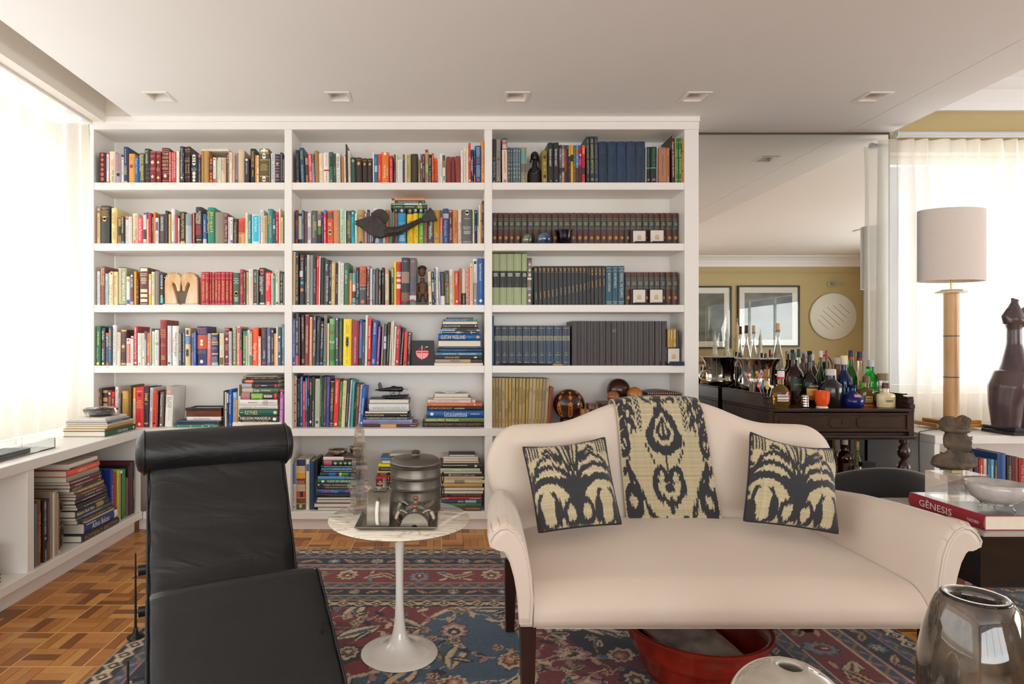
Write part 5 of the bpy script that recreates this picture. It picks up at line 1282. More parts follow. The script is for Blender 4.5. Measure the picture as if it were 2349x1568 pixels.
# carved standing figure
d = 3.85; xc = PX(970, d); z0 = SH['third']; y = CY+d; t = thing('wooden_figure', 'small carved brown wooden standing figure on the third shelf', 'sculpture', (xc, y, z0))
wm = mat('figure_wood', '6b4a36', .45, noise=.3, nscale=25, col2='45291c')
MB().box((PX(955, d), y-.03, z0+.0003), (PX(985, d), y+.03, z0+.014)).build('plinth', mat('ebony', '1c1b1a', .4), t)
b = MB(); zz = lambda v: PZ(580+v/10.213, d)
b.ell((xc-.005, y, zz(430)), (.026, .024, .034)); b.tube([(xc-.003, y, zz(580)), (xc, y, zz(700))], .0135, 12)
b.ell((xc, y, zz(760)), (.036, .022, .026)); b.ell((xc, y, zz(850)), (.028, .021, .045)); b.ell((xc, y, zz(930)), (.028, .021, .02))
for s in (-1, 1):
    b.tube(spline([(xc+s*.034, y, zz(740)), (xc+s*.041, y-.004, zz(840)), (xc+s*.030, y-.010, zz(960))], 5), .0085, 10)
    b.tube([(xc+s*.018, y, zz(940)), (xc+s*.021, y-.002, zz(1040)), (xc+s*.019, y, zz(1120))], [.016, .012, .009], 10); b.ell((xc+s*.020, y-.006, zz(1130)+.001), (.0125, .018, .008))
b.ell((xc-.004, y-.024, zz(470)), (.005, .006, .010)); b.ell((xc-.004, y-.020, zz(520)), (.010, .006, .003))
blob('body', b, wm, t, .0026, 3)
MB().ell((xc-.004, y+.003, zz(365)), (.029, .026, .020)).build('hair', mat('figure_hair', '2c1d17', .6, bump=.5, bscale=300), t, 180)
for s in (-1, 1): MB().ell((xc-.004+s*.010, y-.0225, zz(425)), (.004, .002, .0022), 8, 6).build('eye', mat('figure_hair', '2c1d17', .6), t, 180)
# black bust, top shelf right
d = 3.86; xc = PX(1226.5, d); z0 = SH['top']; y = CY+d; t = thing('black_bust', 'glossy black carved bust of a woman on the top shelf', 'sculpture', (xc, y, z0))
bm = mat('ebony_gloss', '17161a', .22, coat=.4); b = MB(); zz = lambda v: PZ(300+v/10.213, d)
b.ell((xc+.003, y-.002, zz(620)), (.024, .026, .031)); b.tube([(xc, y, zz(700)), (xc, y+.002, zz(860))], [.013, .018], 12)
b.loft([[(xc+r*1.0*math.cos(2*PI*i/20), y+r*.6*math.sin(2*PI*i/20), z) for i in range(20)] for r, z in ((.045, z0+.0004), (.046, zz(1100)), (.045, zz(1000)), (.040, zz(930)), (.030, zz(880)), (.016, zz(840)))], cap=True)
for s in (-1, 1): b.ell((xc+s*.015+.003, y-.024, zz(970)), (.012, .013, .011))
b.ell((xc+.004, y-.028, zz(640)), (.004, .006, .008)); b.ell((xc+.004, y-.024, zz(685)), (.008, .005, .003))
blob('body', b, bm, t, .0026, 3)
MB().ell((xc+.001, y+.006, zz(590)), (.027, .027, .031)).build('headscarf', bm, t, 180)
for s in (-1, 1): MB().tube([(xc+s*.024, y, zz(640)), (xc+s*.026, y, zz(740))], [.003, .007], 8).build('earring', bm, t, 60)
# paperweights and a metallic bowl in front of the brown volumes
iri = mat('iridescent_glass', '33405c', .08, noise=.6, nscale=30, col2='9aa080', coat=.6, metal=.4)
for lb, ua, ub, vt in (('small speckled glass dome paperweight before the brown volumes', 1196.5, 1221.5, 535.5), ('larger shiny blue glass dome paperweight beside the metallic bowl', 1229.5, 1265.5, 532.5)):
    d = 3.832; x = PX((ua+ub)/2, d); r = PX(ub, d)-x; h = PZ(vt, d)-SH['second']; t = thing('paperweight', lb, 'paperweight', (x, CY+d, SH['second']), 'glass paperweights')
    MB().lathe([(r*.62, .0004), (r*.86, h*.12), (r, h*.36), (r*.96, h*.6), (r*.75, h*.83), (r*.4, h*.97), (.0005, h)], (x, CY+d, SH['second']), 28).build('glass_dome', iri if r < .037 else mat('iridescent_glass_2', '2e3c68', .05, noise=.5, nscale=14, col2='7f94a0', metal=.6), t, 180)
    MB().lathe([(r*.63, .0004), (r*.66, .004)], (x, CY+d, SH['second']), 28).build('foot', mat('dark_foot', '1c2030', .3), t)
d = 3.838; x = PX(1294, d); z0 = SH['second']; t = thing('metal_bowl', 'dark iridescent metal bowl with flared rim before the brown volumes', 'bowl', (x, CY+d, z0))
MB().lathe([(.024, .0004), (.036, .004), (.046, .045), (.049, .078), (.052, .085), (.052, .088), (.047, .082), (.043, .045), (.032, .01), (.001, .008)], (x, CY+d, z0), 32, cap=False).build('bowl', mat('oil_slick_metal', '3c3440', .18, noise=.5, nscale=8, col2='19161c', metal=.9), t, 60)
MB().lathe([(.047, .0825), (.060, .0885), (.0625, .0905), (.060, .0915), (.047, .0865)], (x, CY+d, z0), 32, cap=False).build('rim', mat('bronze_rim', 'a5866a', .3, metal=.8), t, 60)
# medal presentation cases
def medal(ua, ub, vt, z0, d, lb, base_u=None, navy=False):
    dk = mat('case_navy' if navy else 'case_black', '1d2634' if navy else '1d1a1b', .7, sheen=.2)
    xa, xb = PX(ua, d), PX(ub, d); x = (xa+xb)/2; h = PZ(vt, d)-z0; y = CY+d; t = thing('medal_case', lb, 'medal case', (x, y, z0), 'open medal cases')
    ba, bb = (xa+.004, xb+.012) if not base_u else (PX(base_u[0], d), PX(base_u[1], d))
    MB().box((ba, y-.052, z0+.0004), (bb, y-.006, z0+(.016 if not navy else .026)), bev=.003).build('base_tray', dk, t)
    w = .004; m = MB().box((xa, y-.002, z0+.001), (xb, y+.010, z0+h), bev=.003); m.build('lid', dk, t)
    MB().box((xa+.005, y-.006, z0+.012), (xb-.006, y-.0015, z0+h-.006), bev=.002).build('satin_lining', mat('satin_white', 'dcd3ca', .4, sheen=.3), t)
    g = MB(); gx, gz = x-.001, z0+h*.52; r = min(.0125, h*.15); G = mat('gilt_print', 'b89a58', .4, metal=.3)
    MB().lathe([(r, 0), (r, .0006), (r*.72, .0006), (r*.72, 0)], (0, 0, 0), 24, cap=False).xf(Matrix.Translation((gx, y-.0062, gz)) @ Matrix.Rotation(PI/2, 4, 'X')).build('emblem_wreath', G, t)
    st = [(gx+(r*.62 if i % 2 == 0 else r*.26)*math.sin(PI*i/5), gz+(r*.62 if i % 2 == 0 else r*.26)*math.cos(PI*i/5)) for i in range(10)]
    MB().prism(st, y-.0066, y-.0061).build('emblem_star', G, t)
    rb = [(gx-r*1.25, gz-r*1.0), (gx-r*.9, gz-r*.78), (gx, gz-r*1.12), (gx+r*.9, gz-r*.78), (gx+r*1.25, gz-r*1.0), (gx+r*.8, gz-r*1.25), (gx, gz-r*1.42), (gx-r*.8, gz-r*1.25)]
    MB().prism(rb, y-.0066, y-.0061).build('emblem_ribbon', G, t); return z0+h
medal(1450, 1482.6, 527, SH['second'], 3.855, 'open black medal case on the second shelf, the left one')
medal(1490, 1524, 526, SH['second'], 3.855, 'open black medal case on the second shelf, the right one')
medal(1450, 1482, 662, SH['third'], 3.852, 'open black medal case on the third shelf, the left one')
medal(1489, 1521.5, 662, SH['third'], 3.852, 'open black medal case on the third shelf, the right one')
zt = medal(1530, 1560, 796.6, SH['fourth'], 3.835, 'open navy medal case with small ochre books on top', (1534.5, 1562), True)
for o in COL.objects:
    if o.get('category') == 'book' and str(o.get('label', '')) == '' and o.get('group') == 'small volumes on the medal case': o.location.z = zt+.0006; o.location.y = CY+3.818
MB().box((PX(1529.5, 3.835), CY+3.8335, zt-.03), (PX(1559, 3.835), CY+3.92, zt)).build('rear_box', mat('case_navy', '1d2634', .7), bpy.data.objects['medal_case.004'])
# black plaque with a red disc
d = 3.85; xa, xb = PX(943, d), PX(996, d); z0 = SH['fourth']; zt = PZ(780.6, d); y = CY+d; t = thing('lacquer_plaque', 'square black plaque with a round red beetle ornament beside the red books', 'ornament', ((xa+xb)/2, y, z0))
MB().box((xa, y, z0+.0004), (xb, y+.012, zt), bev=.001).build('plaque', mat('black_gloss', '121214', .45), t)
ox, oz = PX(968.8, d), PZ(808.5, d); R = .0425
def disc(r, a0, a1, y0, y1, m, nm): n = 24; MB().prism([(ox+r*math.cos(a0+(a1-a0)*i/n), oz+r*math.sin(a0+(a1-a0)*i/n)) for i in range(n+1)], y0, y1).build(nm, m, t, mods=[('BEVEL', dict(width=.003, segments=2))])
disc(R, PI*1.0-.38, 2*PI+.38, y-.010, y-.0005, mat('red_enamel', 'd8242a', .2, coat=.5), 'red_disc')
disc(R*.98, .42, PI-.42, y-.009, y-.0006, mat('brown_enamel', '3a2526', .4, noise=.3), 'brown_cap')
SV = mat('polished_silver', 'c9c3ba', .14, metal=1, noise=.15, nscale=30)
MB().tube([(ox-.004, y-.013, oz-R*1.15), (ox-.002, y-.013, oz+R*.5), (ox, y-.013, oz+R*1.1)], [.0015, .003, .005], 8).build('pin', SV, t, 60)
MB().tube([(ox-R*.82, y-.012, oz+.002), (ox+R*.92, y-.012, oz+.002)], .0035, 8).build('cross_bar', mat('red_enamel', 'd8242a', .2), t, 60)
MB().ell((ox+.030, y-.010, oz+R*.86), (.012, .004, .006)).build('wing', SV, t, 180)
# model seaplane
zb = STZ['pile under model seaplane']; d = 3.90; y = CY+d; sx = lambda u: PX(u, d); off = zb+.0008-(PZ(911, d)); zz = lambda v: PZ(v, d)+off
t = thing('model_seaplane', 'black model floatplane standing on the pile of books', 'model plane', (sx(905), y, zb)); pm = mat('model_black', '191a1d', .28, coat=.3)
MB().tube([(sx(861), y, zz(892)), (sx(872), y, zz(892.5)), (sx(890), y, zz(891)), (sx(905), y, zz(890.5)), (sx(918), y, zz(890.5)), (sx(923), y, zz(890.5)), (sx(926), y, zz(890))], [.003, .008, .013, .0165, .0165, .012, .004], 14).build('fuselage', pm, t, 180)
MB().prism([(sx(868), zz(890)), (sx(867), zz(879)), (sx(870), zz(874)), (sx(874), zz(876)), (sx(879), zz(890))], y-.0018, y+.0018).build('tail_fin', pm, t)
MB().box((sx(861), y-.045, zz(892.6)), (sx(870), y+.045, zz(891.8)), bev=.001).build('tailplane', pm, t)
MB().box((sx(899), y-.09, zz(894)), (sx(912), y+.09, zz(893)), bev=.001).build('wing', pm, t)
MB().ell(((sx(903)), y, zz(885.5)), (.018, .008, .008)).build('canopy', pm, t, 180)
MB().lathe([(.015, -.006), (.018, 0), (.015, .006)], (0, 0, 0), 18).xf(Matrix.Translation((sx(921), y, zz(890.4))) @ Matrix.Rotation(PI/2, 4, 'Y')).build('engine_cowl', pm, t, 60)
pr = MB().box((-.034, -.0035, -.001), (.034, .0035, .001)); pr.xf(Matrix.Translation((sx(928), y, zz(889.6))) @ Matrix.Rotation(.35, 4, 'Y') @ Matrix.Rotation(.9, 4, 'Z')).build('propeller', pm, t)
for s in (-1, 1):
    fy = y+s*.035; MB().tube([(sx(876), fy, zz(907)), (sx(886), fy, zz(908)), (sx(905), fy, zz(908.2)), (sx(925), fy, zz(906.5)), (sx(937), fy, zz(904.5))], [.003, .0075, .0085, .008, .004], 12).build('float', pm, t, 180)
    st = MB()
    for a, b in ((897, 895), (905, 903), (897, 905), (918, 916), (912, 920)): st.tube([(sx(a), fy, zz(905.5)), (sx(b), y+s*.008, zz(893.5))], .0011, 6)
    st.build('float_struts', pm, t)
MB().box((sx(884), y-.02, zb+.0005), (sx(926), y+.02, zb+.0035)).build('stand', pm, t)
# green glass dish
zb = STZ['pile under green glass dish']; d = 3.88; y = CY+d; m = MB(); xa, xb = PX(1003.5, d), PX(1060, d)
rws = [[(xa+(xb-xa)*i/20, y+yy, zb+.0035+.022*(2*i/20-1)**2) for i in range(21)] for yy in (-.05, .06)]
rt = [[(a, b, c-.0028) for a, b, c in r] for r in rws]
m.loft([rws[0], rws[1], rt[1], rt[0], rws[0]], closed=False)
tag(m.build('glass_dish', glass('green_glass', 'b4e0cc', .02), None, 180, loc=((xa+xb)/2, y, zb)), 'curved clear green-edged glass dish on top of a book pile', 'dish')
# balls and wooden boxes behind the sofa back
def woodmat(n, a, b, r=.3): return mat(n, a, r, noise=.3, nscale=9, col2=b, stretch=(1, 1, 6), coat=.3)
w1 = woodmat('dark_rosewood', '4a2418', '2c140e', .18); w2 = woodmat('honey_wood', 'bd7a38', 'a2622a', .25); w3 = woodmat('walnut', '6b3d22', '4d2a17', .35)
d = 3.895; R = .100; x = PX(1305, d); zc = PZ(927, d); y = CY+d; t = thing('inlaid_ball', 'large dark wooden ball inlaid with orange wood staves and diamonds', 'ball', (x, y, SH['fifth']))
def ballpt(th, ph, r=R): return (x+r*math.cos(ph)*math.sin(th), y-r*math.cos(ph)*math.cos(th), zc+r*math.sin(ph))
MB().ell((x, y, zc), (R, R, R), 40, 24).build('ball', w1, t, 180)
for k in range(8):
    th = (k-.1)*PI/4-.02; inl = MB()
    def patch(p0, p1, hw0, hwm, sh):
        n = 8; L_, R_ = [], []
        for i in range(n+1):
            f = i/n; ph = p0+(p1-p0)*f; hw = sh(f)*hwm/max(.25, math.cos(ph)); L_.append(ballpt(th+.25*(.5-f)*0-hw, ph, R+.0006)); R_.append(ballpt(th+hw, ph, R+.0006))
        inl.loft([L_, R_], closed=False)
    patch(-.95, .28, 0, .13, lambda f: min(1, f*5, (1-f)*4)*1); patch(.34, .72, 0, .13, lambda f: 1-abs(2*f-1)); patch(.76, 1.05, 0, .10, lambda f: 1-abs(2*f-1)); inl.build('inlay', mat('orange_inlay', 'c8772c', .25, noise=.15, nscale=20, coat=.3), t)
MB().lathe([(.055, .0004), (.055, zc-R-SH['fifth']+.012), (.046, zc-R-SH['fifth']+.012), (.046, .0004)], (x, y, SH['fifth']), 28, cap=False).build('ring_stand', mat('ebony', '1c1b1a', .4), t)
zt = .797
tb = thing('wooden_chest', 'plain dark wooden box under the small wooden balls', 'box', (PX(1425, 3.9), CY+3.9, SH['fifth']))
MB().box((PX(1378, 3.9), CY+3.80, SH['fifth']+.0004), (PX(1459, 3.9), CY+3.99, zt-.02), bev=.003).build('body', w3, tb); MB().box((PX(1376, 3.9), CY+3.798, zt-.0195), (PX(1461, 3.9), CY+3.992, zt), bev=.003).build('lid', w3, tb)
for nm, lb, u, v, r, dd, m_ in (('wooden_ball', 'dark polished wooden ball, the largest on the small chest', 1421, 896, .075, 3.905, w1), ('wooden_ball', 'small honey coloured wooden ball left of the throw top', 1409, 911, .0385, 3.825, woodmat('cedar', '9c5a2c', '824620')), ('wooden_ball', 'small light wooden ball with a dark hole on top', 1450, 911, .054, 3.85, w2)):
    xx = PX(u, dd); yy = CY+dd
    if r == .075: yy += .022
    if r == .0385: xx -= .006
    if r == .054: r = .05; xx += .016; yy -= .0
    o = thing(nm, lb, 'ball', (xx, yy, zt), 'wooden balls'); MB().ell((xx, yy, zt+r+.0004), (r, r, r), 32, 20).build('ball', m_, o, 180)
    if r == .05: MB().lathe([(.0065, -.0005), (.0065, .0012)], (xx-.002, yy-.008, zt+2*r-.0008), 14).build('hole', mat('hole_dark', '0c0a08', .9), o)
d = 3.83; lbx = thing('leather_box', 'long low wooden box with a stitched leather lid', 'box', (PX(1518, d), CY+d, SH['fifth'])); xa, xb = PX(1487, d), PX(1559, d)
MB().box((xa, CY+d, SH['fifth']+.0004), (xb, CY+d+.15, .852), bev=.002).build('body', w3, lbx)
m = MB(); m.loft([[(xa-.002, CY+d-.003+.156*j, .8525), (xb+.002, CY+d-.003+.156*j, .8525)] for j in (0, 1)], closed=False)
ar = [(xa-.003+(xb-xa+.006)*i/16, .862+.014*math.sin(PI*i/16)) for i in range(17)]
MB().prism([(xa-.003, .853)]+ar+[(xb+.003, .853)], CY+d-.004, CY+d+.154).build('lid', mat('brown_leather', '4f2f24', .4, noise=.2), lbx, 40)
st = MB()
for i in range(16): st.box((xa+(xb-xa)*i/15-.0015, CY+d-.0048, .855), (xa+(xb-xa)*i/15+.0015, CY+d-.004, .862))
o = st.build('stitching', mat('pale_thread', 'd8ccc0', .6), lbx); o['kind'] = 'stuff'
for lb, ua, ub, vt, dd, m_ in (('round turned wooden pot behind the sofa back', 1345.5, 1374.5, 924, 3.835, w3), ('round striped wooden pot behind the sofa back', 1330.5, 1353, 937.5, 3.785, mat('striped_wood', 'b87a44', .3, noise=.6, nscale=1, col2='4a2a18', stretch=(170, 1, 1)))):
    x = PX((ua+ub)/2, dd); r = PX(ub, dd)-x; h = PZ(vt, dd)-SH['fifth']; o = thing('wooden_pot', lb, 'pot', (x, CY+dd, SH['fifth']), 'small wooden pots')
    MB().lathe([(r*.9, .0004), (r, .01), (r, h*.72)], (x, CY+dd, SH['fifth']), 24).build('body', m_, o, 50); MB().lathe([(r*1.03, h*.725), (r*1.03, h-.004), (r*.96, h), (.001, h)], (x, CY+dd, SH['fifth']), 24).build('lid', m_, o, 50)
# dark wood frame box, left bay
zb = STZ['left bay low pile']; d = 3.845; xa, xb = PX(427, d), PX(507, d); y = CY+d; t = thing('burl_box', 'burl wood box with a dark frame lid on a low pile of books', 'box', ((xa+xb)/2, y, zb))
MB().box((xa, y, zb+.0004), (xb, y+.15, zb+.040), bev=.002).build('body', mat('burl_wood', '7e3518', .2, noise=.45, nscale=16, col2='54200f', coat=.5), t)
m = MB(); 
for lo, hi in (((xa-.004, y-.004, zb+.0405), (xb+.004, y+.014, zb+.056)), ((xa-.004, y+.138, zb+.0405), (xb+.004, y+.154, zb+.056)), ((xa-.004, y+.0142, zb+.0405), (xa+.014, y+.1378, zb+.056)), ((xb-.014, y+.0142, zb+.0405), (xb+.004, y+.1378, zb+.056))): m.box(lo, hi)
m.build('lid_frame', mat('ebonised', '2a2422', .3), t); MB().box((xa+.0142, y+.0143, zb+.0405), (xb-.0142, y+.1377, zb+.048)).build('lid_inlay', mat('pale_inlay', 'd8d6d2', .3), t)
# silver bowls
zb = STZ['bottom shelf left pile']
for lb, ua, ub, h, dd in (('shallow embossed silver bowl with beaded rim on the book pile', 753.5, 796, .036, 3.85), ('deeper embossed silver bowl behind the crystal obelisk', 802, 834, .05, 3.875)):
    x = PX((ua+ub)/2, dd); r = PX(ub, dd)-x; t = thing('silver_bowl', lb, 'bowl', (x, CY+dd, zb), 'silver bowls')
    MB().lathe([(r*.45, .0004), (r*.55, .006), (r*.85, h*.35), (r, h*.62), (r*.93, h*.85), (r*.98, h), (r*.9, h*.97), (r*.86, h*.8), (r*.6, h*.3), (.001, h*.2)], (x, CY+dd, zb), 36, cap=False).build('bowl', mat('old_silver', 'b5a892', .22, metal=1, bump=.8, bscale=160), t, 180)
    m = MB()
    for i in range(28): m.ell((x+r*.97*math.cos(2*PI*i/28), CY+dd+r*.97*math.sin(2*PI*i/28), zb+h), (.0042, .0042, .0042), 8, 5)
    o = m.build('beaded_rim', mat('old_silver', 'b5a892', .22, metal=1), t, 180); o['kind'] = 'stuff'
# dark beaded wand lying before the blue volumes
d = 3.808; z0 = SH['fourth']; y = CY+d; t = thing('beaded_wand', 'dark beaded wand with a tan tip lying before the blue volumes', 'ornament', (PX(1220, d), y, z0))
m = MB()
for i in range(26): m.ell((PX(1150+i*1.35, d), y+RND.uniform(-.003, .003), z0+.009+RND.uniform(0, .004)), (.006, .006, .006), 8, 5)
o = m.build('beads', mat('black_beads', '211d18', .25), t, 180); o['kind'] = 'stuff'
MB().tube([(PX(1178, d), y, z0+.0085), (PX(1268, d), y, z0+.006)], [.0078, .0045], 10).build('shaft', mat('ebony', '1c1b1a', .4), t, 60)
MB().tube([(PX(1268.3, d), y, z0+.006), (PX(1290, d), y, z0+.0055)], [.005, .0045], 10).build('tip', mat('tan_wood', 'b58a48', .4), t, 60)
# ---- left worktop: books, ashtray, clear tray
def lying_left(y0, y1, xs, thick, z, col, tcol, spec, dep, place, k, n):   # spine looks into the room (+x)
    L = y1-y0; b = make_book('art_book', thick, L, dep, col, tcol, spec, thick > .02)
    b.rotation_euler = Matrix(((0, -1, 0), (0, 0, -1), (1, 0, 0))).to_euler()     # local x->z, y->-x, z->-y
    b.location = (xs, y1, z+thick/2+.0003); b['category'] = 'book'; b['group'] = 'books in '+place
    top = 'topmost' if k == n-1 else 'bottom one' if k == 0 else ordn(k)+' from below'
    b['label'] = ('thick ' if thick > .03 else 'thin ' if thick < .014 else '')+cname(col)+' book with '+cname(tcol)+' lettering, '+top+' in '+place
    return z+thick+.0006
z = .6405
pile = [('235c40','dfe6da',.032,-.362,-.026,-1.927,.245,'d 36 70:O Olhar Modernista;o 90'),('9a7048','5a3a28',.013,-.36,-.05,-1.935,.24,'l 10 90'),('b39a4c','7a6428',.0125,-.355,-.06,-1.925,.24,''),('d8d2c6','8a8480',.009,-.34,-.055,-1.93,.235,'l 10 60'),('56616a','dfe4e8',.010,-.335,-.09,-1.935,.24,'d 20 70:IMAGENS DO BRASIL;p 4 8 c=a83a40'),('b8bcc0','5a6068',.0085,-.33,-.075,-1.945,.235,'l 8 80'),('e2ddd6','9a8a80',.013,-.32,-.085,-1.955,.20,'l 20 70')]
for k, (c, tc, th, y0, y1, xs_, dp, sp_) in enumerate(pile): z = lying_left(y0, y1, xs_, th, z, c, tc, sp_, dp, 'the glass ashtray pile', k, len(pile))
x, y = -2.05, -.20; t = thing('glass_ashtray', 'round thick clear glass ashtray on the pile of books', 'ashtray', (x, y, z))
MB().lathe([(.062, .0004), (.078, .006), (.090, .026), (.092, .044), (.086, .049), (.074, .047), (.062, .022), (.050, .014), (.001, .013)], (x, y, z), 40, cap=False).build('glass_body', glass('clear_glass', 'ffffff', .01), t, 180)
x0, x1, y0, y1, z0 = -2.16, -1.985, -1.20, -.72, .6405
t = thing('acrylic_tray', 'clear acrylic tray holding dark prints near the curtain', 'tray', ((x0+x1)/2, (y0+y1)/2, z0)); gl = glass('clear_acrylic', 'f4f8f8', .02); m = MB()
m.box((x0, y0, z0+.0004), (x1, y1, z0+.005)); m.build('tray_base', gl, t)
for lo, hi in (((x0, y0, z0+.0052), (x0+.005, y1, z0+.05)), ((x1-.005, y0, z0+.0052), (x1, y1, z0+.05)), ((x0+.0052, y0, z0+.0052), (x1-.0052, y0+.005, z0+.05)), ((x0+.0052, y1-.005, z0+.0052), (x1-.0052, y1, z0+.05))): MB().box(lo, hi).build('tray_wall', gl, t)
tag(MB().box((x0+.03, y0+.04, z0+.0055), (x1-.02, y1-.16, z0+.026), bev=.001).build('print_stack', mat('dark_prints', '6f6a6e', .5, noise=.3, nscale=12), None, loc=((x0+x1)/2, (y0+y1)/2, z0+.0055)), 'stack of dark prints lying in the clear acrylic tray', 'prints')
# ---- low cabinet: pile of art books, upright books, glass sculpture
z = .127
lp = [('1f1d1c','b08a50',.036,3.155,3.513,'d 6 94:ROMERO BRITTO'),('1f3470','e8ecf4',.056,3.18,3.50,'d 20 72:Athos Bulcao;l 4 30 x=84;p 88 99 c=e0e0e4'),('b8a898','6a5a50',.010,3.19,3.46,''),('2c2b2c','c8a868',.024,3.12,3.45,'d 10 96:Colecao Marcos de Fernando e Castro'),('4e5c66','c8d4dc',.016,3.10,3.43,'l 20 70'),('2f2e2b','ecebe4',.034,3.10,3.41,'d 2 52:Roberto Burle Marx;s 58 80 c=a08c40'),('26282b','c8ccd0',.018,3.11,3.39,'l 20 90'),('1e2224','5a5e60',.014,3.10,3.39,''),('4c2630','e0c8cc',.022,3.10,3.385,'d 40 80 x=60:Arte Brasileira;l 20 60'),('3a3638','d8d0c8',.016,3.10,3.38,'d 30 84:LINA BO'),('6b4434','e0c8a8',.014,3.10,3.36,'l 20 70'),('8b7448','e8e0d0',.022,3.09,3.355,'d 46 92:KISLANSKY;l 10 42'),('2b292b','d0d0d0',.018,3.05,3.335,'d 8 36:NEFLEX;l 86 96'),('7a2630','ecd0d0',.016,3.05,3.33,'d 14 40:MAISON;l 44 70;o 92'),('5a4c48','e8e0d8',.018,3.05,3.33,'l 4 60'),('a08f84','7a6a60',.028,3.03,3.31,''),('e85a34','f8d8c8',.030,3.03,3.315,'d 30 58:vallarco;l 62 90 c=f0a890'),('4e4a4c','c8c0bc',.010,3.05,3.30,'l 20 80'),('d8cfc4','8a8078',.020,3.04,3.29,'')]
for k, (c, tc, th, d0, d1, sp_) in enumerate(lp):
    z = lying_left(d0+CY, d1+CY, -1.893-RND.uniform(0, .004), th, z, c, tc, sp_, .19+RND.uniform(0, .05), 'the low cabinet pile', k, len(lp))
def up_left(u, wpx, vt, col, tcol, spec, k, n, xs=-1.90, z0=.127, lab=''):
    d = -xs*F/(U0-u); w = wpx*d*d/F/(-xs)*1.0; h = PZ(vt, d)-z0; hard = w > .016
    b = make_book('hardback' if hard else 'paperback', w*.97, min(h, .44), min(.26, h*.75), col, tcol, spec, hard)
    b.rotation_euler = (0, 0, PI/2); b.location = (xs, CY+d, z0+.0004); b['category'] = 'book'; b['group'] = 'upright books in the low cabinet'; b['label'] = lab
L1 = [(83.6,6.0,1235,'5e7880','4a606a','','slim slate blue book against the divider of the low cabinet'),(91,9.5,1227,'7c4428','c88a5a','u 20 80:MADEIRAS DO BRASIL;s 50 100 c=8a5630','brown wood-patterned book second from the low cabinet divider'),(104.0,6.5,1228,'2b2628','e8e0d8','u 2 55:ONDE O CEU E A TERRA;o 62 c=c8b8a0;u 80 98:A capoeira','dark book with white lettering, third from the low cabinet divider'),(111.6,6.6,1225,'33282c','8a7470','l 5 90;s 70 100 c=5a4038','dark maroon book fourth from the low cabinet divider'),(118.4,5.0,1207,'8c7c6c','c8b8a0','','grey brown tall book fifth from the low cabinet divider'),(124,4.2,1209,'d8cfbe','a89a88','','cream tall book sixth from the low cabinet divider'),(129,4.6,1205,'a8947a','d0c0a8','','tan tall book seventh from the low cabinet divider'),(133.2,2.6,1210,'b8a284','7a8aa8','','slim beige book eighth from the low cabinet divider'),(136.4,2.4,1222,'7a4a34','d8d0c8','s 92 100 c=e0d8d0','slim brown book next to the glass sculpture')]
vt = [1000+y/4.9 for y in (760, 715, 720, 705, 622, 635, 610, 640, 700)]
for k, ((u, w, _, c, tc, sp_, lb), v) in enumerate(zip(L1, vt)): up_left(u, w, v, c, tc, sp_, k, 9, xs=-1.905, lab=lb)
L2 = [(258.0,6.0,365,'1f3f96','8ab4e8','d 30 90:ROMERO','tall blue book right of the low cabinet pile'),(265.4,8.0,420,'b02432','7a1824','','red book right of the blue one in the low cabinet'),(274.0,7.2,380,'b8c42e','7a8420','l 10 90','lime book in the low cabinet'),(280.2,4.2,385,'e0dcd4','4a2a2c','s 6 100 c=4a2a2c;l 10 90 c=c8c0b8','slim maroon and white book left of the green one'),(286.6,7.0,370,'2f8c34','1c5a22','l 8 14;o 90','bright green book in the low cabinet'),(292.6,4.6,465,'7a5244','4a3028','','short brown book right of the bright green one'),(297.6,5.0,330,'26282b','4a4c50','','black book right of the short brown one'),(302.6,4.4,290,'6e2236','3a1420','','maroon book near the back corner of the low cabinet'),(307.2,4.2,278,'232224','d8d8d8','d 36 70:FUNDACAO','black book nearest the back corner of the low cabinet')]
for k, (u, w, y, c, tc, sp_, lb) in enumerate(L2): up_left(u, w*.94, 1000+y/4.9, c, tc, sp_, k, 9, xs=-1.915, lab=lb)
gx, gy, z0 = -1.96, CY+3.025, .128
t = thing('glass_sculpture', 'rough smoky glass sculpture beside the pile in the low cabinet', 'sculpture', (gx, gy, z0)); b = MB()
for a, bb, c, r in ((0, 0, .05, .05), (.01, .01, .11, .04), (0, -.01, .17, .034), (.01, .005, .225, .036), (.0, .04, .09, .038), (.005, -.03, .045, .035)): b.ell((gx+a, gy+bb*.6, z0+c), (r*.9, r*.85, r*1.05), 9, 6)
blob('glass_rock', b, glass('smoky_glass', 'a8a4a4', .08), t, .008, 2)
# nearest compartment: woven box and three books
z = .127; yy = CY+2.60
t = thing('woven_box', 'low woven straw box under the dark brown book', 'box', (-2.0, yy-.10, z)); m = MB(); m.box((-2.12, yy-.36, z+.0004), (-1.915, yy, z+.052), bev=.006)
m.build('box', mat('straw', '9a8460', .8, noise=.5, nscale=110, col2='5c4a30', bump=.8, bscale=260), t); z += .0525
wv = MB()
for r in range(6):
    for k in range(24): wv.box((-1.9152, yy-.36+k*.015+.0075*(r % 2), .127+.006+r*.0075), (-1.9125, yy-.36+k*.015+.0075*(r % 2)+.0065, .127+.006+r*.0075+.0055))
o = wv.build('weave', mat('straw', '9a8460', .8), t); o['kind'] = 'stuff'
for k, (c, tc, th, sp_) in enumerate((('33282a','d8b838',.060,'p 84 92 w=50 x=58;l 93 97'),('2c5242','4a7a60',.018,''),('31415c','4a5a78',.022,''),('d8ccb4','b0a080',.016,''))):
    z = lying_left(yy-.34, yy-.022-.004*k, -1.925, th, z, c, tc, sp_, .2, 'the pile on the woven box', k, 4)
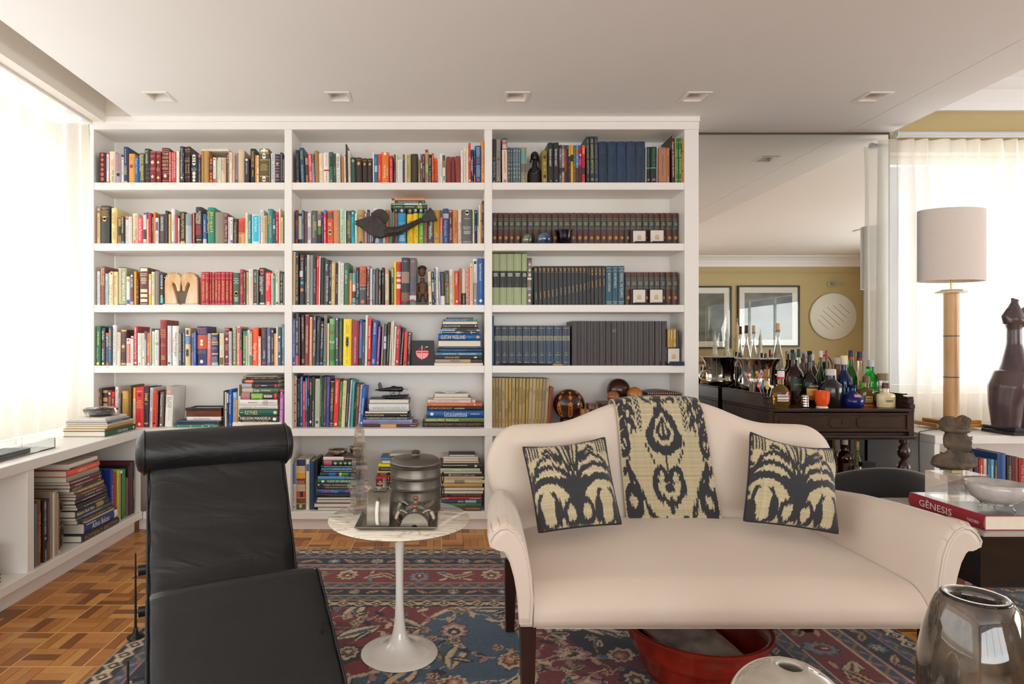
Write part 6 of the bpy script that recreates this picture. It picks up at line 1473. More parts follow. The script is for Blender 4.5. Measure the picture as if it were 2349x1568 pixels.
# ---------------------------------------------------------------- carpet: its woven design is painted into the mesh colours
def paint_rug(w, l, res, seed, blue=False):
    nx, ny = int(w/res), int(l/res); rs = np.random.RandomState(seed)
    X, Y = np.meshgrid((np.arange(nx)+.5)*res, (np.arange(ny)+.5)*res); img = np.zeros((ny, nx, 3))
    C = {k: np.array(rgb(v)) for k, v in dict(red='7a2f38', wine='5e2630', navy='22283c', blue='3c5468', sky='5f8494', cream='c9b393', tan='a4835f', brown='5c4130', pink='a4747a', dark='2a2326', sage='7c8468', peach='c09a78').items()}
    e = np.minimum(np.minimum(X, w-X), np.minimum(Y, l-Y)); horiz = np.minimum(Y, l-Y) <= np.minimum(X, w-X); T = np.where(horiz, X, Y)
    img[:] = C['red'] if not blue else C['blue']
    n1 = sum(np.sin(X*a+Y*b+c)*q for a, b, c, q in [(rs.uniform(-9, 9), rs.uniform(-9, 9), rs.uniform(0, 6), 1) for _ in range(7)])/3
    img[(n1 > .62) & (n1 < .70)] = C['cream']; img[n1 >= .70] = (C['blue']*1.15 if not blue else C['navy']); img[n1 < -.6] = C['wine']; img[(n1 < -1.0)] = C['navy']*.8
    def stamp(cx, cy, f, r):
        i0, i1, j0, j1 = max(0, int((cx-r)/res)), min(nx, int((cx+r)/res)+1), max(0, int((cy-r)/res)), min(ny, int((cy+r)/res)+1)
        if i1 <= i0 or j1 <= j0: return
        x, y = X[j0:j1, i0:i1]-cx, Y[j0:j1, i0:i1]-cy; f(img[j0:j1, i0:i1], x, y, np.hypot(x, y), np.arctan2(y, x))
    def rosette(cx, cy, r, n, cols, tilt=0):
        def f(im, x, y, rr, th):
            pet = r*(.78+.22*np.cos(n*(th+tilt)))
            im[rr < pet*1.12] = C['dark']; im[rr < pet] = C[cols[0]]; im[rr < pet*.66] = C['dark']; im[rr < pet*.6] = C[cols[1]]; im[rr < pet*.30] = C['dark']; im[rr < pet*.24] = C[cols[2]]
        stamp(cx, cy, f, r*1.25)
    def palmette(cx, cy, r, ang, cols):
        def f(im, x, y, rr, th):
            a = np.arctan2(np.sin(th-ang), np.cos(th-ang)); pet = r*(.62+.42*np.exp(-(a/.9)**2)+.10*np.cos(9*a))
            im[rr < pet*1.1] = C['dark']; im[rr < pet] = C[cols[0]]; im[rr < pet*.72] = C[cols[1]]; im[rr < pet*.5] = C['dark']; im[rr < pet*.45] = C[cols[2]]; im[rr < pet*.2] = C['cream']
        stamp(cx, cy, f, r*1.35)
    def leaf(cx, cy, a, b, ang, c, vein=None):
        def f(im, x, y, rr, th):
            u, v = x*np.cos(ang)+y*np.sin(ang), -x*np.sin(ang)+y*np.cos(ang); v = v-.25*b*np.sin(u/a*2.2); q = np.abs(v)/(b*np.maximum(1e-3, 1-(u/a)**2))
            ins = np.abs(u) < a; im[ins & (q < 1.25)] = C['dark']; im[ins & (q < 1)] = C[c]
            if vein: im[ins & (q < .3)] = C[vein]
        stamp(cx, cy, f, a*1.1)
    def vine(pts, c, th=.006):
        for (x0, y0), (x1, y1) in zip(pts[:-1], pts[1:]):
            k = max(2, int(math.hypot(x1-x0, y1-y0)/(res*.9)))
            for t in np.linspace(0, 1, k):
                i, j = int((x0+(x1-x0)*t)/res), int((y0+(y1-y0)*t)/res); h = max(1, int(th/res))
                if 0 <= i < nx and 0 <= j < ny: img[j:j+h, i:i+h] = C[c]
    # field
    B = .75; step = .205
    for gy in np.arange(B, l-B+.2, step):
        for gx in np.arange(B*.9, w-B*.9+.2, step):
            cx, cy = gx+rs.uniform(-.04, .04), gy+rs.uniform(-.04, .04); k = rs.randint(6)
            pts = [(cx, cy)]; a = rs.uniform(0, 6.28)
            for _ in range(14): a += rs.uniform(-.5, .55); pts.append((pts[-1][0]+.025*math.cos(a), pts[-1][1]+.025*math.sin(a)))
            vine(pts, 'cream' if k % 2 else 'tan'); vine([(2*cx-x, 2*cy-y) for x, y in pts], 'cream')
            for q in (4, 8, 12): leaf(pts[q][0]+.02, pts[q][1], .034, .013, rs.uniform(0, 3.1), ['cream', 'sage', 'sky', 'peach', 'pink'][rs.randint(5)], 'brown'); leaf(2*cx-pts[q][0], 2*cy-pts[q][1]+.02, .032, .013, rs.uniform(0, 3.1), ['cream', 'peach', 'pink', 'navy'][rs.randint(4)])
            rosette(*pts[-1], .028, 6, ('cream', 'navy', 'peach')); rosette(2*cx-pts[-1][0], 2*cy-pts[-1][1], .026, 7, ('peach', 'wine', 'cream'))
            if k < 2: palmette(cx, cy, .078, rs.choice([-1.57, 1.57, 0, 3.14]), [('navy', 'cream', 'brown'), ('pink', 'cream', 'navy')][k])
            elif k == 2: rosette(cx, cy, .055, 8, ('tan', 'pink', 'cream'))
            elif k == 3: palmette(cx, cy, .065, rs.uniform(0, 6.28), ('cream', 'red', 'tan'))
            else: leaf(cx, cy, .10, .035, rs.uniform(0, 3.1), 'cream', 'blue'); leaf(cx+.02, cy+.03, .05, .015, rs.uniform(0, 3.1), 'navy', 'cream')
    # borders, from the edge inwards
    bands = [(0, .012, 'tan'), (.012, .09, 'L'), (.09, .14, 'V'), (.14, .245, 'D'), (.245, .305, 'V'), (.305, .485, 'M'), (.485, .55, 'V'), (.55, .63, 'D'), (.63, .685, 'V'), (.685, .75, 'L')]
    img[e < .752] = C['dark']
    for a, b, k in bands:
        m = (e >= a) & (e < b); q = (e-a)/(b-a)
        if k == 'tan': img[m] = C['tan']
        elif k == 'L':
            img[m] = C['dark']; p = .075; t = (T/p) % 1; dia = np.abs(t-.5)*2+np.abs(q-.5)*2.1
            img[m & (np.abs(dia-.85) < .17)] = C['cream']; img[m & (dia < .3)] = C['cream']; img[m & (((t < .12) | (t > .88)) & (np.abs(q-.5) < .2))] = C['cream']
        elif k == 'V':
            img[m] = C['blue']*.85; t = (T/.085) % 1; img[m & (np.abs(q-.5-.28*np.sin(T/.085*2*PI)) < .12)] = C['tan']*.7; img[m & (np.hypot((t-.5)*1.7, q-.5) < .2)] = C['pink']*.8
            img[m & ((q < .09) | (q > .91))] = C['peach']
        elif k == 'D': img[m] = C['navy']*.75; img[m & ((q < .06) | (q > .94))] = C['pink']
        else: img[m] = C['red']; img[m & ((q < .035) | (q > .965))] = C['cream']
    for a, b, k in bands:
        if k not in 'DM': continue
        mid = (a+b)/2; bw = b-a; per = .36 if k == 'M' else .23
        for side in range(4):
            L = w if side < 2 else l
            for i, t in enumerate(np.arange(a+bw*.5, L-a, per/2)):
                px, py = [(t, mid), (t, l-mid), (mid, t), (w-mid, t)][side]; ax = 0 if side < 2 else PI/2
                if i % 2 == 0:
                    if k == 'M': palmette(px, py, bw*.40, [-PI/2, PI/2, PI, 0][side] if i % 4 else [PI/2, -PI/2, 0, PI][side], ('cream', 'tan', 'brown') if i % 4 else ('sky', 'pink', 'wine'))
                    else: rosette(px, py, bw*.34, 8, ('cream', 'sky', 'peach') if i % 4 else ('sky', 'peach', 'cream'))
                else:
                    s = 1 if i % 4 == 1 else -1
                    leaf(px-.03*(ax == 0), py-.03*(ax != 0), bw*.42, bw*.13, ax+.55*s, 'peach' if k == 'D' else 'cream', 'brown'); leaf(px+.03*(ax == 0), py+.03*(ax != 0), bw*.42, bw*.12, ax-.55*s, 'tan' if k == 'D' else 'peach', 'dark')
                    if k == 'M':
                        for dx_, dy_ in ((-.06, -.045), (.06, .045), (-.06, .045), (.06, -.045)):
                            ox_, oy_ = (dx_, dy_) if ax == 0 else (dy_, dx_); leaf(px+ox_, py+oy_, .028, .011, rs.uniform(0, 3.1), ['cream', 'sage', 'sky', 'peach'][rs.randint(4)])
    stripe = 1+.05*rs.randn(ny, 1)*np.ones((1, nx)); img *= np.clip(stripe+.10*rs.randn(ny, nx), .7, 1.3)[..., None]
    return np.clip(img, 0, 1)
def colour_grid(name, img, pos, m, parent=None, smooth=180, flip=False):
    """a dense grid mesh with one painted colour per vertex"""
    ny, nx, _ = img.shape; me = bpy.data.meshes.new(name); co = pos.reshape(-1, 3); n = nx*ny; idx = np.arange(n).reshape(ny, nx)
    q = np.stack([idx[:-1, :-1], idx[:-1, 1:], idx[1:, 1:], idx[1:, :-1]], -1).reshape(-1, 4)
    if flip: q = q[:, ::-1]
    me.vertices.add(n); me.vertices.foreach_set('co', co.ravel().astype(np.float32)); me.loops.add(q.size); me.loops.foreach_set('vertex_index', q.ravel().astype(np.int32))
    me.polygons.add(len(q)); me.polygons.foreach_set('loop_start', np.arange(0, q.size, 4, dtype=np.int32)); me.polygons.foreach_set('use_smooth', np.ones(len(q), dtype=bool))
    me.update(calc_edges=True); at = me.color_attributes.new('Col', 'FLOAT_COLOR', 'POINT'); c = np.ones((n, 4), dtype=np.float32); c[:, :3] = img.reshape(-1, 3); at.data.foreach_set('color', c.ravel())
    me.materials.append(m); o = bpy.data.objects.new(name, me); COL.objects.link(o)
    if parent: o.parent = parent; o.location = -org(parent)
    return o
wool = vcol('wool_pile', .95, bump=.5, bscale=700, sheen=.15, noise=.05)
x0, x1, y0, y1 = RUG; im = paint_rug(x1-x0, 3.9, .0066, 5); im = im[::-1]; ny = int((y1-y0)/.0066); im = im[-ny:]
gx, gy = np.meshgrid(np.linspace(x0, x1, im.shape[1]), np.linspace(y0, y1, im.shape[0]))
gz = .0098+.0004*np.sin(gx*5)*np.sin(gy*4)+.0003*NR.randn(*gx.shape); pos = np.stack([gx, gy, gz], -1)
t = thing('carpet', 'large red and blue floral oriental carpet with cream and navy borders', 'carpet', ((x0+x1)/2, (y0+y1)/2, 0))
colour_grid('pile', im, pos, wool, t); MB().box((x0, y0, .0005), (x1, y1, .0075)).build('backing', mat('rug_backing', '4a3a34', .9), t)
fr = MB()
for i in range(900):
    x = x0+(x1-x0)*i/899; fr.box((x-.001, y1-.001, .002), (x+.001, y1+RND.uniform(.008, .018), .005))
o = fr.build('fringe', mat('rug_fringe', 'b49a78', .9), t); o['kind'] = 'stuff'
# second carpet, on the right
im = paint_rug(1.9, 2.2, .010, 8, True)[::-1]; gx, gy = np.meshgrid(np.linspace(1.98, 3.88, im.shape[1]), np.linspace(-2.45, -.42, im.shape[0])); pos = np.stack([gx, gy, .010+0*gx], -1)
t = thing('carpet', 'blue and cream floral carpet beside the tall glass vase', 'carpet', (2.93, -1.35, 0))
colour_grid('pile', np.clip(im*1.35, 0, 1), pos, wool, t); MB().box((1.98, -2.45, .0005), (3.88, -.42, .0075)).build('backing', mat('rug_backing', '4a3a34', .9), t)
# ---------------------------------------------------------------- leather chaise longue
th = math.radians(26); A = Vector((math.sin(th), -math.cos(th), 0)); Q = Vector((math.cos(th), math.sin(th), 0)); H0 = Vector((-.4913*2.259, CY+2.259, 0))
def CP(s, w, z): return H0+A*s+Q*w+Vector((0, 0, z))
leather = mat('black_leather', '1b1c1e', .36, bump=.25, bscale=420, noise=.12, nscale=6)
N, L = nodes_of(leather); tc = N['Texture Coordinate']; wv = N.new('ShaderNodeTexNoise'); wv.inputs['Scale'].default_value = 5; wv.inputs['Detail'].default_value = 2.5; wv.inputs['Distortion'].default_value = 1.2
mp = N.new('ShaderNodeMapping'); mp.inputs['Rotation'].default_value = (0, 0, -th); mp.inputs['Scale'].default_value = (.55, 1.6, 2.2); L.new(tc.outputs['Object'], mp.inputs[0]); L.new(mp.outputs[0], wv.inputs['Vector'])
b2 = N.new('ShaderNodeBump'); b2.inputs['Strength'].default_value = .38; b2.inputs['Distance'].default_value = .02; L.new(wv.outputs['Fac'], b2.inputs['Height']); L.new(N['Bump'].outputs[0], b2.inputs['Normal']); L.new(b2.outputs[0], N['Principled BSDF'].inputs['Normal'])
ch = thing('chaise_longue', 'black leather chaise longue with a roll headrest and chrome frame', 'chaise longue', tuple(CP(.3, .25, 0)))
prof = [(-.045, .735), (0, .69), (.12, .51), (.243, .335), (.315, .27), (.385, .275), (.47, .36), (.53, .422), (.565, .432), (.60, .418), (.70, .348), (.82, .262), (.95, .175), (1.06, .125)]
sp = spline([(s, 0, z) for s, z in prof], 9); TH = .052; rings = []
def cs(p, nrm, hw=.25):
    out = []; r = .02
    pts = [(-hw, -TH), (-hw-.004, -TH*.5), (-hw, -.012), (-hw+.012, -.002), (-hw+.05, .003), (-.12, .007), (0, .008), (.12, .007), (hw-.05, .003), (hw-.012, -.002), (hw, -.012), (hw+.004, -TH*.5), (hw, -TH), (0, -TH-.003)]
    return [CP(p.x+nrm[0]*b, .25+a, p.z+nrm[1]*b) for a, b in pts]
for i, p in enumerate(sp):
    a, b = sp[max(0, i-1)], sp[min(len(sp)-1, i+1)]; tx, tz = b.x-a.x, b.z-a.z; l = math.hypot(tx, tz); nrm = (-tz/l, tx/l); wob = .004*math.sin(i*.9)*(1 if p.x < .3 else .2)
    rings.append(cs(Vector((p.x+nrm[0]*wob, 0, p.z+nrm[1]*wob)), nrm))
MB().loft(rings, cap=True).build('cushion', leather, ch, 180)
for w in (-.002, .502):
    pts = []
    for i, p in enumerate(sp):
        a, b = sp[max(0, i-1)], sp[min(len(sp)-1, i+1)]; l = math.hypot(b.x-a.x, b.z-a.z); pts.append(CP(p.x-(-(b.z-a.z)/l)*.008, w, p.z-((b.x-a.x)/l)*.008))
    MB().tube(pts, .0042, 8).build('piping', leather, ch, 180)
rc, rz, rr = -.05, .752, .080
def roll_ring(w, r): return [CP(rc+r*math.cos(a), w, rz+r*math.sin(a)) for a in [2*PI*i/36 for i in range(36)]]
roll = MB().loft([roll_ring(w, r) for w, r in ((-.045, .001), (-.043, .04), (-.036, .066), (-.022, .077), (-.012, .0805), (.06, .0815), (.25, .083), (.44, .0815), (.512, .0805), (.522, .077), (.536, .066), (.543, .04), (.545, .001))]).build('headrest', leather, ch, 180)
for w in (-.014, .514): MB().tube(roll_ring(w, .0825), .0042, 8, closed=True).build('headrest_piping', leather, roll, 180)
chrome = mat('chrome', 'd8d8da', .05, metal=1); black = mat('black_steel', '17181a', .35)
for w in (.012, .488):
    MB().tube([CP(*q) for q in [(p.x-.02, w+(.02 if w < .2 else -.02), p.z-.085) for p in sp[6::4]]], .0125, 12).build('frame_tube', chrome, ch, 180)
    arc = spline([(.12, 0, .30), (.16, 0, .24), (.24, 0, .185), (.38, 0, .145), (.56, 0, .16), (.72, 0, .215), (.80, 0, .24)], 6); MB().tube([CP(p.x, w+.012 if w < .2 else w-.012, p.z) for p in arc], .0125, 12).build('runner_tube', chrome, ch, 180)
for s in (-.15, .75):
    for w in (-.045, .47):
        MB().tube([CP(s, w, .0135), CP(s+.006, w, .345)], [.0055, .0028], 8).build('support_rod', black, ch, 60)
        MB().lathe([(.032, .0122), (.030, .018), (.012, .026), (.006, .05), (.001, .05)], tuple(CP(s, w, 0)), 20).build('foot', black, ch, 60)
    for z in (.272, .108):
        e = [CP(s+a, w, z+b) for w in (-.036, .46) for a, b in [(.011*math.cos(2*PI*i/14), .021*math.sin(2*PI*i/14)) for i in range(14)]]; MB().loft([e[:14], e[14:]], cap=True).build('cross_bar', black, ch, 60)
# ---------------------------------------------------------------- round pedestal table
tx, ty = -.166, CY+2.255; t = thing('pedestal_table', 'small round marble-topped white pedestal table on the carpet', 'table', (tx, ty, .012)); ZT2 = .519
marble = mat('marble', 'efe8da', .12, noise=.6, nscale=3.2, col2='f2ecdf', coat=.6)
N, L = nodes_of(marble); r = [n for n in N if n.type == 'VALTORGB'][0]; nt = [n for n in N if n.type == 'TEX_NOISE'][0]; nt.inputs['Distortion'].default_value = 1.8; nt.inputs['Detail'].default_value = 9
mp = N.new('ShaderNodeMapping'); mp.inputs['Scale'].default_value = (1.1, 3.6, 1); mp.inputs['Rotation'].default_value = (0, 0, .25); L.new(N['Texture Coordinate'].outputs['Object'], mp.inputs[0]); L.new(mp.outputs[0], nt.inputs['Vector'])
el = r.color_ramp.elements; el[0].position = .47; el[0].color = (*rgb('f1ead9'), 1); el[1].position = .56; el[1].color = (*rgb('f0e9dc'), 1); x = el.new(.515); x.color = (*rgb('b9a98f'), 1)
MB().lathe([(.02, ZT2-.02), (.22, ZT2-.019), (.252, ZT2-.013), (.264, ZT2-.005), (.264, ZT2-.003), (.260, ZT2), (.001, ZT2)], (tx, ty, 0), 72).build('tabletop', marble, t, 50)
MB().lathe([(.142, .0122), (.1435, .0142), (.140, .017), (.115, .021), (.085, .028), (.060, .038), (.042, .052), (.030, .075), (.0225, .105), (.0175, .15), (.0148, .21), (.0142, .28), (.0150, .34), (.017, .40), (.020, .45), (.0245, .485), (.028, .4985)], (tx, ty, 0), 56).build('base', mat('white_gloss', 'e8e4dd', .1, coat=.6), t, 60)
pewter = mat('pewter', '8c867a', .45, metal=.85, noise=.25, nscale=10, bump=.15, bscale=90); zt = ZT2+.0004
# tray with the half-round tea service
def quad(z, g=0): return [(-.308-g, CY+2.08-g, z), (-.024+g, CY+2.08-g, z), (-.024+g, CY+2.284+g, z), (-.308-g, CY+2.284+g, z)]
t = thing('pewter_tray', 'rectangular dark pewter tray carrying the tea service', 'tray', (-.166, CY+2.18, zt))
MB().loft([quad(zt, -.02), quad(zt, -.018), quad(zt+.004, -.016), quad(zt+.013, 0), quad(zt+.0145, .001), quad(zt+.013, .0015), quad(zt+.003, -.012)][0:1]+[quad(zt+.0002, -.014), quad(zt+.0125, .002), quad(zt+.0145, .001), quad(zt+.0135, -.001), quad(zt+.004, -.016)], cap=True).build('tray', pewter, t)
zt2 = zt+.0046
def arch(cx, c0, r, z0, h, l0, l1, axis):              # half-round pot body; axis of the barrel along x or y
    pr = [(-r, 0)]+[(-r*math.cos(PI*i/18), h-r+r*math.sin(PI*i/18)) if h > r else (-r*math.cos(PI*i/18), h*math.sin(PI*i/18)) for i in range(19)]+[(r, 0)]
    if h <= r: pr = pr[1:-1]
    R = [[((l, c0+a, z0+b) if axis == 'x' else (cx+a, l, z0+b)) for a, b in pr] for l in (l0, l1)]
    return MB().loft(R, cap=True)
red = mat('red_stone', 'a04a34', .3); ivory = mat('ivory', 'e9e3d6', .3, sss=.1)
def knob(m, par, x, y, z):
    MB().lathe([(.011, 0), (.009, .003), (.0055, .008), (.006, .012), (.011, .016), (.011, .018), (.001, .018)], (x, y, z), 16).build('lid_knob', pewter, par, 60)
    MB().lathe([(.0115, .0182), (.0105, .0225), (.001, .024)], (x, y, z), 16).build('knob_cap', red, par, 60)
t = thing('teapot', 'half-round pewter teapot with a white handle on the tray', 'teapot', (-.228, CY+2.175, zt2))
arch(0, CY+2.178, .066, zt2, .116, -.272, -.190, 'x').build('body', pewter, t, 40, mods=[('BEVEL', dict(width=.002, segments=2, limit_method='ANGLE'))])
MB().box((-.254, CY+2.158, zt2+.1155), (-.206, CY+2.198, zt2+.1185), bev=.001).build('lid', pewter, t); knob(None, t, -.230, CY+2.178, zt2+.1187)
hb = spline([(-.231, CY+2.128, zt2+.098), (-.231, CY+2.098, zt2+.092), (-.232, CY+2.084, zt2+.06), (-.231, CY+2.086, zt2+.024), (-.229, CY+2.108, zt2+.012)], 6)
MB().tube(hb[:7], .0045, 10).build('handle_socket', pewter, t, 180); MB().tube(hb[6:], .0062, 10).build('handle', ivory, t, 180)
MB().tube([(-.222, CY+2.24, zt2+.06), (-.222, CY+2.262, zt2+.10), (-.222, CY+2.268, zt2+.135)], [.012, .009, .0075], 12).build('spout', pewter, t, 180)
for nm, lb, yy, sp_ in (('sugar_bowl', 'half-round pewter sugar bowl with two pale handles, nearest on the tray', 2.10, False), ('milk_jug', 'half-round pewter milk jug with a flared spout behind the sugar bowl', 2.168, True)):
    cx = -.102; y0_, y1_ = CY+yy, CY+yy+.05; t = thing(nm, lb, 'tea service', (cx, (y0_+y1_)/2, zt2), 'tea service'); r = .050; h = .052 if not sp_ else .064
    arch(cx, 0, r, zt2, h, y0_, y1_, 'y').build('body', pewter, t, 40, mods=[('BEVEL', dict(width=.0018, segments=2, limit_method='ANGLE'))]); knob(None, t, cx, (y0_+y1_)/2, zt2+h+.0002)
    if not sp_: MB().prism([(cx+.011*math.cos(PI*i/12), zt2+.0002+.012*math.sin(PI*i/12)) for i in range(13)], y0_-.0006, y0_-.0001).build('foot_notch', mat('notch_dark', '0b0b0a', .8), t)
    for s in ((-1, 1) if not sp_ else (-1,)):
        ym = (y0_+y1_)/2; hb = spline([(cx+s*.026, ym, zt2+h*.86), (cx+s*.050, ym, zt2+h*1.08), (cx+s*.064, ym, zt2+h*.70), (cx+s*.064, ym, zt2+h*.40), (cx+s*.049, ym, zt2+.006)], 6)
        MB().tube(hb[:9], .0052, 10).build('handle_arm', pewter, t, 180); MB().tube(hb[8:17], .0062, 10).build('handle_grip', mat('horn', 'b8a894', .3), t, 180); MB().tube(hb[16:], .0052, 10).build('handle_arm', mat('dark_horn', '4a3c34', .3), t, 180)
    if sp_: MB().loft([[(cx+.024+dx, (y0_+y1_)/2+dy, zt2+h*.72+dz) for dx, dy, dz in q] for q in ([(0, -.012, -.008), (0, .012, -.008), (.004, .012, .008), (.004, -.012, .008)], [(.030, -.009, .008), (.030, .009, .008), (.030, .011, .020), (.030, -.011, .020)], [(.044, -.004, .022), (.044, .004, .022), (.040, .010, .034), (.040, -.010, .034)])], cap=True).build('spout', pewter, t, 60)
# stacked pewter box
bx, by = -.112, CY+2.393; r = .1; t = thing('pewter_box', 'tall round lidded pewter stacking box with four tiers and ring handles', 'box', (bx, by, zt)); dp = mat('dark_pewter', '78736a', .38, metal=.8, noise=.35, nscale=7, bump=.2, bscale=60)
for k in range(4):
    z0 = zt+.002+k*.043 if k else zt; h = .0445 if k == 0 else .0425
    MB().lathe([(r*1.0, 0), (r*1.0, .003), (r*.985, .006), (r*.985, h-.010), (r*1.02, h-.006), (r*1.03, h-.003), (r*1.0, h-.0004), (r*.9, h-.0003), (.001, h-.0003)], (bx, by, z0), 56).build('tier', dp, t, 40)
z0 = zt+.174; lid = MB().lathe([(r*1.0, .0005), (r*1.02, .004), (r*1.0, .010), (r*.96, .013), (r*.90, .021), (r*.8, .026), (r*.4, .030), (.001, .031)], (bx, by, z0), 56).build('lid', dp, t, 50)
MB().lathe([(.018, .0302), (.013, .035), (.013, .040), (.001, .040)], (bx, by, z0), 20).build('knob_stem', dp, lid, 60); MB().lathe([(.014, .0402), (.0185, .044), (.0185, .047), (.012, .052), (.001, .0535)], (bx, by, z0), 20).build('knob', mat('dark_red_wood', '35201c', .25, coat=.4), lid, 60)
for a, zz in ((0.15, .115), (.1, .060), (PI-.1, .115), (PI+.1, .06)):
    c = Vector((bx+1.09*r*math.cos(a), by+1.09*r*math.sin(a)-.01, zt+zz)); MB().tube([c+Vector((.004*math.sin(2*PI*i/20), .015*math.sin(2*PI*i/20), .022*math.cos(2*PI*i/20))) for i in range(20)], .0022, 6, closed=True).build('ring_handle', mat('iron', '35302c', .5, metal=.6), t, 180)
# crystal obelisk
ox, oy = -.327, CY+2.335; t = thing('crystal_obelisk', 'clear cut-crystal obelisk on a stepped base, on the marble table', 'obelisk', (ox, oy, zt)); cg = glass('lead_crystal', 'fdfbf2', .0, 1.42, True)
def sq(h, z): c, s = math.cos(.5), math.sin(.5); return [(ox+c*a-s*b, oy+s*a+c*b, zt+z) for a, b in ((-h, -h), (h, -h), (h, h), (-h, h))]
MB().loft([sq(.036, 0), sq(.036, .010), sq(.028, .018), sq(.028, .030)], cap=True).build('base', cg, t)
MB().loft([sq(.0275, .0303), sq(.0275, .078)], cap=True).build('block', cg, t)
MB().loft([sq(.030, .0783), sq(.037, .088), sq(.037, .094), sq(.029, .108)], cap=True).build('collar', cg, t)
MB().loft([sq(.027, .1083), sq(.014, .322), sq(.0005, .343)], cap=True).build('shaft', cg, t)
# ---------------------------------------------------------------- settee
SX, YFt, YBk = .866, CY+1.80, CY+2.43
silk = mat('cream_silk', 'd3c5b7', .5, noise=.05, nscale=2, sheen=.25)
N, L = nodes_of(silk); wv = N.new('ShaderNodeTexNoise'); wv.inputs['Scale'].default_value = 1; mp = N.new('ShaderNodeMapping'); mp.inputs['Scale'].default_value = (420, 30, 14); L.new(N['Texture Coordinate'].outputs['Object'], mp.inputs[0]); L.new(mp.outputs[0], wv.inputs['Vector'])
bp = N.new('ShaderNodeBump'); bp.inputs['Strength'].default_value = .12; bp.inputs['Distance'].default_value = .001; L.new(wv.outputs['Fac'], bp.inputs['Height']); L.new(bp.outputs[0], N['Principled BSDF'].inputs['Normal'])
so = thing('settee', 'cream upholstered camelback settee with scroll arms and dark wooden legs', 'sofa', (SX, (YFt+YBk)/2, .011))
# seat: crowned pad, front edge rolled
ns, nt = 40, 30; rows_ = []
def seat_w(t): return .598-.035*t
for j in range(nt+1):
    t_ = j/nt; row = []
    for i in range(ns+1):
        a = 2*i/ns-1; x = SX+a*seat_w(max(0, t_)); crown = (1-abs(a)**3.2)
        if t_ < .28:
            q = t_/.28; ang = q*PI/2; y = YFt+.005+.055*(1-math.cos(ang*1)); y = YFt+.06*(1-math.sin(ang))*0+.004+.07*q**2.2; z = .316+(.405-.316)*min(1, q*1.35)**.8 if q < .75 else .405+(q-.75)/.25*.018
            z += .018*crown*q; y -= .010*math.sin(PI*min(1, q*1.1))*crown
        else:
            q = (t_-.28)/.72; y = YFt+.074+q*(YBk-.075-YFt-.074); z = .423+.018*crown+(.052*math.sin(PI*min(.62, q*.62+.0)/1.24))*(.35+.65*crown)
        row.append((x, y, z))
    rows_.append(row)
rows_ = [[(x, YFt+.05, .312) for x, y, z in rows_[0]]]+rows_
MB().loft(rows_, closed=False).build('seat', silk, so, 180)
MB().box((SX-.59, YFt+.03, .300), (SX+.59, YBk-.06, .318)).build('seat_base', silk, so)
# back: camel outline, thick and rounded
half = [(0, .945), (.10, .942), (.168, .932), (.233, .912), (.294, .887), (.354, .864), (.419, .850), (.506, .846), (.571, .843), (.613, .831), (.657, .792), (.687, .730), (.697, .678), (.690, .62), (.672, .56), (.655, .48), (.640, .32)]
hs = spline([(a, 0, b) for a, b in half], 5); out = [(-p.x, p.z) for p in hs[::-1]]+[(p.x, p.z) for p in hs[1:]]
def scale_out(f): c = (0, .55); return [(c[0]+(a-c[0])*(1-f/.65), c[1]+(b-c[1])*(1-f/.42)) for a, b in out]
yb = lambda k, z: CY+2.355+k+.05*(z-.45)
bk = []
for inset, k in ((.30, .004), (.10, .0), (.04, .004), (.014, .014), (.002, .030), (0, .05), (.004, .07), (.02, .085), (.06, .092)): bk.append([(SX+a, yb(k, b), b) for a, b in scale_out(inset)])
MB().loft(bk, closed=False).build('back', silk, so, 180)
m = MB(); c0 = [(SX+a, yb(.004, b), b) for a, b in scale_out(.30)]; m.add(c0, [tuple(range(len(c0)))]); c1 = [(SX+a, yb(.092, b), b) for a, b in scale_out(.06)]; m.add(c1, [tuple(range(len(c1)))[::-1]]); m.build('back_panel', silk, so, 180)
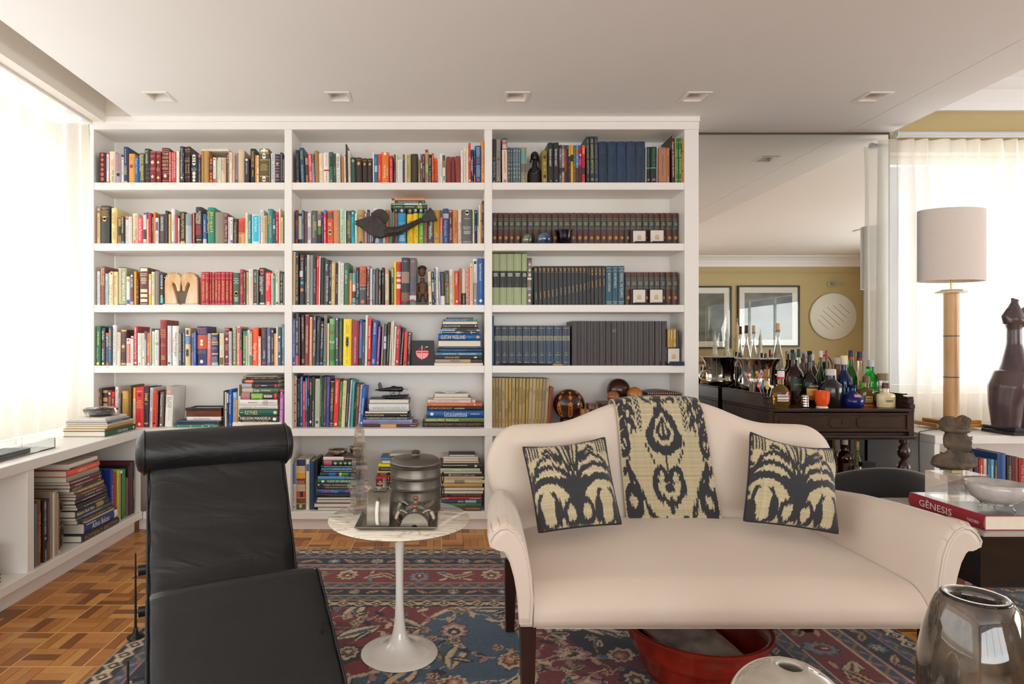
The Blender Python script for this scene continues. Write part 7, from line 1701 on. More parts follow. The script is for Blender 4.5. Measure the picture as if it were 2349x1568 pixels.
# arms
armp = [(0, .316), (-.004, .40), (.002, .47), (.014, .54), (.030, .585), (.052, .618), (.078, .634), (.102, .630), (.124, .612), (.136, .590), (.132, .572), (.116, .566), (.098, .566), (.082, .552), (.066, .520), (.052, .470), (.042, .410), (.036, .316)]
for s in (-1, 1):
    def sec(y, f, zf, inx, sh=1.0):
        cx, cz = .045, .5; return [(SX+s*(inx+cx+(a-cx)*f*sh), y, cz+(b-cz)*f+(zf if b > .45 else zf*(b-.316)/.134)) for a, b in armp]
    st_ = [(YFt-.012, .90, 0, .603), (YFt-.004, .97, 0, .601), (YFt+.008, 1.0, 0, .599), (YFt+.10, 1.0, 0, .592), (YFt+.25, 1.0, -.004, .582), (YFt+.40, .98, -.010, .570), (YFt+.52, .93, -.018, .562), (YFt+.60, .86, -.03, .560)]
    MB().loft([sec(*q) for q in st_], cap=True).build('arm', silk, so, 70)
    fp = [(a*.80+.010, .335+(b-.316)*.86 if b < .5 else .5+(b-.5)*.62) for a, b in armp]; rr = [(SX+s*(.603+a), YFt-.0145, b) for a, b in [(.045+(a-.045)*.86, .5+(b-.5)*.86) for a, b in armp]]
    r2 = [(SX+s*(.603+a), YFt-.019, b) for a, b in [(.045+(a-.045)*.74, .5+(b-.5)*.80) for a, b in armp]]
    m = MB().loft([rr, r2]); m.add(r2, [tuple(range(len(r2)))]); m.build('arm_front', silk, so, 60)
    MB().tube([(SX+s*(.603+a), YFt-.0135, b) for a, b in [(.045+(a-.045)*.90, .5+(b-.5)*.895) for a, b in armp]], .0034, 8, closed=True).build('arm_piping', silk, so, 180)
    pl = MB()
    for k in range(5):
        i = 4+k; a, b = armp[i]; pl.tube([(SX+s*(.601+.045+(a-.045)*f), YFt-.010+dd, .5+(b-.5)*f) for f, dd in ((.955, 0), (1.002, .012), (1.005, .05), (1.0, .085))], [.0018, .0022, .0018, .0004], 6)
    o = pl.build('arm_pleats', silk, so, 180); o['kind'] = 'stuff'
dkw = mat('dark_walnut', '2f1a13', .3, noise=.25, nscale=8, coat=.3)
for x, y, yt in ((SX-.612, YFt+.028, 0), (SX+.612, YFt+.028, 0), (SX-.60, YBk-.03, 1), (SX+.60, YBk-.03, 1)):
    h0, h1 = .0235, .017; dy = .03*yt
    MB().loft([[(x+a*h1, y+b*h1+dy, .0135) for a, b in ((-1, -1), (1, -1), (1, 1), (-1, 1))], [(x+a*h0, y+b*h0, .315) for a, b in ((-1, -1), (1, -1), (1, 1), (-1, 1))]], cap=True).build('leg', dkw, so)
# ikat textiles
def ikat(W, H, kind, seed):
    rs = np.random.RandomState(seed); X, Y = np.meshgrid((np.arange(W)+.5)/W, (np.arange(H)+.5)/H)     # Y down
    col = np.cumsum(rs.randn(W))*.0; base = np.repeat(rs.randn(max(2, W//2)), 3)[:W]; col = .011*base+.006*rs.randn(W); Yj = Y+col[None, :]*(1+.4*np.sin(9*Y))
    X = X+.002*rs.randn(H)[:, None]; u = np.abs(X-.5)*2; D = np.zeros_like(X, bool); v = Yj
    def ln(x0, y0, x1, y1, w):
        dx, dy = x1-x0, y1-y0; t_ = np.clip(((u-x0)*dx+(v-y0)*dy)/(dx*dx+dy*dy), 0, 1); return np.hypot(u-x0-t_*dx, (v-y0-t_*dy)) < w
    def el(x, y, a, b): return ((u-x)/a)**2+((v-y)/b)**2 < 1
    def arc(x, y, a, b, w, lo=None, hi=None):
        q = np.sqrt(((u-x)/a)**2+((v-y)/b)**2); r = np.abs(q-1) < w
        if lo is not None: r &= v < lo
        if hi is not None: r &= v > hi
        return r
    if kind == 'cushion':
        D |= (u > .70) & (v < .20) & (np.sin((u-.7)*2*PI/.062) > -.1); D |= (v < .03)
        for k, (o, w) in enumerate(((.02, .022), (.12, .022), (.235, .026))): D |= ln(o+.02*k, 0, 0, .30+o*1.55, w)
        D |= el(0, .02, .075, .13)
        for yc_, a, b, w in ((.30, .66, .24, .09), (.49, .80, .30, .10), (.70, .92, .36, .12)):
            D |= arc(.50*(a/.8)+.06, yc_+.14, a*.62, b, w, lo=yc_+.10)
        for y0 in (.12, .20): D |= ln(.22, y0+.10, .50, y0-.02, .028) | ln(.50, y0-.02, .60, y0+.02, .03)
        D |= (u < .045+.10*np.exp(-((v-.68)/.14)**2)) & (v > .44) & (v < .99); D |= ln(.0, .62, .30, .52, .06)
        D |= arc(.19, .87, .15, .12, .30); D |= el(.48, .84, .10, .14); D |= arc(.70, .80, .22, .22, .16, hi=.62); D |= el(.93, .90, .10, .13); D |= (u > .93) & (v > .35) & (v < .60) & (np.sin(v*40) > .2)
        D |= el(.82, .36, .04, .07); D |= ((u > .97) & (np.sin(v*55) > 0))
    else:
        tear = np.where(v < .36, np.clip((v-.10)/.26, 0, 1)**.75*.42, 0)
        q = np.sqrt((u/.40)**2+((v-.36)/.135)**2); body = (q < 1) & (v >= .36) | ((v > .10) & (v < .36) & (u < tear))
        D |= body; inn = ((v > .17) & (v < .335) & (u < np.clip((v-.17)/.17, 0, 1)**.75*.235)) | ((np.sqrt((u/.235)**2+((v-.335)/.085)**2) < 1) & (v >= .335)); D &= ~inn
        in2 = ((v > .20) & (v < .325) & (u < np.clip((v-.2)/.13, 0, 1)**.75*.165)) | ((np.sqrt((u/.165)**2+((v-.325)/.058)**2) < 1) & (v >= .325)); D |= in2
        in3 = ((v > .225) & (v < .315) & (u < np.clip((v-.225)/.09, 0, 1)**.75*.085)) | ((np.sqrt((u/.085)**2+((v-.315)/.030)**2) < 1) & (v >= .315)); D &= ~in3 | ~in2 | (u < .03)
        D |= (u < .02) & (v > .48) & (v < .62); D |= arc(.19, .045, .16, .038, .34); D |= (u < .05) & (v < .11)
        D |= (np.abs(u-.50-.06*v) < .055) & (v < .30) & (np.sin(v*2*PI/.042) > -.15)
        for y0 in (.02, .13, .24): D |= arc(.80, y0+.05, .15, .055, .42, lo=y0+.075) | ln(.92, y0+.01, .80, y0+.10, .030) | ln(.66, y0+.02, .72, y0+.09, .02)
        D |= (np.abs(u-.80) < .014) & (v < .40); D |= arc(.90, .42, .10, .07, .42) | el(.96, .38, .05, .035) | ln(.92, .40, .80, .53, .018)
        for k in range(6): D |= el(.42-.05*k if k < 4 else .2, .42+.042*k, .022, .022)
        D |= arc(0, .72, .30, .13, .20, hi=.66) | arc(.16, .66, .12, .06, .38, lo=.70); D |= (u < .03) & (v > .80) & (v < .93) | el(0, .90, .05, .035); D |= el(0, .735, .10, .035) & (v > .70)
        for o in (0, .115): D |= ln(.86-o*.8, .57+o*.55, .36+o*.35, 1.0, .026-.006*(o > 0))
        D |= ln(.86, .57, .80, .70, .04); D |= (np.sqrt(((u-.80)/.20)**2+((v-.86)/.15)**2) < 1) & ~(np.sqrt(((u-.80)/.085)**2+((v-.85)/.045)**2) < 1)
        D |= el(.60, .80, .025, .05) | el(.93, .62, .05, .035) | el(.30, .99, .2, .03); D &= (u < .965)
    light, dark = np.array(rgb('b6a988')), np.array(rgb('23242a')); w_ = np.where(D[..., None], dark, light); w_ = w_*(1+.10*rs.randn(H, 1, 1))*(1+.05*rs.randn(1, W, 1)); return np.clip(w_, 0, 1)
ik = vcol('ikat_cloth', .75, bump=.4, bscale=900, sheen=.2, noise=.04)
def cushion(lb, TL, TR, BR, BL, seed, n=150, dent=.03):
    TL, TR, BR, BL = [np.array(q) for q in (TL, TR, BR, BL)]; s_, t_ = np.meshgrid(np.linspace(0, 1, n), np.linspace(0, 1, n)); s3, t3 = s_[..., None], t_[..., None]
    sb = lambda a, b, c, d: a*(1-s3)*(1-t3)+b*s3*(1-t3)+c*s3*t3+d*(1-s3)*t3; base = sb(TL, TR, BR, BL); nrm = np.cross(TR-TL, BL-TL); nrm = nrm/np.linalg.norm(nrm)
    if nrm[1] > 0: nrm = -nrm
    ctr = (TL+TR+BR+BL)/4; ed = 4*np.minimum.reduce([s_*(1-s_), t_*(1-t_)])*1.0; bow = (4*s_*(1-s_))*(np.exp(-t_/.12)+np.exp(-(1-t_)/.12))*.02+(4*t_*(1-t_))*(np.exp(-s_/.12)+np.exp(-(1-s_)/.12))*.02
    base = base+(ctr-base)*bow[..., None]*1.6
    base = base+((BL-TL)/1.0)[None, None]*(dent*4*s_*(1-s_)*np.exp(-t_/.2))[..., None]
    puff = .062*(16*s_*(1-s_)*t_*(1-t_))**.42
    t = thing('cushion', lb, 'cushion', tuple(ctr-np.array([0, 0, .1])), 'ikat scatter cushions'); img = ikat(n, n, 'cushion', seed)
    colour_grid('cushion_front', img, base+nrm*puff[..., None], ik, t, flip=True); colour_grid('cushion_back', img[:, ::-1], base-nrm*(puff*.75)[..., None], ik, t)
    edge = [tuple(base[0, i]) for i in range(0, n, 5)]+[tuple(base[i, n-1]) for i in range(0, n, 5)]+[tuple(base[n-1, i]) for i in range(n-1, 0, -5)]+[tuple(base[i, 0]) for i in range(n-1, 0, -5)]
    MB().tube(edge, .0045, 8, closed=True).build('piping', mat('black_piping', '202024', .7), t, 180); return t
cushion('black and beige ikat cushion at the left end of the settee', P(1200, 1026, 2.265), P(1386, 1004, 2.27), P(1424, 1200, 2.16), P(1237, 1220, 2.10), 3)
cushion('black and beige ikat cushion at the right end of the settee', P(1722, 992, 2.27), P(1910, 1029, 2.23), P(1921, 1222, 2.09), P(1707, 1193, 2.16), 4, dent=.05)
# throw laid over the back
nW, nH = 150, 300; img = ikat(nW, nH, 'throw', 6); s_, t_ = np.meshgrid(np.linspace(0, 1, nW), np.linspace(0, 1, nH)); pth = []
zs = [.60, .75, .88, .93, .953, .958, .953, .935, .90, .80, .66, .54, .478]; ys = [yb(.098, .6), yb(.098, .75), yb(.097, .88), yb(.088, .93), yb(.066, .95), yb(.045, .95), yb(.022, .95), yb(.006, .93), yb(-.010, .9), yb(-.013, .8), yb(-.013, .66), yb(-.016, .54), yb(-.022, .48)]
cen = spline([(0, y, z) for y, z in zip(ys, zs)], 12); acc = np.concatenate([[0], np.cumsum([(b-a).length for a, b in zip(cen[:-1], cen[1:])])]); f = t_[:, 0]*acc[-1]
yy = np.interp(f, acc, [p.y for p in cen]); zz = np.interp(f, acc, [p.z for p in cen]); it = np.argmax(zz); fr = np.clip((np.arange(nH)-it)/(nH-it), 0, 1)
hwL, hwR = .168+.012*fr, .170+.022*fr; cx = (.842+.048*fr); pos = np.zeros((nH, nW, 3)); xx = cx[:, None]-hwL[:, None]+(hwL+hwR)[:, None]*s_
curv = .085*((xx-SX)/.17)**2*0; drop = np.interp(np.abs(xx-SX), [a for a, b in half[:12]], [.945-b for a, b in half[:12]])
wz = np.clip((zz[:, None]-.84)/.1, 0, 1); pos[..., 0] = xx; pos[..., 1] = yy[:, None]+.002*np.sin(xx*40)*fr[:, None]; pos[..., 2] = zz[:, None]-drop*wz*.80
v_ = np.clip(fr, 0, 1); src = np.clip((v_*(nH-1)).astype(int), 0, nH-1); imgt = img[src]; imgt[:it] = img[::-1][:it]*0+np.array(rgb('b6a988'))*.95
t = thing('ikat_throw', 'black and beige ikat runner draped over the middle of the settee back', 'throw', (.866, CY+2.38, .478)); o = colour_grid('cloth', imgt, pos, ik, t, flip=True); md = o.modifiers.new('solidify', 'SOLIDIFY'); md.thickness = .003; md.offset = 1
# ---------------------------------------------------------------- red lacquer bowl with magazines under the settee
rx, ry = PX(1595, 2.1), CY+2.10; t = thing('lacquer_bowl', 'large red lacquered bowl under the settee filled with magazines', 'bowl', (rx, ry, .0115))
MB().lathe([(.150, .0124), (.165, .02), (.185, .06), (.196, .095), (.205, .105), (.210, .108), (.213, .118), (.222, .135), (.232, .165), (.240, .182), (.245, .190), (.245, .198), (.238, .200), (.228, .196), (.215, .165), (.195, .10), (.17, .035), (.001, .028)], (rx, ry, 0), 64, cap=False).build('bowl', mat('red_lacquer', '9c2a18', .28, noise=.35, nscale=6, col2='6b1c12', coat=.4), t, 60)
for k, (dx, dy, rz_, w, l, h, z, c) in enumerate(((-.03, 0, .25, .16, .20, .02, .050, '7a7068'), (.02, -.01, -.15, .17, .21, .016, .071, 'c8c0b8'), (-.01, .0, .45, .18, .23, .014, .088, '4a4448'), (.02, .01, .1, .21, .27, .018, .103, '9a8f88'), (-.02, -.01, .3, .20, .27, .012, .122, 'd0c8c0'))):
    o = MB().box((-w/2, -l/2, 0), (w/2, l/2, h), bev=.001); o.xf(Matrix.Translation((rx+dx, ry+dy, z)) @ Matrix.Rotation(rz_, 4, 'Z'))
    ob = o.build('magazine', mat('mag_pages_%d' % k, 'dcd6ce', .6), None, loc=(rx+dx, ry+dy, z)); tag(ob, ['grey magazine at the bottom of the red lacquer bowl', 'pale magazine second from the bottom in the red lacquer bowl', 'dark magazine in the middle of the red lacquer bowl', 'taupe magazine second from the top in the red lacquer bowl', 'topmost pale magazine with a photo cover in the red lacquer bowl'][k], 'magazine', 'magazines in the lacquer bowl')
    q = MB().box((-w/2+.0005, -l/2+.0005, h+.0002), (w/2-.0005, l/2-.0005, h+.0007)); q.xf(Matrix.Translation((rx+dx, ry+dy, z)) @ Matrix.Rotation(rz_, 4, 'Z')); q.build('cover', mat('mag_cover_%d' % k, c, .3, noise=.8, nscale=9, col2='e8e2da' if k % 2 else '2c2628'), ob)
# ---------------------------------------------------------------- coffee table below the picture edge, and the glass vases on it
zt = .385; t = thing('coffee_table', 'low dark wooden table under the two art glass vases', 'table', (1.05, CY+1.02, .011))
MB().box((.42, CY+.62, zt-.03), (1.72, CY+1.33, zt), bev=.004).build('tabletop', dkw, t)
for x in (.46, 1.63):
    for y in (.66, 1.24): MB().box((x, CY+y, .0125), (x+.05, CY+y+.05, zt-.0305)).build('leg', dkw, t)
vg = mat('smoked_glass', '6a5c4e', .03, noise=.7, nscale=26, col2='2d2a28', coat=1.0, stretch=(1, 1, .5), trans=.25)
vx, vy = PX(2238, 1.16), CY+1.16; t = thing('glass_vase', 'tall smoky brown speckled art glass vase in the foreground', 'vase', (vx, vy, zt)); tilt = Matrix.Translation((vx, vy, zt+.0005)) 
pv = [(.060, 0), (.075, .004), (.088, .05), (.093, .11), (.090, .17), (.081, .22), (.069, .262), (.061, .282), (.055, .290), (.046, .2925), (.040, .288), (.038, .27), (.050, .22), (.07, .15), (.075, .08), (.06, .03), (.001, .028)]
MB().lathe(pv, (0, 0, 0), 56, cap=False).xf(tilt).build('vase_body', vg, t, 180)
MB().lathe([(.0388, .2885), (.0455, .2936), (.0495, .2938), (.0545, .2915), (.0550, .2925), (.0500, .2955), (.0445, .2950), (.0380, .2895)], (0, 0, 0), 56, cap=False).xf(tilt).build('clear_rim', glass('rim_glass', 'e8e8e8', .02), t, 180)
vg2 = mat('swirl_glass', '9c8f7c', .03, noise=.6, nscale=9, col2='c8c2b6', coat=1.0, trans=.25)
vx, vy = PX(1806, 1.1), CY+1.09; t = thing('glass_vase', 'round pale grey swirled art glass vase with a small mouth', 'vase', (vx, vy, zt)); R = .106
MB().lathe([(.045, .0005)]+[(R*math.sin(a), R*.94-R*.94*math.cos(a)) for a in [.45+i*(2.90-.45)/24 for i in range(25)]]+[(.021, 1.935*R*.94+.003), (.018, 1.93*R*.94), (.020, 1.88*R*.94), (.08, R), (.001, .02)], (vx, vy, zt), 56, cap=False).build('vase_body', vg2, t, 180)
# ---------------------------------------------------------------- carved dark drinks cabinet before the mirror
oak = mat('dark_oak', '3a251d', .32, noise=.3, nscale=7, col2='24150f', stretch=(1, 8, 8), coat=.25); oak2 = mat('dark_oak_side', '4a3c33', .4, noise=.25, nscale=7, col2='382b24', stretch=(6, 1, 6))
bx0, bx1, byf, byb, zt = 1.865, 2.70, CY+3.45, CY+4.03, .80
bar = thing('drinks_cabinet', 'carved dark wooden drinks cabinet crowded with bottles before the mirror', 'cabinet', ((bx0+bx1)/2, (byf+byb)/2, 0))
MB().box((bx0+.001, byf-.004, zt-.018), (bx1-.001, byb, zt), bev=.003).build('tabletop', oak, bar)
MB().box((bx0, byf+.004, .645), (bx0+.03, byb, zt-.0185)).box((bx1-.03, byf+.004, .645), (bx1, byb, zt-.0185)).box((bx0+.0305, byb-.02, .645), (bx1-.0305, byb, zt-.0185)).box((bx0+.0305, byf+.02, .645), (bx1-.0305, byb-.0205, .66)).build('carcase', oak, bar)
m = MB(); a, b, c_, d_ = bx0+.031, bx1-.031, .668, zt-.024
m.box((a, byf+.006, c_), (b, byf+.018, d_), bev=.001); dr = m.build('drawer', oak, bar)
fr = MB()
for lo, hi in (((a, byf-.002, d_-.012), (b, byf+.006, d_)), ((a, byf-.002, c_), (b, byf+.006, c_+.012)), ((a, byf-.002, c_+.0121), (a+.012, byf+.006, d_-.0121)), ((b-.012, byf-.002, c_+.0121), (b, byf+.006, d_-.0121))): fr.box(lo, hi, bev=.002)
fr.build('drawer_moulding', oak, dr)
for x0, x1 in ((a+.03, a+.30), (a+.32, a+.455), (a+.475, b-.03)):
    zc0, zc1 = c_+.022, d_-.022; q = [(x0+.012, zc0), (x1-.012, zc0), (x1-.012, zc0+.008), (x1, zc0+.014), (x1, zc1-.014), (x1-.012, zc1-.008), (x1-.012, zc1), (x0+.012, zc1), (x0+.012, zc1-.008), (x0, zc1-.014), (x0, zc0+.014), (x0+.012, zc0+.008)]
    MB().prism(q, byf+.0022, byf+.0058).build('raised_panel', oak, dr, mods=[('BEVEL', dict(width=.002, segments=1))])
x = a+.388; MB().prism([(x+.004*math.cos(2*PI*i/10), (c_+d_)/2+.006+.004*math.sin(2*PI*i/10)) for i in range(10)], byf+.0012, byf+.002).box((x-.0018, byf+.0012, (c_+d_)/2-.010), (x+.0018, byf+.002, (c_+d_)/2+.004)).build('keyhole', mat('hole_dark', '0c0a08', .9), dr)
MB().box((bx0-.012, byf-.014, .632), (bx1+.012, byb, .6445), bev=.004).box((bx0-.004, byf-.006, .622), (bx1+.004, byb, .6318), bev=.003).build('base_moulding', oak, bar)
for s, x in ((-1, bx0), (1, bx1)):
    xa, xb = (x, x+.026) if s < 0 else (x-.026, x)
    g = [(byf+.06, zt+.0004), (byb, zt+.0004), (byb, .874), (byf+.09, .874), (byf+.075, .862), (byf+.06, .860)]
    MB().loft([[(q, y, z) for y, z in g] for q in (xa, xb)], cap=True).build('gallery', oak2, bar)
    MB().box((xa-.004, byf+.055, .8745), (xb+.004, byb, .883), bev=.003).build('gallery_cap', oak, bar)
    MB().box((xa-.003, byf-.003, zt+.0004), (xb+.012 if s < 0 else xb+.003, byf+.0595, zt+.026), bev=.003).box((xa-.003, byf+.006, zt+.0262), (xb+.003, byf+.0595, zt+.056), bev=.003).box((xa-.006, byf+.012, zt+.0562), (xb+.006, byf+.0595, zt+.068), bev=.003).build('gallery_scroll', oak, bar)
    MB().box((xa, byf+.03, .30), (xa+.004, byb-.03, .62)).build('side_board', oak2, bar) if s < 0 else None
legp = [(.024, .62), (.024, .60), (.014, .592), (.026, .575), (.033, .55), (.030, .525), (.016, .508), (.013, .500), (.022, .49), (.034, .465), (.036, .44), (.028, .415), (.014, .40), (.020, .392), (.024, .384), (.024, .02), (.020, 0.0005)]
for x in (bx0+.04, bx1-.035):
    MB().lathe(legp, (x, byf+.035, 0), 28).build('turned_leg', oak, bar, 50); MB().box((x-.022, byb-.06, .0005), (x+.022, byb-.016, .6215), bev=.002).build('back_leg', oak, bar)
MB().box((bx0+.02, byf+.05, .335), (bx1-.02, byb-.02, .355), bev=.003).build('lower_shelf', oak, bar)
# bottles: body, printed label that follows the body, stopper or cap
def bmat(n, c, r=.03, tr=.85): return mat('bottle_'+n, c, r, trans=tr, ior=1.33 if tr else 1.45, coat=.2)
BM = dict(clear=lambda: glass('bottle_clear', 'f4f6f4', .01, 1.42, True), amber=lambda: bmat('amber', '8a3f12'), whisky=lambda: bmat('whisky', '5a2410'), gold=lambda: bmat('gold', 'd8a040'), green=lambda: bmat('green', '2f7a24'), bright=lambda: bmat('bright_green', '28c83a'), cobalt=lambda: bmat('cobalt', '12206e', .08, .3), navy=lambda: bmat('navy', '0e2060', .05, .5), teal=lambda: bmat('teal', '3c9a98', .2, .2), black=lambda: mat('bottle_black', '18171a', .25, coat=.3), cream=lambda: mat('bottle_cream', 'd9c8a0', .3, coat=.4), dark=lambda: bmat('dark', '1c1a1a', .06, .3), brown=lambda: mat('bottle_brown', '7c4634', .35), pale=lambda: bmat('pale_yellow', 'd4cc80'))
def bottle(nm, lb, u, vt, wpx, d, col, shape, cap, lab=None, z0=.80, vb=None, sx=1.0, text=None, tcol='d8d0c0', neckcol=None, liquid=None):
    x = PX(u, d); y = CY+d; R = wpx*d/F/2; Hh = PZ(vt, d)-z0; t = thing(nm, lb, 'bottle', (x, y, z0), 'bottles on the drinks cabinet' if z0 > .7 else 'bottles on the lower shelf of the drinks cabinet')
    nr = {'tall': .30, 'wine': .40, 'flask': .34, 'onion': .26, 'jug': .5, 'square': .33, 'cone': .22}[shape]; ch_ = .055*1.0 if cap else 0; ch_ = min(ch_, Hh*.22); hb = Hh-ch_*.75
    P_ = {'tall': [(.9, 0), (1, .02), (1, .50), (.92, .60), (nr*1.3, .74), (nr, .80), (nr, 1)], 'wine': [(.9, 0), (1, .02), (1, .55), (.85, .66), (nr*1.1, .78), (nr, .82), (nr, 1)], 'flask': [(.85, 0), (.95, .02), (1, .3), (.97, .5), (.75, .62), (nr*1.1, .72), (nr, .76), (nr, 1)], 'onion': [(.7, 0), (.86, .02), (1, .22), (.95, .42), (.65, .60), (nr*1.2, .70), (nr, .75), (nr*1.2, .93), (nr*1.3, 1)], 'jug': [(.9, 0), (1, .03), (1, .6), (.9, .72), (nr*1.1, .82), (nr, .86), (nr, 1)], 'square': [(.93, 0), (1, .03), (1, .58), (.9, .66), (nr*1.1, .72), (nr, .76), (nr, 1)], 'cone': [(.85, 0), (1, .03), (1, .10), (.9, .3), (.55, .62), (nr*1.2, .80), (nr, .86), (nr, .97), (nr*1.35, .975), (nr*1.35, 1)]}[shape]
    pr = [(R*a, hb*b) for a, b in P_]; n = 28; sy = .62 if shape in ('flask', 'square') and sx == 1.0 and col not in ('whisky',) else 1
    pr[0] = (pr[0][0], .0005)
    MB().lathe(pr, (x, y, z0), n, sy=sy).build('bottle_body', BM[col](), t, 60)
    if liquid: MB().lathe([(r*.9, max(.004, z)) for r, z in pr if z < hb*liquid[1]]+[(R*.88*(1 if liquid[1] < .5 else .8), hb*liquid[1])], (x, y, z0), n, sy=sy).build('liquid', BM[liquid[0]](), t, 60)
    if cap:
        cc, cr = cap[0], R*nr*(cap[1] if len(cap) > 1 else 1.1)
        MB().lathe([(cr, hb-ch_*.24), (cr, hb+ch_*.6), (cr*.9, hb+ch_*.75), (.001, hb+ch_*.75)], (x, y, z0), 18).build('stopper', mat('cap_'+cc, cc, .4, noise=.1), t, 50)
        if len(cap) > 2: MB().lathe([(cr*1.02, hb-ch_*.3), (cr*1.02, hb+ch_*.0)], (x, y, z0), 18, cap=False).build('cap_band', mat('cap_'+cap[2], cap[2], .4), t, 50)
    if lab:
        for lc_, f0, f1, half_ in lab:
            def rat(z):
                for (r0, a0), (r1, a1) in zip(pr[:-1], pr[1:]):
                    if a0 <= z <= a1+1e-9: return r0+(r1-r0)*(z-a0)/max(1e-6, a1-a0)
                return pr[-1][0]
            zs_ = [hb*(f0+(f1-f0)*i/4) for i in range(5)]; MB().loft([[(x+(rat(z)+.0007)*math.sin(q), y-(rat(z)+.0007)*math.cos(q)*sy, z0+z) for q in [half_*(2*i/12-1) for i in range(13)]] for z in zs_], closed=False).build('label', mat('label_'+lc_, lc_, .5, noise=.12, nscale=60), t, 180)
    if text:
        m = MB()
        for s_, zf_, wf_, hf_ in text: flat_text(m, s_, R*wf_, R*hf_, Matrix.Translation((x, y-R*sy-.0012, z0+hb*zf_)) @ Matrix.Rotation(PI/2, 4, 'X'), 0, rgb(tcol))
        m.build('label_lettering', print_m, t)
    return t
B = bottle
B('tall_bottle', 'tall clear corked bottle half full of dark liquid', 1784, 741, 37, 3.86, 'clear', 'cone', ('c09a70', 1.15), liquid=('dark', .45))
B('tall_bottle', 'tall clear corked bottle behind the silver wine cooler', 1729, 746, 28, 3.97, 'clear', 'cone', ('c09a70', 1.15), z0=.80)
B('whisky_bottle', 'big brown whisky bottle with a slanted green label', 1820, 809, 41, 3.70, 'whisky', 'jug', ('1f3a22', .55), [('24382a', .32, .60, .8)], text=[('GREEN LABEL', .46, 1.1, .16)], tcol='c8b070')
B('flask_bottle', 'flat herb liqueur bottle with a red and white cap and striped label', 1791, 850, 40, 3.55, 'gold', 'flask', ('d8d4d0', 1.15, 'c02030'), [('e4e0dc', .20, .42, .7), ('c23038', .23, .27, .7), ('c23038', .33, .36, .7)], text=[('Aguardiente', .385, 1.0, .16)], tcol='2a2a2a')
B('brandy_bottle', 'dark brandy bottle with an orange landscape label', 1857, 814, 32, 3.63, 'dark', 'tall', ('1c1a1a', .9), [('e0a050', .14, .40, .9), ('d8783a', .14, .24, .9), ('2a2826', .41, .50, .9)], text=[('PISCO', .455, 1.3, .24)], tcol='e8e4d8')
B('stoneware_bottle', 'squat matt black bottle with a swing-top neck', 1906, 846, 47, 3.565, 'black', 'jug', ('c8c4c0', .9, 'c03040'))
B('round_bottle', 'squat round cobalt blue glazed bottle with a pink oval label', 1956, 882, 46, 3.525, 'cobalt', 'onion', None, [('c08a94', .48, .60, .42)])
B('grappa_bottle', 'amber grappa bottle with a round gold label', 1987, 862, 36, 3.59, 'gold', 'square', ('6a4a3c', 1.2), [('3a2c20', .14, .46, .6), ('c8a858', .18, .42, .46), ('d84020', .02, .08, 1.2)], text=[('NONINO', .33, .8, .18), ('GRAPPA', .23, .8, .18)], tcol='2a2018')
B('liqueur_bottle', 'cream stoneware liqueur bottle with a green oval label', 2032, 878, 41, 3.525, 'cream', 'square', ('5a3a34', 1.1), [('cdbf92', .16, .52, .66), ('4e6244', .28, .38, .42)])
B('sake_bottle', 'blue bottle with a teal lower half and cream cap', 1936, 815, 30, 3.66, 'navy', 'wine', ('dccba8', 1.2), [('5aa4a2', .02, .42, 3.05)])
B('wine_bottle', 'green wine bottle with a black foil neck', 1952, 803, 26, 3.745, 'green', 'wine', ('1c1d1c', 1.12, 'b83a28'))
B('decanter', 'clear decanter with a black and red stopper', 1972, 806, 27, 3.80, 'clear', 'flask', ('2a2024', 1.5, '8a2028'), [('c8a060', .1, .5, .5)], liquid=('gold', .4))
B('gin_bottle', 'bright green round-shouldered bottle with a grey cap', 1997, 825, 35, 3.69, 'bright', 'jug', ('b8b8bc', .72), [('d8d8d0', .12, .34, .8)])
B('bottle', 'clear square bottle with a wooden stopper', 2024, 856, 31, 3.63, 'clear', 'square', ('7a6848', 2.2), liquid=('pale', .5))
B('bottle', 'green-necked dark bottle with a white and red cap', 1883, 804, 21, 3.80, 'green', 'tall', ('e2dcda', 1.2, 'c03038'), [('24302a', .1, .48, 1.4), ('c8b898', .40, .47, .5)])
B('bottle', 'slim black bottle sealed with red wax', 1896, 803, 15, 3.735, 'black', 'tall', ('a02a2c', 1.25), [('c8a860', .18, .30, .5)])
B('stoneware_jug', 'brown stoneware jug with a white cap', 1921, 820, 30, 3.875, 'brown', 'jug', ('d8d4cc', .9), [('d8d0c0', .2, .5, .8)])
B('bottle', 'amber spirit bottle with a black cap beside the clear corked bottle', 1756, 810, 21, 3.90, 'amber', 'square', ('1c1a1a', 1.0))
B('bottle', 'dark amber bottle with a tall brown neck capsule', 1843, 811, 18, 3.81, 'amber', 'tall', ('2c1c1c', 1.2), [('d8d0c0', .5, .58, .9)])
B('bottle', 'olive bottle with a dark green cap in the back row', 1832, 800, 17, 3.92, 'pale', 'wine', ('22302a', 1.2))
B('bottle', 'amber decanter bottle with a pale capsule in the back row', 1864, 812, 24, 3.92, 'whisky', 'jug', ('d8d0b8', .6))
# baskets of straw with arched handles
for lb, u, d in (('wicker flask with an arched rope handle in the back row', 1857, 3.985), ('wicker flask with an arched rope handle behind the brown jug', 1926, 3.985)):
    x = PX(u, d); y = CY+d; t = thing('wicker_flask', lb, 'bottle', (x, y, .80), 'wicker flasks'); ww = mat('wicker', 'a8804a', .8, noise=.4, nscale=120, bump=.8, bscale=250)
    MB().lathe([(.03, .0005), (.036, .02), (.036, .15), (.028, .19), (.024, .21), (.024, .25), (.001, .252)], (x, y, .80), 18, sy=.7).build('body', ww, t, 60)
    MB().tube([(x+.052*math.cos(PI*i/18), y, .80+.18+.115*math.sin(PI*i/18)) for i in range(19)], .0035, 6).build('handle', ww, t, 180)
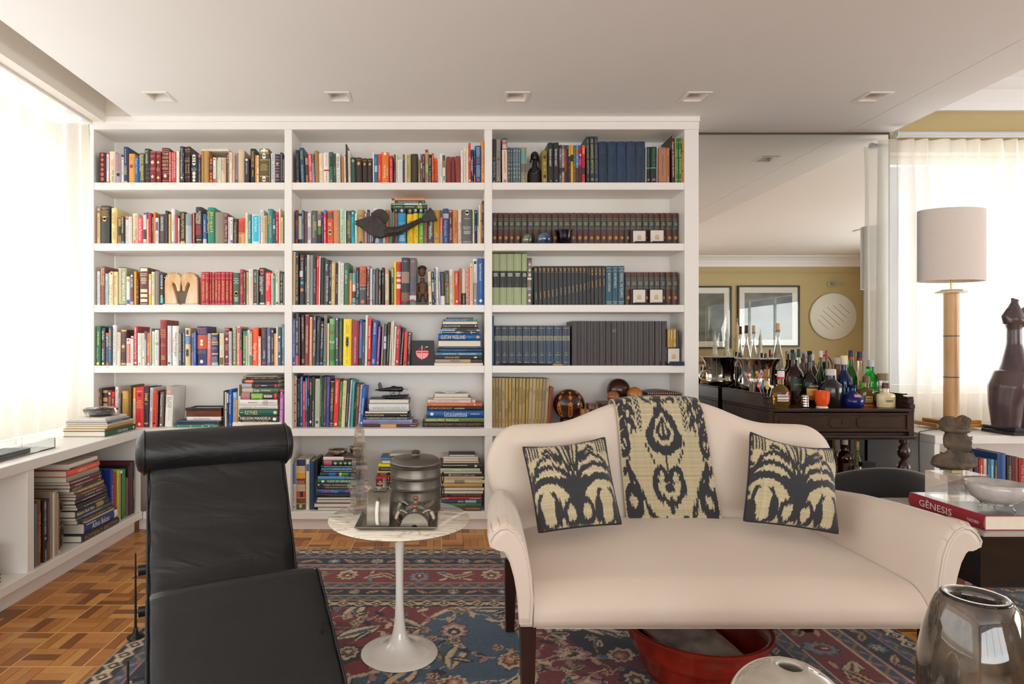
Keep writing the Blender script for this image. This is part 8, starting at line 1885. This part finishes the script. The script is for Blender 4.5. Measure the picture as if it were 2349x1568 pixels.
# small things among the bottles
x, y = PX(1847, 3.52), CY+3.52; t = thing('silver_cup', 'ribbed silver nesting cup at the front of the drinks cabinet', 'cup', (x, y, .80)); pr = [(.018, .0005)]
for k in range(5): pr += [(.0205, .002+k*.0145), (.0225, .008+k*.0145), (.0205, .0135+k*.0145)]
MB().lathe(pr+[(.017, .073), (.016, .01), (.001, .008)], (x, y, .80), 28, cap=False).build('cup', SV, t, 60)
x, y = PX(1885.5, 3.505), CY+3.505; t = thing('orange_cup', 'glossy orange cup on a white foot', 'cup', (x, y, .80))
MB().lathe([(.031, .0005), (.032, .004), (.028, .010)], (x, y, .80), 28).build('foot', mat('white_ceramic', 'e8e4de', .2), t, 60); MB().lathe([(.028, .0102), (.036, .03), (.040, .055), (.041, .098), (.039, .099), (.037, .05), (.025, .016), (.001, .014)], (x, y, .80), 32, cap=False).build('cup', mat('orange_glaze', 'e4531c', .15, coat=.6), t, 60)
for lb, u, d, r, h, n, mm, kk in (('clear tumbler full of colourful plastic stirrers', 1758, 3.535, .020, .085, 9, glass('bottle_clear', 'f4f6f4', .01, 1.42, True), 'glass'), ('small silver cup holding many cocktail stirrers', 1724, 3.63, .025, .062, 12, SV, 'cup')):
    x, y = PX(u, d), CY+d; z0 = .80
    if kk == 'cup': z0 = .8835; x = bx0+.016; y = CY+3.66
    t = thing('stirrer_glass' if kk == 'glass' else 'stirrer_cup', lb, 'cup', (x, y, z0)); r = min(r, .025)
    MB().lathe([(r*.75, .0005), (r, h*.6 if kk == 'glass' else h*.9), (r, h*.65 if kk == 'glass' else h), (r*.88, h*.6), (r*.65, .004), (.001, .004)], (x, y, z0), 20, cap=False).build('cup', mm, t, 60)
    for k in range(n):
        a = 2*PI*k/n+.3; q = RND.uniform(.5, 1.0); c = ['d8d4d0', 'e0b020', '2a8a6a', 'd03a3a', 'e080a0', '3a80c0', 'c8b040', 'e8e4e0', '3a3632', 'e0702a', '8a6ab0', 'd8c8a0'][k % 12]; e = Vector((x+math.cos(a)*r*(1.3+q), y+math.sin(a)*r*(1.0+q*.6), z0+h*.62+.045+.03*q)); s0 = Vector((x+math.cos(a)*r*.3, y+math.sin(a)*r*.3, z0+.008)); m = MB().tube([s0, e], .0022, 6)
        if k % 3 == 0: m.box(e-Vector((.009, .0015, .007)), e+Vector((.009, .0015, .008)))
        elif k % 3 == 1: m.ell(e, (.010, .003, .010), 10, 6)
        else: m.box(e-Vector((.006, .0015, .010)), e+Vector((.006, .0015, .012)))
        tag(m.build('cocktail_stirrer', mat('stirrer_'+c, c, .35), None, 60, loc=s0), 'cocktail stirrers bunched in the cups on the drinks cabinet', 'stirrer', 'cocktail stirrers')
x, y = PX(1828, 3.60), CY+3.60; t = thing('toothpick_glass', 'small stemmed glass bristling with dark picks', 'glass', (x, y, .80))
MB().lathe([(.018, .0005), (.018, .003), (.003, .008), (.003, .025), (.014, .04), (.020, .065), (.019, .065), (.012, .042), (.001, .036)], (x, y, .80), 20, cap=False).build('glass', glass('bottle_clear', 'f4f6f4', .01, 1.42, True), t, 60)
m = MB()
for k in range(22): a = RND.uniform(0, 6.28); m.tube([(x, y, .845), (x+.024*math.cos(a), y+.014*math.sin(a), .90+RND.uniform(-.01, .012))], .001, 5)
o = m.build('picks', mat('dark_picks', '4a4038', .5), t); o['kind'] = 'stuff'
x, y = 1.985, CY+3.80; t = thing('wine_cooler', 'tall polished silver wine cooler with a flared beaded rim', 'wine cooler', (x, y, .80)); rr = .128
MB().lathe([(.07, .0005), (.075, .01), (.05, .03), (.045, .05), (.075, .075), (.098, .10), (.102, .115), (.094, .125), (.093, .16), (.097, .21), (.105, .245), (.120, .268), (rr, .279), (rr, .284), (.118, .281), (.096, .25), (.086, .16), (.08, .12), (.001, .11)], (x, y, .80), 56, cap=False).build('cooler_body', mat('mirror_silver', 'cfc8be', .07, metal=1), t, 180)
m = MB()
for k in range(44): m.ell((x+rr*math.cos(2*PI*k/44), y+rr*math.sin(2*PI*k/44), 1.0815), (.006, .006, .005), 8, 5)
o = m.build('beaded_rim', mat('mirror_silver', 'cfc8be', .07, metal=1), t, 180); o['kind'] = 'stuff'
for s in (-1, 1): MB().tube(spline([(x+s*.093, y-.02, .98), (x+s*.125, y-.03, .97), (x+s*.135, y-.03, .93), (x+s*.098, y-.02, .91)], 5), .006, 8).build('handle', SV, t, 180)
# lower shelf
B('bottle', 'brown whisky bottle on the lower shelf of the drinks cabinet', 1938, 1003, 32, 3.62, 'whisky', 'jug', ('c8b8a0', .8), [('4a3020', .2, .5, .8)], z0=.355)
B('bottle', 'pale yellow bottle with a gold neck on the lower shelf', 1966, 1012, 30, 3.66, 'pale', 'cone', ('c8a050', 1.3), z0=.355)
B('bottle', 'pale green bottle at the left of the lower shelf', 1915, 1003, 24, 3.74, 'pale', 'wine', ('b89a60', 1.1), z0=.355)
x, y = PX(1992, 3.60), CY+3.62; tag(MB().box((x-.035, y-.02, .3555), (x+.045, y+.04, .462), bev=.001).build('carton', mat('dark_carton', '232420', .5), None, loc=(x, y, .3555)), 'dark small gift carton on the lower shelf of the drinks cabinet', 'box')
x, y = PX(1968, 3.53), CY+3.54; t = thing('silver_jigger', 'small silver measure on the lower shelf of the drinks cabinet', 'cup', (x, y, .3555)); MB().lathe([(.022, .0005), (.026, .05), (.026, .098), (.024, .098), (.022, .02), (.001, .01)], (x, y, .3555), 24, cap=False).build('cup', SV, t, 60)
# ---------------------------------------------------------------- low white shelf unit under the right window
ux, uyf, uz = 2.85, CY+3.49, .6405; un = thing('shelf_unit', 'low white shelf unit under the right window carrying the lamp', 'cabinet', (3.9, -.05, 0))
MB().box((ux, uyf, uz-.049), (6.6, .255, uz), bev=.0025).build('worktop', wl, un); MB().box((ux, uyf+.004, .0005), (ux+.03, .25, uz-.0495)).build('side_panel', wl, un)
MB().box((ux+.0305, uyf+.01, .085), (6.6, .25, .125), bev=.002).build('shelf', wl, un); MB().box((ux+.0305, .235, .1255), (6.6, .25, uz-.0495)).build('back_panel', wl, un); MB().box((ux+.0305, uyf+.04, .0005), (6.6, uyf+.06, .0845)).build('kick_board', wl, un)
MB().box((4.6, uyf+.012, .1255), (4.63, .2345, uz-.0495)).build('divider', wl, un)
rb = [(2196,2206,1046,'8a8a88','e0e0e0','','grey book left of the tan one'),(2207,2234,1052,'9a7048','4a3020','u 10 60:ANTIQUE CHINA','tan book with dark title seen through the clear block'),(2236,2246,1048,'2c2c34','888888','','charcoal slim book behind the bust'),(2247,2256,1052,'c22a34','f0d8d8','l 10 60','short red paperback'),(2257,2263.5,1052,'d8c4ae','a08870','l 10 60','short cream paperback'),(2264.5,2271.5,1052,'2a4a70','8aa8c8','l 10 60','short navy paperback'),(2272.5,2280,1053,'3a9cc8','e0f0f8','l 10 50','short sky blue paperback'),(2281,2289,1054,'2c3430','c8c040','l 10 50;s 80 100 c=b0b83a','short black paperback with a lime foot'),(2290,2310,1040,'2a4c8a','6a8ab8','','tall blue slipcased book'),(2311.5,2322,1046,'2e2c2c','b8a070','u 14 70:ART OF INDONESIA','tall black book about art with gold lettering'),(2323,2338,1048,'6a2420','8a4a40','','tall maroon book'),(2339.5,2354,1052,'b02c24','d8a080','d 10 70:One Road to God','tall red book at the right of the low unit')]
for k, (a, b, v, c, tc, sp_, lb) in enumerate(rb):
    d = 3.53; xa, xb = PX(a, d), PX(b, d); h = PZ(v, d)-.126; bk_ = make_book('hardback' if xb-xa > .026 else 'paperback', (xb-xa)*.97, h, .20, c, tc, sp_, xb-xa > .02); bk_.location = ((xa+xb)/2, CY+d, .1256); bk_['category'] = 'book'; bk_['group'] = 'books in the low unit under the right window'; bk_['label'] = lb+', low unit under the right window'
# alabaster lamp
lx, ly = PX(2182, 3.80), CY+3.80; t = thing('table_lamp', 'tall alabaster column lamp with a white drum shade before the curtain', 'lamp', (lx, ly, uz)); alb = mat('alabaster', 'dcb88a', .35, noise=.3, nscale=7, col2='c79a62', stretch=(1, 1, .4), sss=.35)
for k, (h, z0, z1) in enumerate(((.165, .0155, .038), (.130, .0385, .060))): MB().box((lx-h, ly-h*.55, uz+z0), (lx+h, ly+h*.55, uz+z1), bev=.003).build('base_slab', mat('honey_alabaster', 'c08a42', .3, noise=.3, nscale=8, sss=.2), t)
for sx_ in (-1, 1):
    for sy_ in (-1, 1): MB().lathe([(.008, .0005), (.008, .015)], (lx+sx_*.15, ly+sy_*.075, uz), 10).build('foot', glass('clear_acrylic', 'f4f8f8', .02), t)
zz = uz+.0603
for k, (v1, nm) in enumerate(((863, 'column'), (769, 'column'), (671, 'column'))):
    z1 = PZ(v1, 3.80); MB().lathe([(.040, 0), (.040, z1-zz-.008)], (lx, ly, zz), 32).build(nm, alb, t, 60)
    if k < 2: MB().lathe([(.0405, 0), (.0405, .0078)], (lx, ly, z1-.0079), 32).build('dark_ring', mat('ring_brown', '6a5a50', .4, noise=.5, nscale=60), t, 60)
    zz = z1
MB().lathe([(.06, 0), (.084, .006), (.084, .014), (.06, .020), (.055, .026)], (lx, ly, zz-.0078), 36).build('capital', mat('pale_alabaster', 'e8d2ae', .35, sss=.3), t, 60); MB().tube([(lx, ly, zz+.0185), (lx, ly, zz+.09)], .006, 10).build('stem', mat('brass', 'b89a60', .25, metal=1), t, 60)
sh = mat('lamp_shade_cloth', 'd8d0c8', .8, noise=.03, nscale=120); z0, z1 = PZ(645, 3.80), PZ(483, 3.80); R = .200
shade = MB().lathe([(R, z0), (R, z1), (R-.003, z1), (R-.003, z0), (R, z0)], (lx, ly, 0), 64, cap=False, sy=.55).build('lamp_shade', sh, t, 50)
m = MB()
for k in range(3): m.tube([(lx, ly, z0+.012), (lx+(R-.004)*math.cos(2*PI*k/3+.4), ly+.55*(R-.004)*math.sin(2*PI*k/3+.4), z0+.012)], .0018, 6)
m.build('shade_spider', mat('brass', 'b89a60', .25, metal=1), t); MB().ell((lx, ly, z0+.06), (.028, .028, .045), 14, 8).build('bulb', mat('milk_bulb', 'f0ece4', .3), t, 180)
cd = spline([(lx-.10, ly-.08, uz+.02), (2.90, ly-.17, uz+.0065), (2.850, ly-.20, uz+.006), (2.840, ly-.205, uz-.03), (2.838, ly-.21, .35), (2.836, ly-.23, .02)], 8)
MB().tube(cd, .0028, 6).build('cord', mat('black_cord', '1c1a1a', .5), t, 180)
# torso bronze
d = 3.62; cx, cy = PX(2318, d), CY+d-.05; t = thing('torso_sculpture', 'dark bronze abstract female torso on a black base before the curtain', 'sculpture', (cx, cy, uz)); zz = lambda y: PZ(660+y/2.491, d); xx = lambda x_: PX(2180+x_/2.491, d)
for h, z0, z1 in ((.165, .0005, .022), (.155, .0225, .042)): MB().box((cx-h+.04, cy-.10, uz+z0), (cx+h+.02, cy+.11, uz+z1), bev=.003).build('base_slab', mat('black_marble', '2c2c30', .25, noise=.3), t)
b = MB(); y = cy; zf = zz(770); off = uz+.0422-zf; Z = lambda q: zz(q)+off*max(0, min(1, (q-300)/470))
b.tube([(xx(275), y, Z(775)), (xx(272), y, Z(650)), (xx(290), y, Z(560)), (xx(310), y, Z(480))], [.066, .080, .098, .085], 18)
b.tube([(xx(395), y+.01, Z(775)), (xx(392), y+.01, Z(650)), (xx(372), y, Z(560)), (xx(345), y, Z(480))], [.060, .072, .090, .08], 18)
b.tube([(xx(330), y, Z(520)), (xx(322), y, Z(420)), (xx(320), y, Z(320)), (xx(320), y, Z(240)), (xx(316), y, Z(180)), (xx(318), y, Z(120)), (xx(322), y, Z(80))], [.10, .060, .036, .034, .048, .032, .014], 18)
b.tube([(xx(300), y, Z(190)), (xx(350), y, Z(160)), (xx(385), y, Z(125)), (xx(410), y, Z(100))], [.042, .030, .018, .008], 14); b.tube([(xx(320), y-.01, Z(185)), (xx(365), y-.02, Z(205)), (xx(396), y-.02, Z(216))], [.04, .026, .007], 14)
b.tube([(xx(290), y, Z(200)), (xx(272), y, Z(165)), (xx(300), y, Z(125))], [.03, .022, .02], 12); b.ell((xx(326), y, Z(78)), (.020, .018, .013)); b.ell((xx(310), y, Z(68)), (.010, .010, .010)); b.tube([(xx(352), y+.02, Z(330)), (xx(385), y+.02, Z(430)), (xx(420), y+.01, Z(520))], [.010, .022, .06], 12)
blob('torso', b, mat('bronze_patina', '5d4c4c', .3, noise=.25, nscale=6, col2='43363a', coat=.2), t, .0055, 5)
# ---------------------------------------------------------------- side table with the big book, clear block, bust and bowl
sz = .505; t = thing('side_table', 'low black side table behind the right arm of the settee', 'table', (2.26, CY+2.38, .0125)); blk = mat('black_lacquer', '161517', .22, coat=.3)
MB().box((1.885, CY+2.10, sz-.012), (2.62, CY+2.60, sz), bev=.002).build('tabletop', mat('table_edge', 'a8a49c', .3), t); MB().box((1.90, CY+2.13, sz-.20), (2.60, CY+2.58, sz-.0125)).build('apron_filler', blk, t)  # apron deepened into a black mass, standing in for a missing dark armchair
for x in (1.915, 2.545):
    for y in (2.14, 2.53): MB().box((x, CY+y, .0125), (x+.04, CY+y+.04, sz-.2005)).build('leg', mat('cherry_wood', '8a5a34', .35, noise=.25, nscale=8, coat=.2), t)
w, L, dp_ = .052, .345, .36; b = make_book('art_book', w, L, dp_, '9c2434', 'ece4e0', '', True); b.rotation_euler = Matrix(((0, 1, 0), (0, 0, 1), (1, 0, 0))).to_euler()
# spine looks to the left (-x): local y->+x, z->+y, x->+z
b.location = (1.915, CY+2.135, sz+w/2+.0005); tag(b, 'very large red-spined art book with a grey cover on the side table', 'book')
m = MB(); R3 = Matrix(((0, 0, -1, 0), (-1, 0, 0, 0), (0, 1, 0, 0), (0, 0, 0, 1)))
flat_text(m, 'GÊNESIS', .155, .026, Matrix.Translation((1.9142, CY+2.345, sz+w*.52)) @ R3, 0, rgb('f0e8e4')); flat_text(m, 'TASCHEN', .048, .011, Matrix.Translation((1.9142, CY+2.178, sz+w*.45)) @ R3, 0, rgb('f4ece8')); gl_ = m.build('spine_lettering', print_m); gl_['kind'] = 'stuff'
cv_ = MB().box((1.925, CY+2.1365, sz+w+.0006), (1.915+dp_-.004, CY+2.135+L-.0015, sz+w+.0010)).build('cover_print', mat('grey_cover', '8f8e8c', .25, noise=.35, nscale=5, col2='6a6a6c', coat=.4))
for o in (gl_, cv_): o.parent = b; o.matrix_parent_inverse = b.matrix_basis.inverted()
zt = sz+w+.0014; x0, x1, y0, y1, h = 1.955, 2.118, CY+2.335, CY+2.445, .098
tag(MB().box((x0, y0, zt), (x1, y1, zt+h), bev=.001).build('acrylic_block', glass('block_acrylic', 'fbfbf8', .0, 1.38, True), None, loc=((x0+x1)/2, (y0+y1)/2, zt)), 'clear acrylic block carrying the bust on the large book', 'block')
bx_, by_ = PX(2188, 2.39), CY+2.39; zb = zt+h+.0005; t = thing('stone_bust', 'brown carved stone bust with a high headdress on the clear block', 'bust', (bx_, by_, zb)); st = mat('carved_stone', '6f5b48', .8, noise=.5, nscale=18, col2='3c3833', bump=.8, bscale=90); zz = lambda v: zb+.012+(PZ(v, 2.39)-PZ(1078, 2.39))
MB().box((bx_-.022, by_-.02, zb), (bx_+.022, by_+.02, zb+.014), bev=.002).build('mount', mat('amber_mount', 'c8b480', .3), t)
b = MB(); X = lambda u: PX(u, 2.39)
b.ell((X(2188), by_, zz(1064)), (.088, .045, .026)); b.ell((X(2168), by_, zz(1058)), (.045, .04, .030)); b.ell((X(2212), by_, zz(1056)), (.045, .038, .028)); b.ell((X(2190), by_-.012, zz(1050)), (.058, .036, .034)); b.tube([(X(2192), by_, zz(1050)), (X(2192), by_, zz(1024))], [.028, .025], 14)
b.ell((X(2191), by_-.004, zz(1010)), (.040, .042, .050)); b.ell((X(2197), by_-.030, zz(1022)), (.024, .022, .026)); b.ell((X(2202), by_-.046, zz(1012)), (.006, .009, .011)); b.ell((X(2200), by_-.046, zz(1023)), (.013, .006, .004)); b.ell((X(2199), by_-.040, zz(1029)), (.013, .010, .008))
for s in (-1, 1): b.ell((X(2198)+s*.016, by_-.037, zz(1006)), (.010, .006, .004)); b.tube([(X(2198)+s*.006, by_-.041, zz(1001)), (X(2198)+s*.028, by_-.034, zz(1000))], .0035, 6)
b.ell((X(2169), by_-.002, zz(1014)), (.008, .012, .026)); b.ell((X(2219), by_+.002, zz(1014)), (.006, .010, .024)); b.ell((X(2184), by_+.012, zz(975)), (.034, .036, .034)); b.lathe([(.043, 0), (.047, .006), (.046, .014), (.040, .018)], (X(2190), by_-.004, zz(991)), 24)
b.ell((X(2197), by_-.022, zz(966)), (.024, .018, .026)); b.ell((X(2175), by_-.01, zz(972)), (.016, .02, .024)); b.ell((X(2211), by_-.012, zz(974)), (.012, .016, .016)); b.tube([(X(2166), by_-.02, zz(1030)), (X(2172), by_-.035, zz(1058)), (X(2186), by_-.043, zz(1072))], [.007, .009, .006], 8); b.tube([(X(2218), by_-.02, zz(1036)), (X(2222), by_-.03, zz(1058))], [.006, .007], 8)
blob('bust', b, st, t, .0034, 2)
sp_ = [(X(2199)+.0012*i*math.cos(i*.55)*.9, by_-.041-.0005*i*0, zz(966)+.0012*i*math.sin(i*.55)) for i in range(2, 18)]; MB().tube(sp_, .0026, 6).build('headdress_spiral', st, t, 180)
gx, gy = PX(2287, 2.22), CY+2.225; t = thing('glass_bowl', 'frosted white glass bowl on a wire stand on the large book', 'bowl', (gx, gy, zt)); fz = mat('frosted_glass', 'ece8e4', .25, noise=.25, nscale=22, col2='cfcac6', trans=.35, coat=.5)
MB().lathe([(.02, .021), (.05, .026), (.075, .045), (.088, .07), (.092, .096), (.089, .0975), (.083, .07), (.070, .048), (.048, .031), (.001, .026)], (gx, gy, zt), 48, cap=False).build('bowl', fz, t, 180)
MB().tube([(gx+.045*math.cos(2*PI*i/24), gy+.045*math.sin(2*PI*i/24), zt+.022) for i in range(24)], .0018, 6, closed=True).build('stand_ring', SV, t, 180)
for k in range(3): a = 2*PI*k/3-1.2; MB().tube([(gx+.045*math.cos(a), gy+.045*math.sin(a), zt+.022), (gx+.052*math.cos(a), gy+.052*math.sin(a), zt+.012), (gx+.060*math.cos(a), gy+.060*math.sin(a), zt+.0022)], .0018, 6).build('stand_leg', SV, t, 180)
# ---------------------------------------------------------------- two dark velvet armchairs
vel = mat('black_velvet', '1d1a1b', .85, sheen=.6, noise=.1, nscale=8); chw = mat('cherry_wood', '8a5a34', .35, noise=.25, nscale=8, coat=.2)
def armchair(lb, loc, rz):
    t = thing('armchair', lb, 'armchair', (loc[0], loc[1], .0125), None); M = Matrix.Translation((loc[0], loc[1], .0125)) @ Matrix.Rotation(rz, 4, 'Z')
    def bd(m, nm, mt, sm=0, mods=None): m.xf(M); m.build(nm, mt, t, sm, mods=mods)
    ring = []
    for i in range(25):                                # wrap-round back and arms, swooping down at the front
        a = PI*(i/24)*1.16-PI*.08; r = .335; h = .40+.20*math.sin(max(0, min(PI, a)))**1.4; th_ = .055; ca, sa = math.cos(a), math.sin(a)
        ring.append([(rr_*ca, rr_*sa*1.0, z) for rr_, z in ((r-th_, .20), (r-th_*.98, h-.04), (r-th_*.6, h-.008), (r, h+.004), (r+th_*.35, h-.006), (r+th_*.55, h-.04), (r+th_*.4, .20))])
    bd(MB().loft(ring, cap=True), 'back_shell', vel, 180, [('SUBSURF', dict(levels=1, render_levels=1))])
    bd(MB().box((-.285, -.33, .205), (.285, .27, .37), bev=.04), 'seat_cushion', vel, 60); bd(MB().box((-.30, -.335, .165), (.30, .30, .20), bev=.004), 'wooden_rail', chw)
    for sx_ in (-1, 1):
        for sy_ in (-.30, .26): bd(MB().loft([[(sx_*.265+a*.016, sy_+b*.016, 0) for a, b in ((-1, -1), (1, -1), (1, 1), (-1, 1))], [(sx_*.265+a*.024, sy_+b*.024, .164) for a, b in ((-1, -1), (1, -1), (1, 1), (-1, 1))]], cap=True), 'leg', chw)
armchair('black velvet armchair with a rounded back behind the settee, before the drinks cabinet', (2.13, CY+3.02), -.35+PI)
# ---------------------------------------------------------------- the far side of the room, seen in the mirror
DV = 8.12                                             # mirrored depth = DV - d
def VX(u, dv): return (u-U0)*dv/F
YW = -7.78; dv = 12.1
def picture(lb, u0_, u1_, v0_, v1_, a, c2, seed):
    x0, x1, z0, z1 = VX(u0_, dv), VX(u1_, dv), CH-(v1_-V0)*dv/F, CH-(v0_-V0)*dv/F; t = thing('framed_picture', lb, 'picture', ((x0+x1)/2, YW, z0), 'framed pictures on the khaki wall'); y = YW+.004; fm_ = mat('black_frame', '1f1b19', .4); w = .03
    for lo, hi in (((x0, y, z0), (x1, y+.035, z0+w)), ((x0, y, z1-w), (x1, y+.035, z1)), ((x0, y, z0+w+.0005), (x0+w, y+.035, z1-w-.0005)), ((x1-w, y, z0+w+.0005), (x1, y+.035, z1-w-.0005))): MB().box(lo, hi).build('frame_side', fm_, t)
    MB().box((x0+w+.001, y, z0+w+.001), (x1-w-.001, y+.012, z1-w-.001)).build('mat_board', mat('mat_board', 'dcdad2', .6), t)
    q = .115; MB().box((x0+w+q, y+.0122, z0+w+q), (x1-w-q, y+.0145, z1-w-q)).build('print', mat('misty_print_%d' % seed, a, .35, noise=.8, nscale=2.2, col2=c2, stretch=(.8, 1, 2.2)), t)
    MB().box((x0+w+.001, y+.024, z0+w+.001), (x1-w-.001, y+.026, z1-w-.001)).build('glazing', MATS['window_pane'], t)
picture('black framed misty landscape print on the khaki wall, the wider one in full view', 1691, 1833, 655, 795, '6f7470', '3a3a3c', 1)
picture('black framed print on the khaki wall, half hidden by the bookcase', 1536, 1677, 656, 799, '6a7062', '2c3034', 2)
x, z = VX(1909, dv), CH-(725.5-V0)*dv/F; R = 53*dv/F; t = thing('wall_disc', 'round white relief disc on the khaki wall', 'wall art', (x, YW, z-R))
MB().lathe([(R*.98, .004), (R, .012), (R, .04), (R*.985, .048), (.001, .048)], (0, 0, 0), 64).xf(Matrix.Translation((x, YW, z)) @ Matrix.Rotation(-PI/2, 4, 'X')).build('disc', mat('disc_white', 'dcdcd2', .6), t, 50)
for k in range(6):
    m = MB(); o = (k-2.5)*.085; L = .30-.05*abs(k-2.5)
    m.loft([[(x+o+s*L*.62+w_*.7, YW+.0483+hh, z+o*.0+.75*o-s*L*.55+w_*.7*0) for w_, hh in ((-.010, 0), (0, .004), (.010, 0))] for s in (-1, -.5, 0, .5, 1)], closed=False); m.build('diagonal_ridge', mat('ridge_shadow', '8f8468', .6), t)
x, z = VX(1913, dv), CH-(651-V0)*dv/F; t = thing('picture_light', 'small brushed steel picture light on the khaki wall', 'wall light', (x-.06, YW, z)); MB().box((x-.13, YW+.001, z-.045), (x-.02, YW+.02, z+.045), bev=.003).build('plate', mat('brushed_steel', 'b0b0ac', .35, metal=.8), t); MB().tube([(x-.07, YW+.0202, z-.005), (x-.05, YW+.14, z-.005), (x+.15, YW+.14, z-.01)], .016, 10).build('arm', mat('brushed_steel', 'b0b0ac', .35, metal=.8), t, 60)
x, y = VX(1985, 9.3), CY+DV-9.3; t = thing('round_downlight', 'round white downlight in the higher ceiling', 'ceiling light', (x, y, ZU)); MB().lathe([(.14, -.004), (.15, -.012), (.11, -.02), (.09, -.004), (.001, -.004)], (x, y, ZU), 36, cap=False).build('trim_ring', WHITE(), t, 60); MB().ell((x, y, ZU-.012), (.07, .07, .008)).build('lens', mat('lens', 'd8d8d8', .2), t, 180)
# console with ceramic towers under the pictures
cz = .86; x0, x1 = VX(1560, 11.5), VX(1775, 11.5); cyy = CY+DV-11.5; t = thing('console_table', 'dark console table under the framed pictures on the khaki wall', 'table', ((x0+x1)/2, cyy, 0))
MB().box((x0, cyy-.22, cz-.04), (x1, cyy+.22, cz), bev=.004).build('tabletop', oak, t)
for x in (x0+.05, x1-.09):
    for y in (-.2, .16): MB().box((x, cyy+y, .0005), (x+.04, cyy+y+.04, cz-.0405)).build('leg', oak, t)
gc = mat('grey_ceramic', 'b4b2a2', .3, noise=.2, nscale=20, coat=.3); yc_ = mat('sand_ceramic', 'b8a988', .35, noise=.25, nscale=20)
def tower(lb, u, vt, wpx, m_, off=0):
    d = 11.5; x = VX(u, d); y = cyy+off; R = wpx*d/F/2; h = CH-(vt-V0)*d/F-cz; t = thing('ceramic_tower', lb, 'figurine', (x, y, cz), 'ceramic towers on the console')
    MB().lathe([(R, .0005), (R, h*.06), (R*.86, h*.08), (R*.80, h*.22), (R*.92, h*.24), (R*.92, h*.27), (R*.70, h*.29), (R*.60, h*.50), (R*.72, h*.53), (R*.72, h*.56), (R*.5, h*.58), (R*.46, h*.70), (R*.6, h*.73), (R*.55, h*.75), (R*.30, h*.86), (R*.10, h*.95), (R*.04, h)], (x, y, cz), 20).build('tower_body', m_, t, 40)
    cl = MB()
    for k in range(10): a = 2*PI*k/10; cl.box((x+R*.80*math.cos(a)-.008, y+R*.80*math.sin(a)-.008, cz+h*.085), (x+R*.80*math.cos(a)+.008, y+R*.80*math.sin(a)+.008, cz+h*.235))
    o = cl.build('colonnade', m_, t); o['kind'] = 'stuff'; MB().ell((x+R*.04, y, cz+h+.012), (R*.16, R*.08, .014), 8, 6).build('finial', m_, t, 180)
for a in (('grey ceramic tower, the leftmost on the console', 1640, 762, 15, gc, .0), ('tall grey ceramic tower with a beaded shaft', 1665, 746, 15, gc, .05), ('tallest sand coloured ceramic tower with figures', 1691, 733, 19, yc_, 0), ('short sand coloured ceramic tower beside the tallest one', 1702, 788, 11, yc_, -.1), ('grey ceramic tower behind the clear corked bottle', 1718, 748, 14, gc, .02), ('grey ceramic tower, the rightmost on the console', 1743, 758, 13, gc, .02), ('short grey ceramic tower left of the tallest one', 1673, 790, 12, gc, -.12)): tower(*a)
# slatted-back chair standing in the far half of the room
d = 10.4; x = VX(1817, d); y = CY+DV-d; t = thing('side_chair', 'dark wooden side chair with a slatted back across the room', 'chair', (x, y, 0)); zt_ = CH-(805-V0)*d/F
for s in (-1, 1): MB().box((x+s*.2-.018, y+.18, .0005), (x+s*.2+.018, y+.215, zt_), bev=.003).build('back_post', oak, t); MB().box((x+s*.2-.018, y-.215, .0005), (x+s*.2+.018, y-.18, .43), bev=.003).build('front_leg', oak, t)
MB().box((x-.215, y-.215, .4305), (x+.215, y+.178, .475), bev=.008).build('seat', vel, t); MB().box((x-.181, y+.185, zt_-.05), (x+.181, y+.21, zt_-.005)).build('top_rail', oak, t); MB().box((x-.181, y+.185, .56), (x+.181, y+.21, .59)).build('lower_rail', oak, t)
for k in range(5): MB().box((x-.14+k*.07-.008, y+.19, .5905), (x-.14+k*.07+.008, y+.205, zt_-.0505)).build('slat', oak, t)
finish_labels()
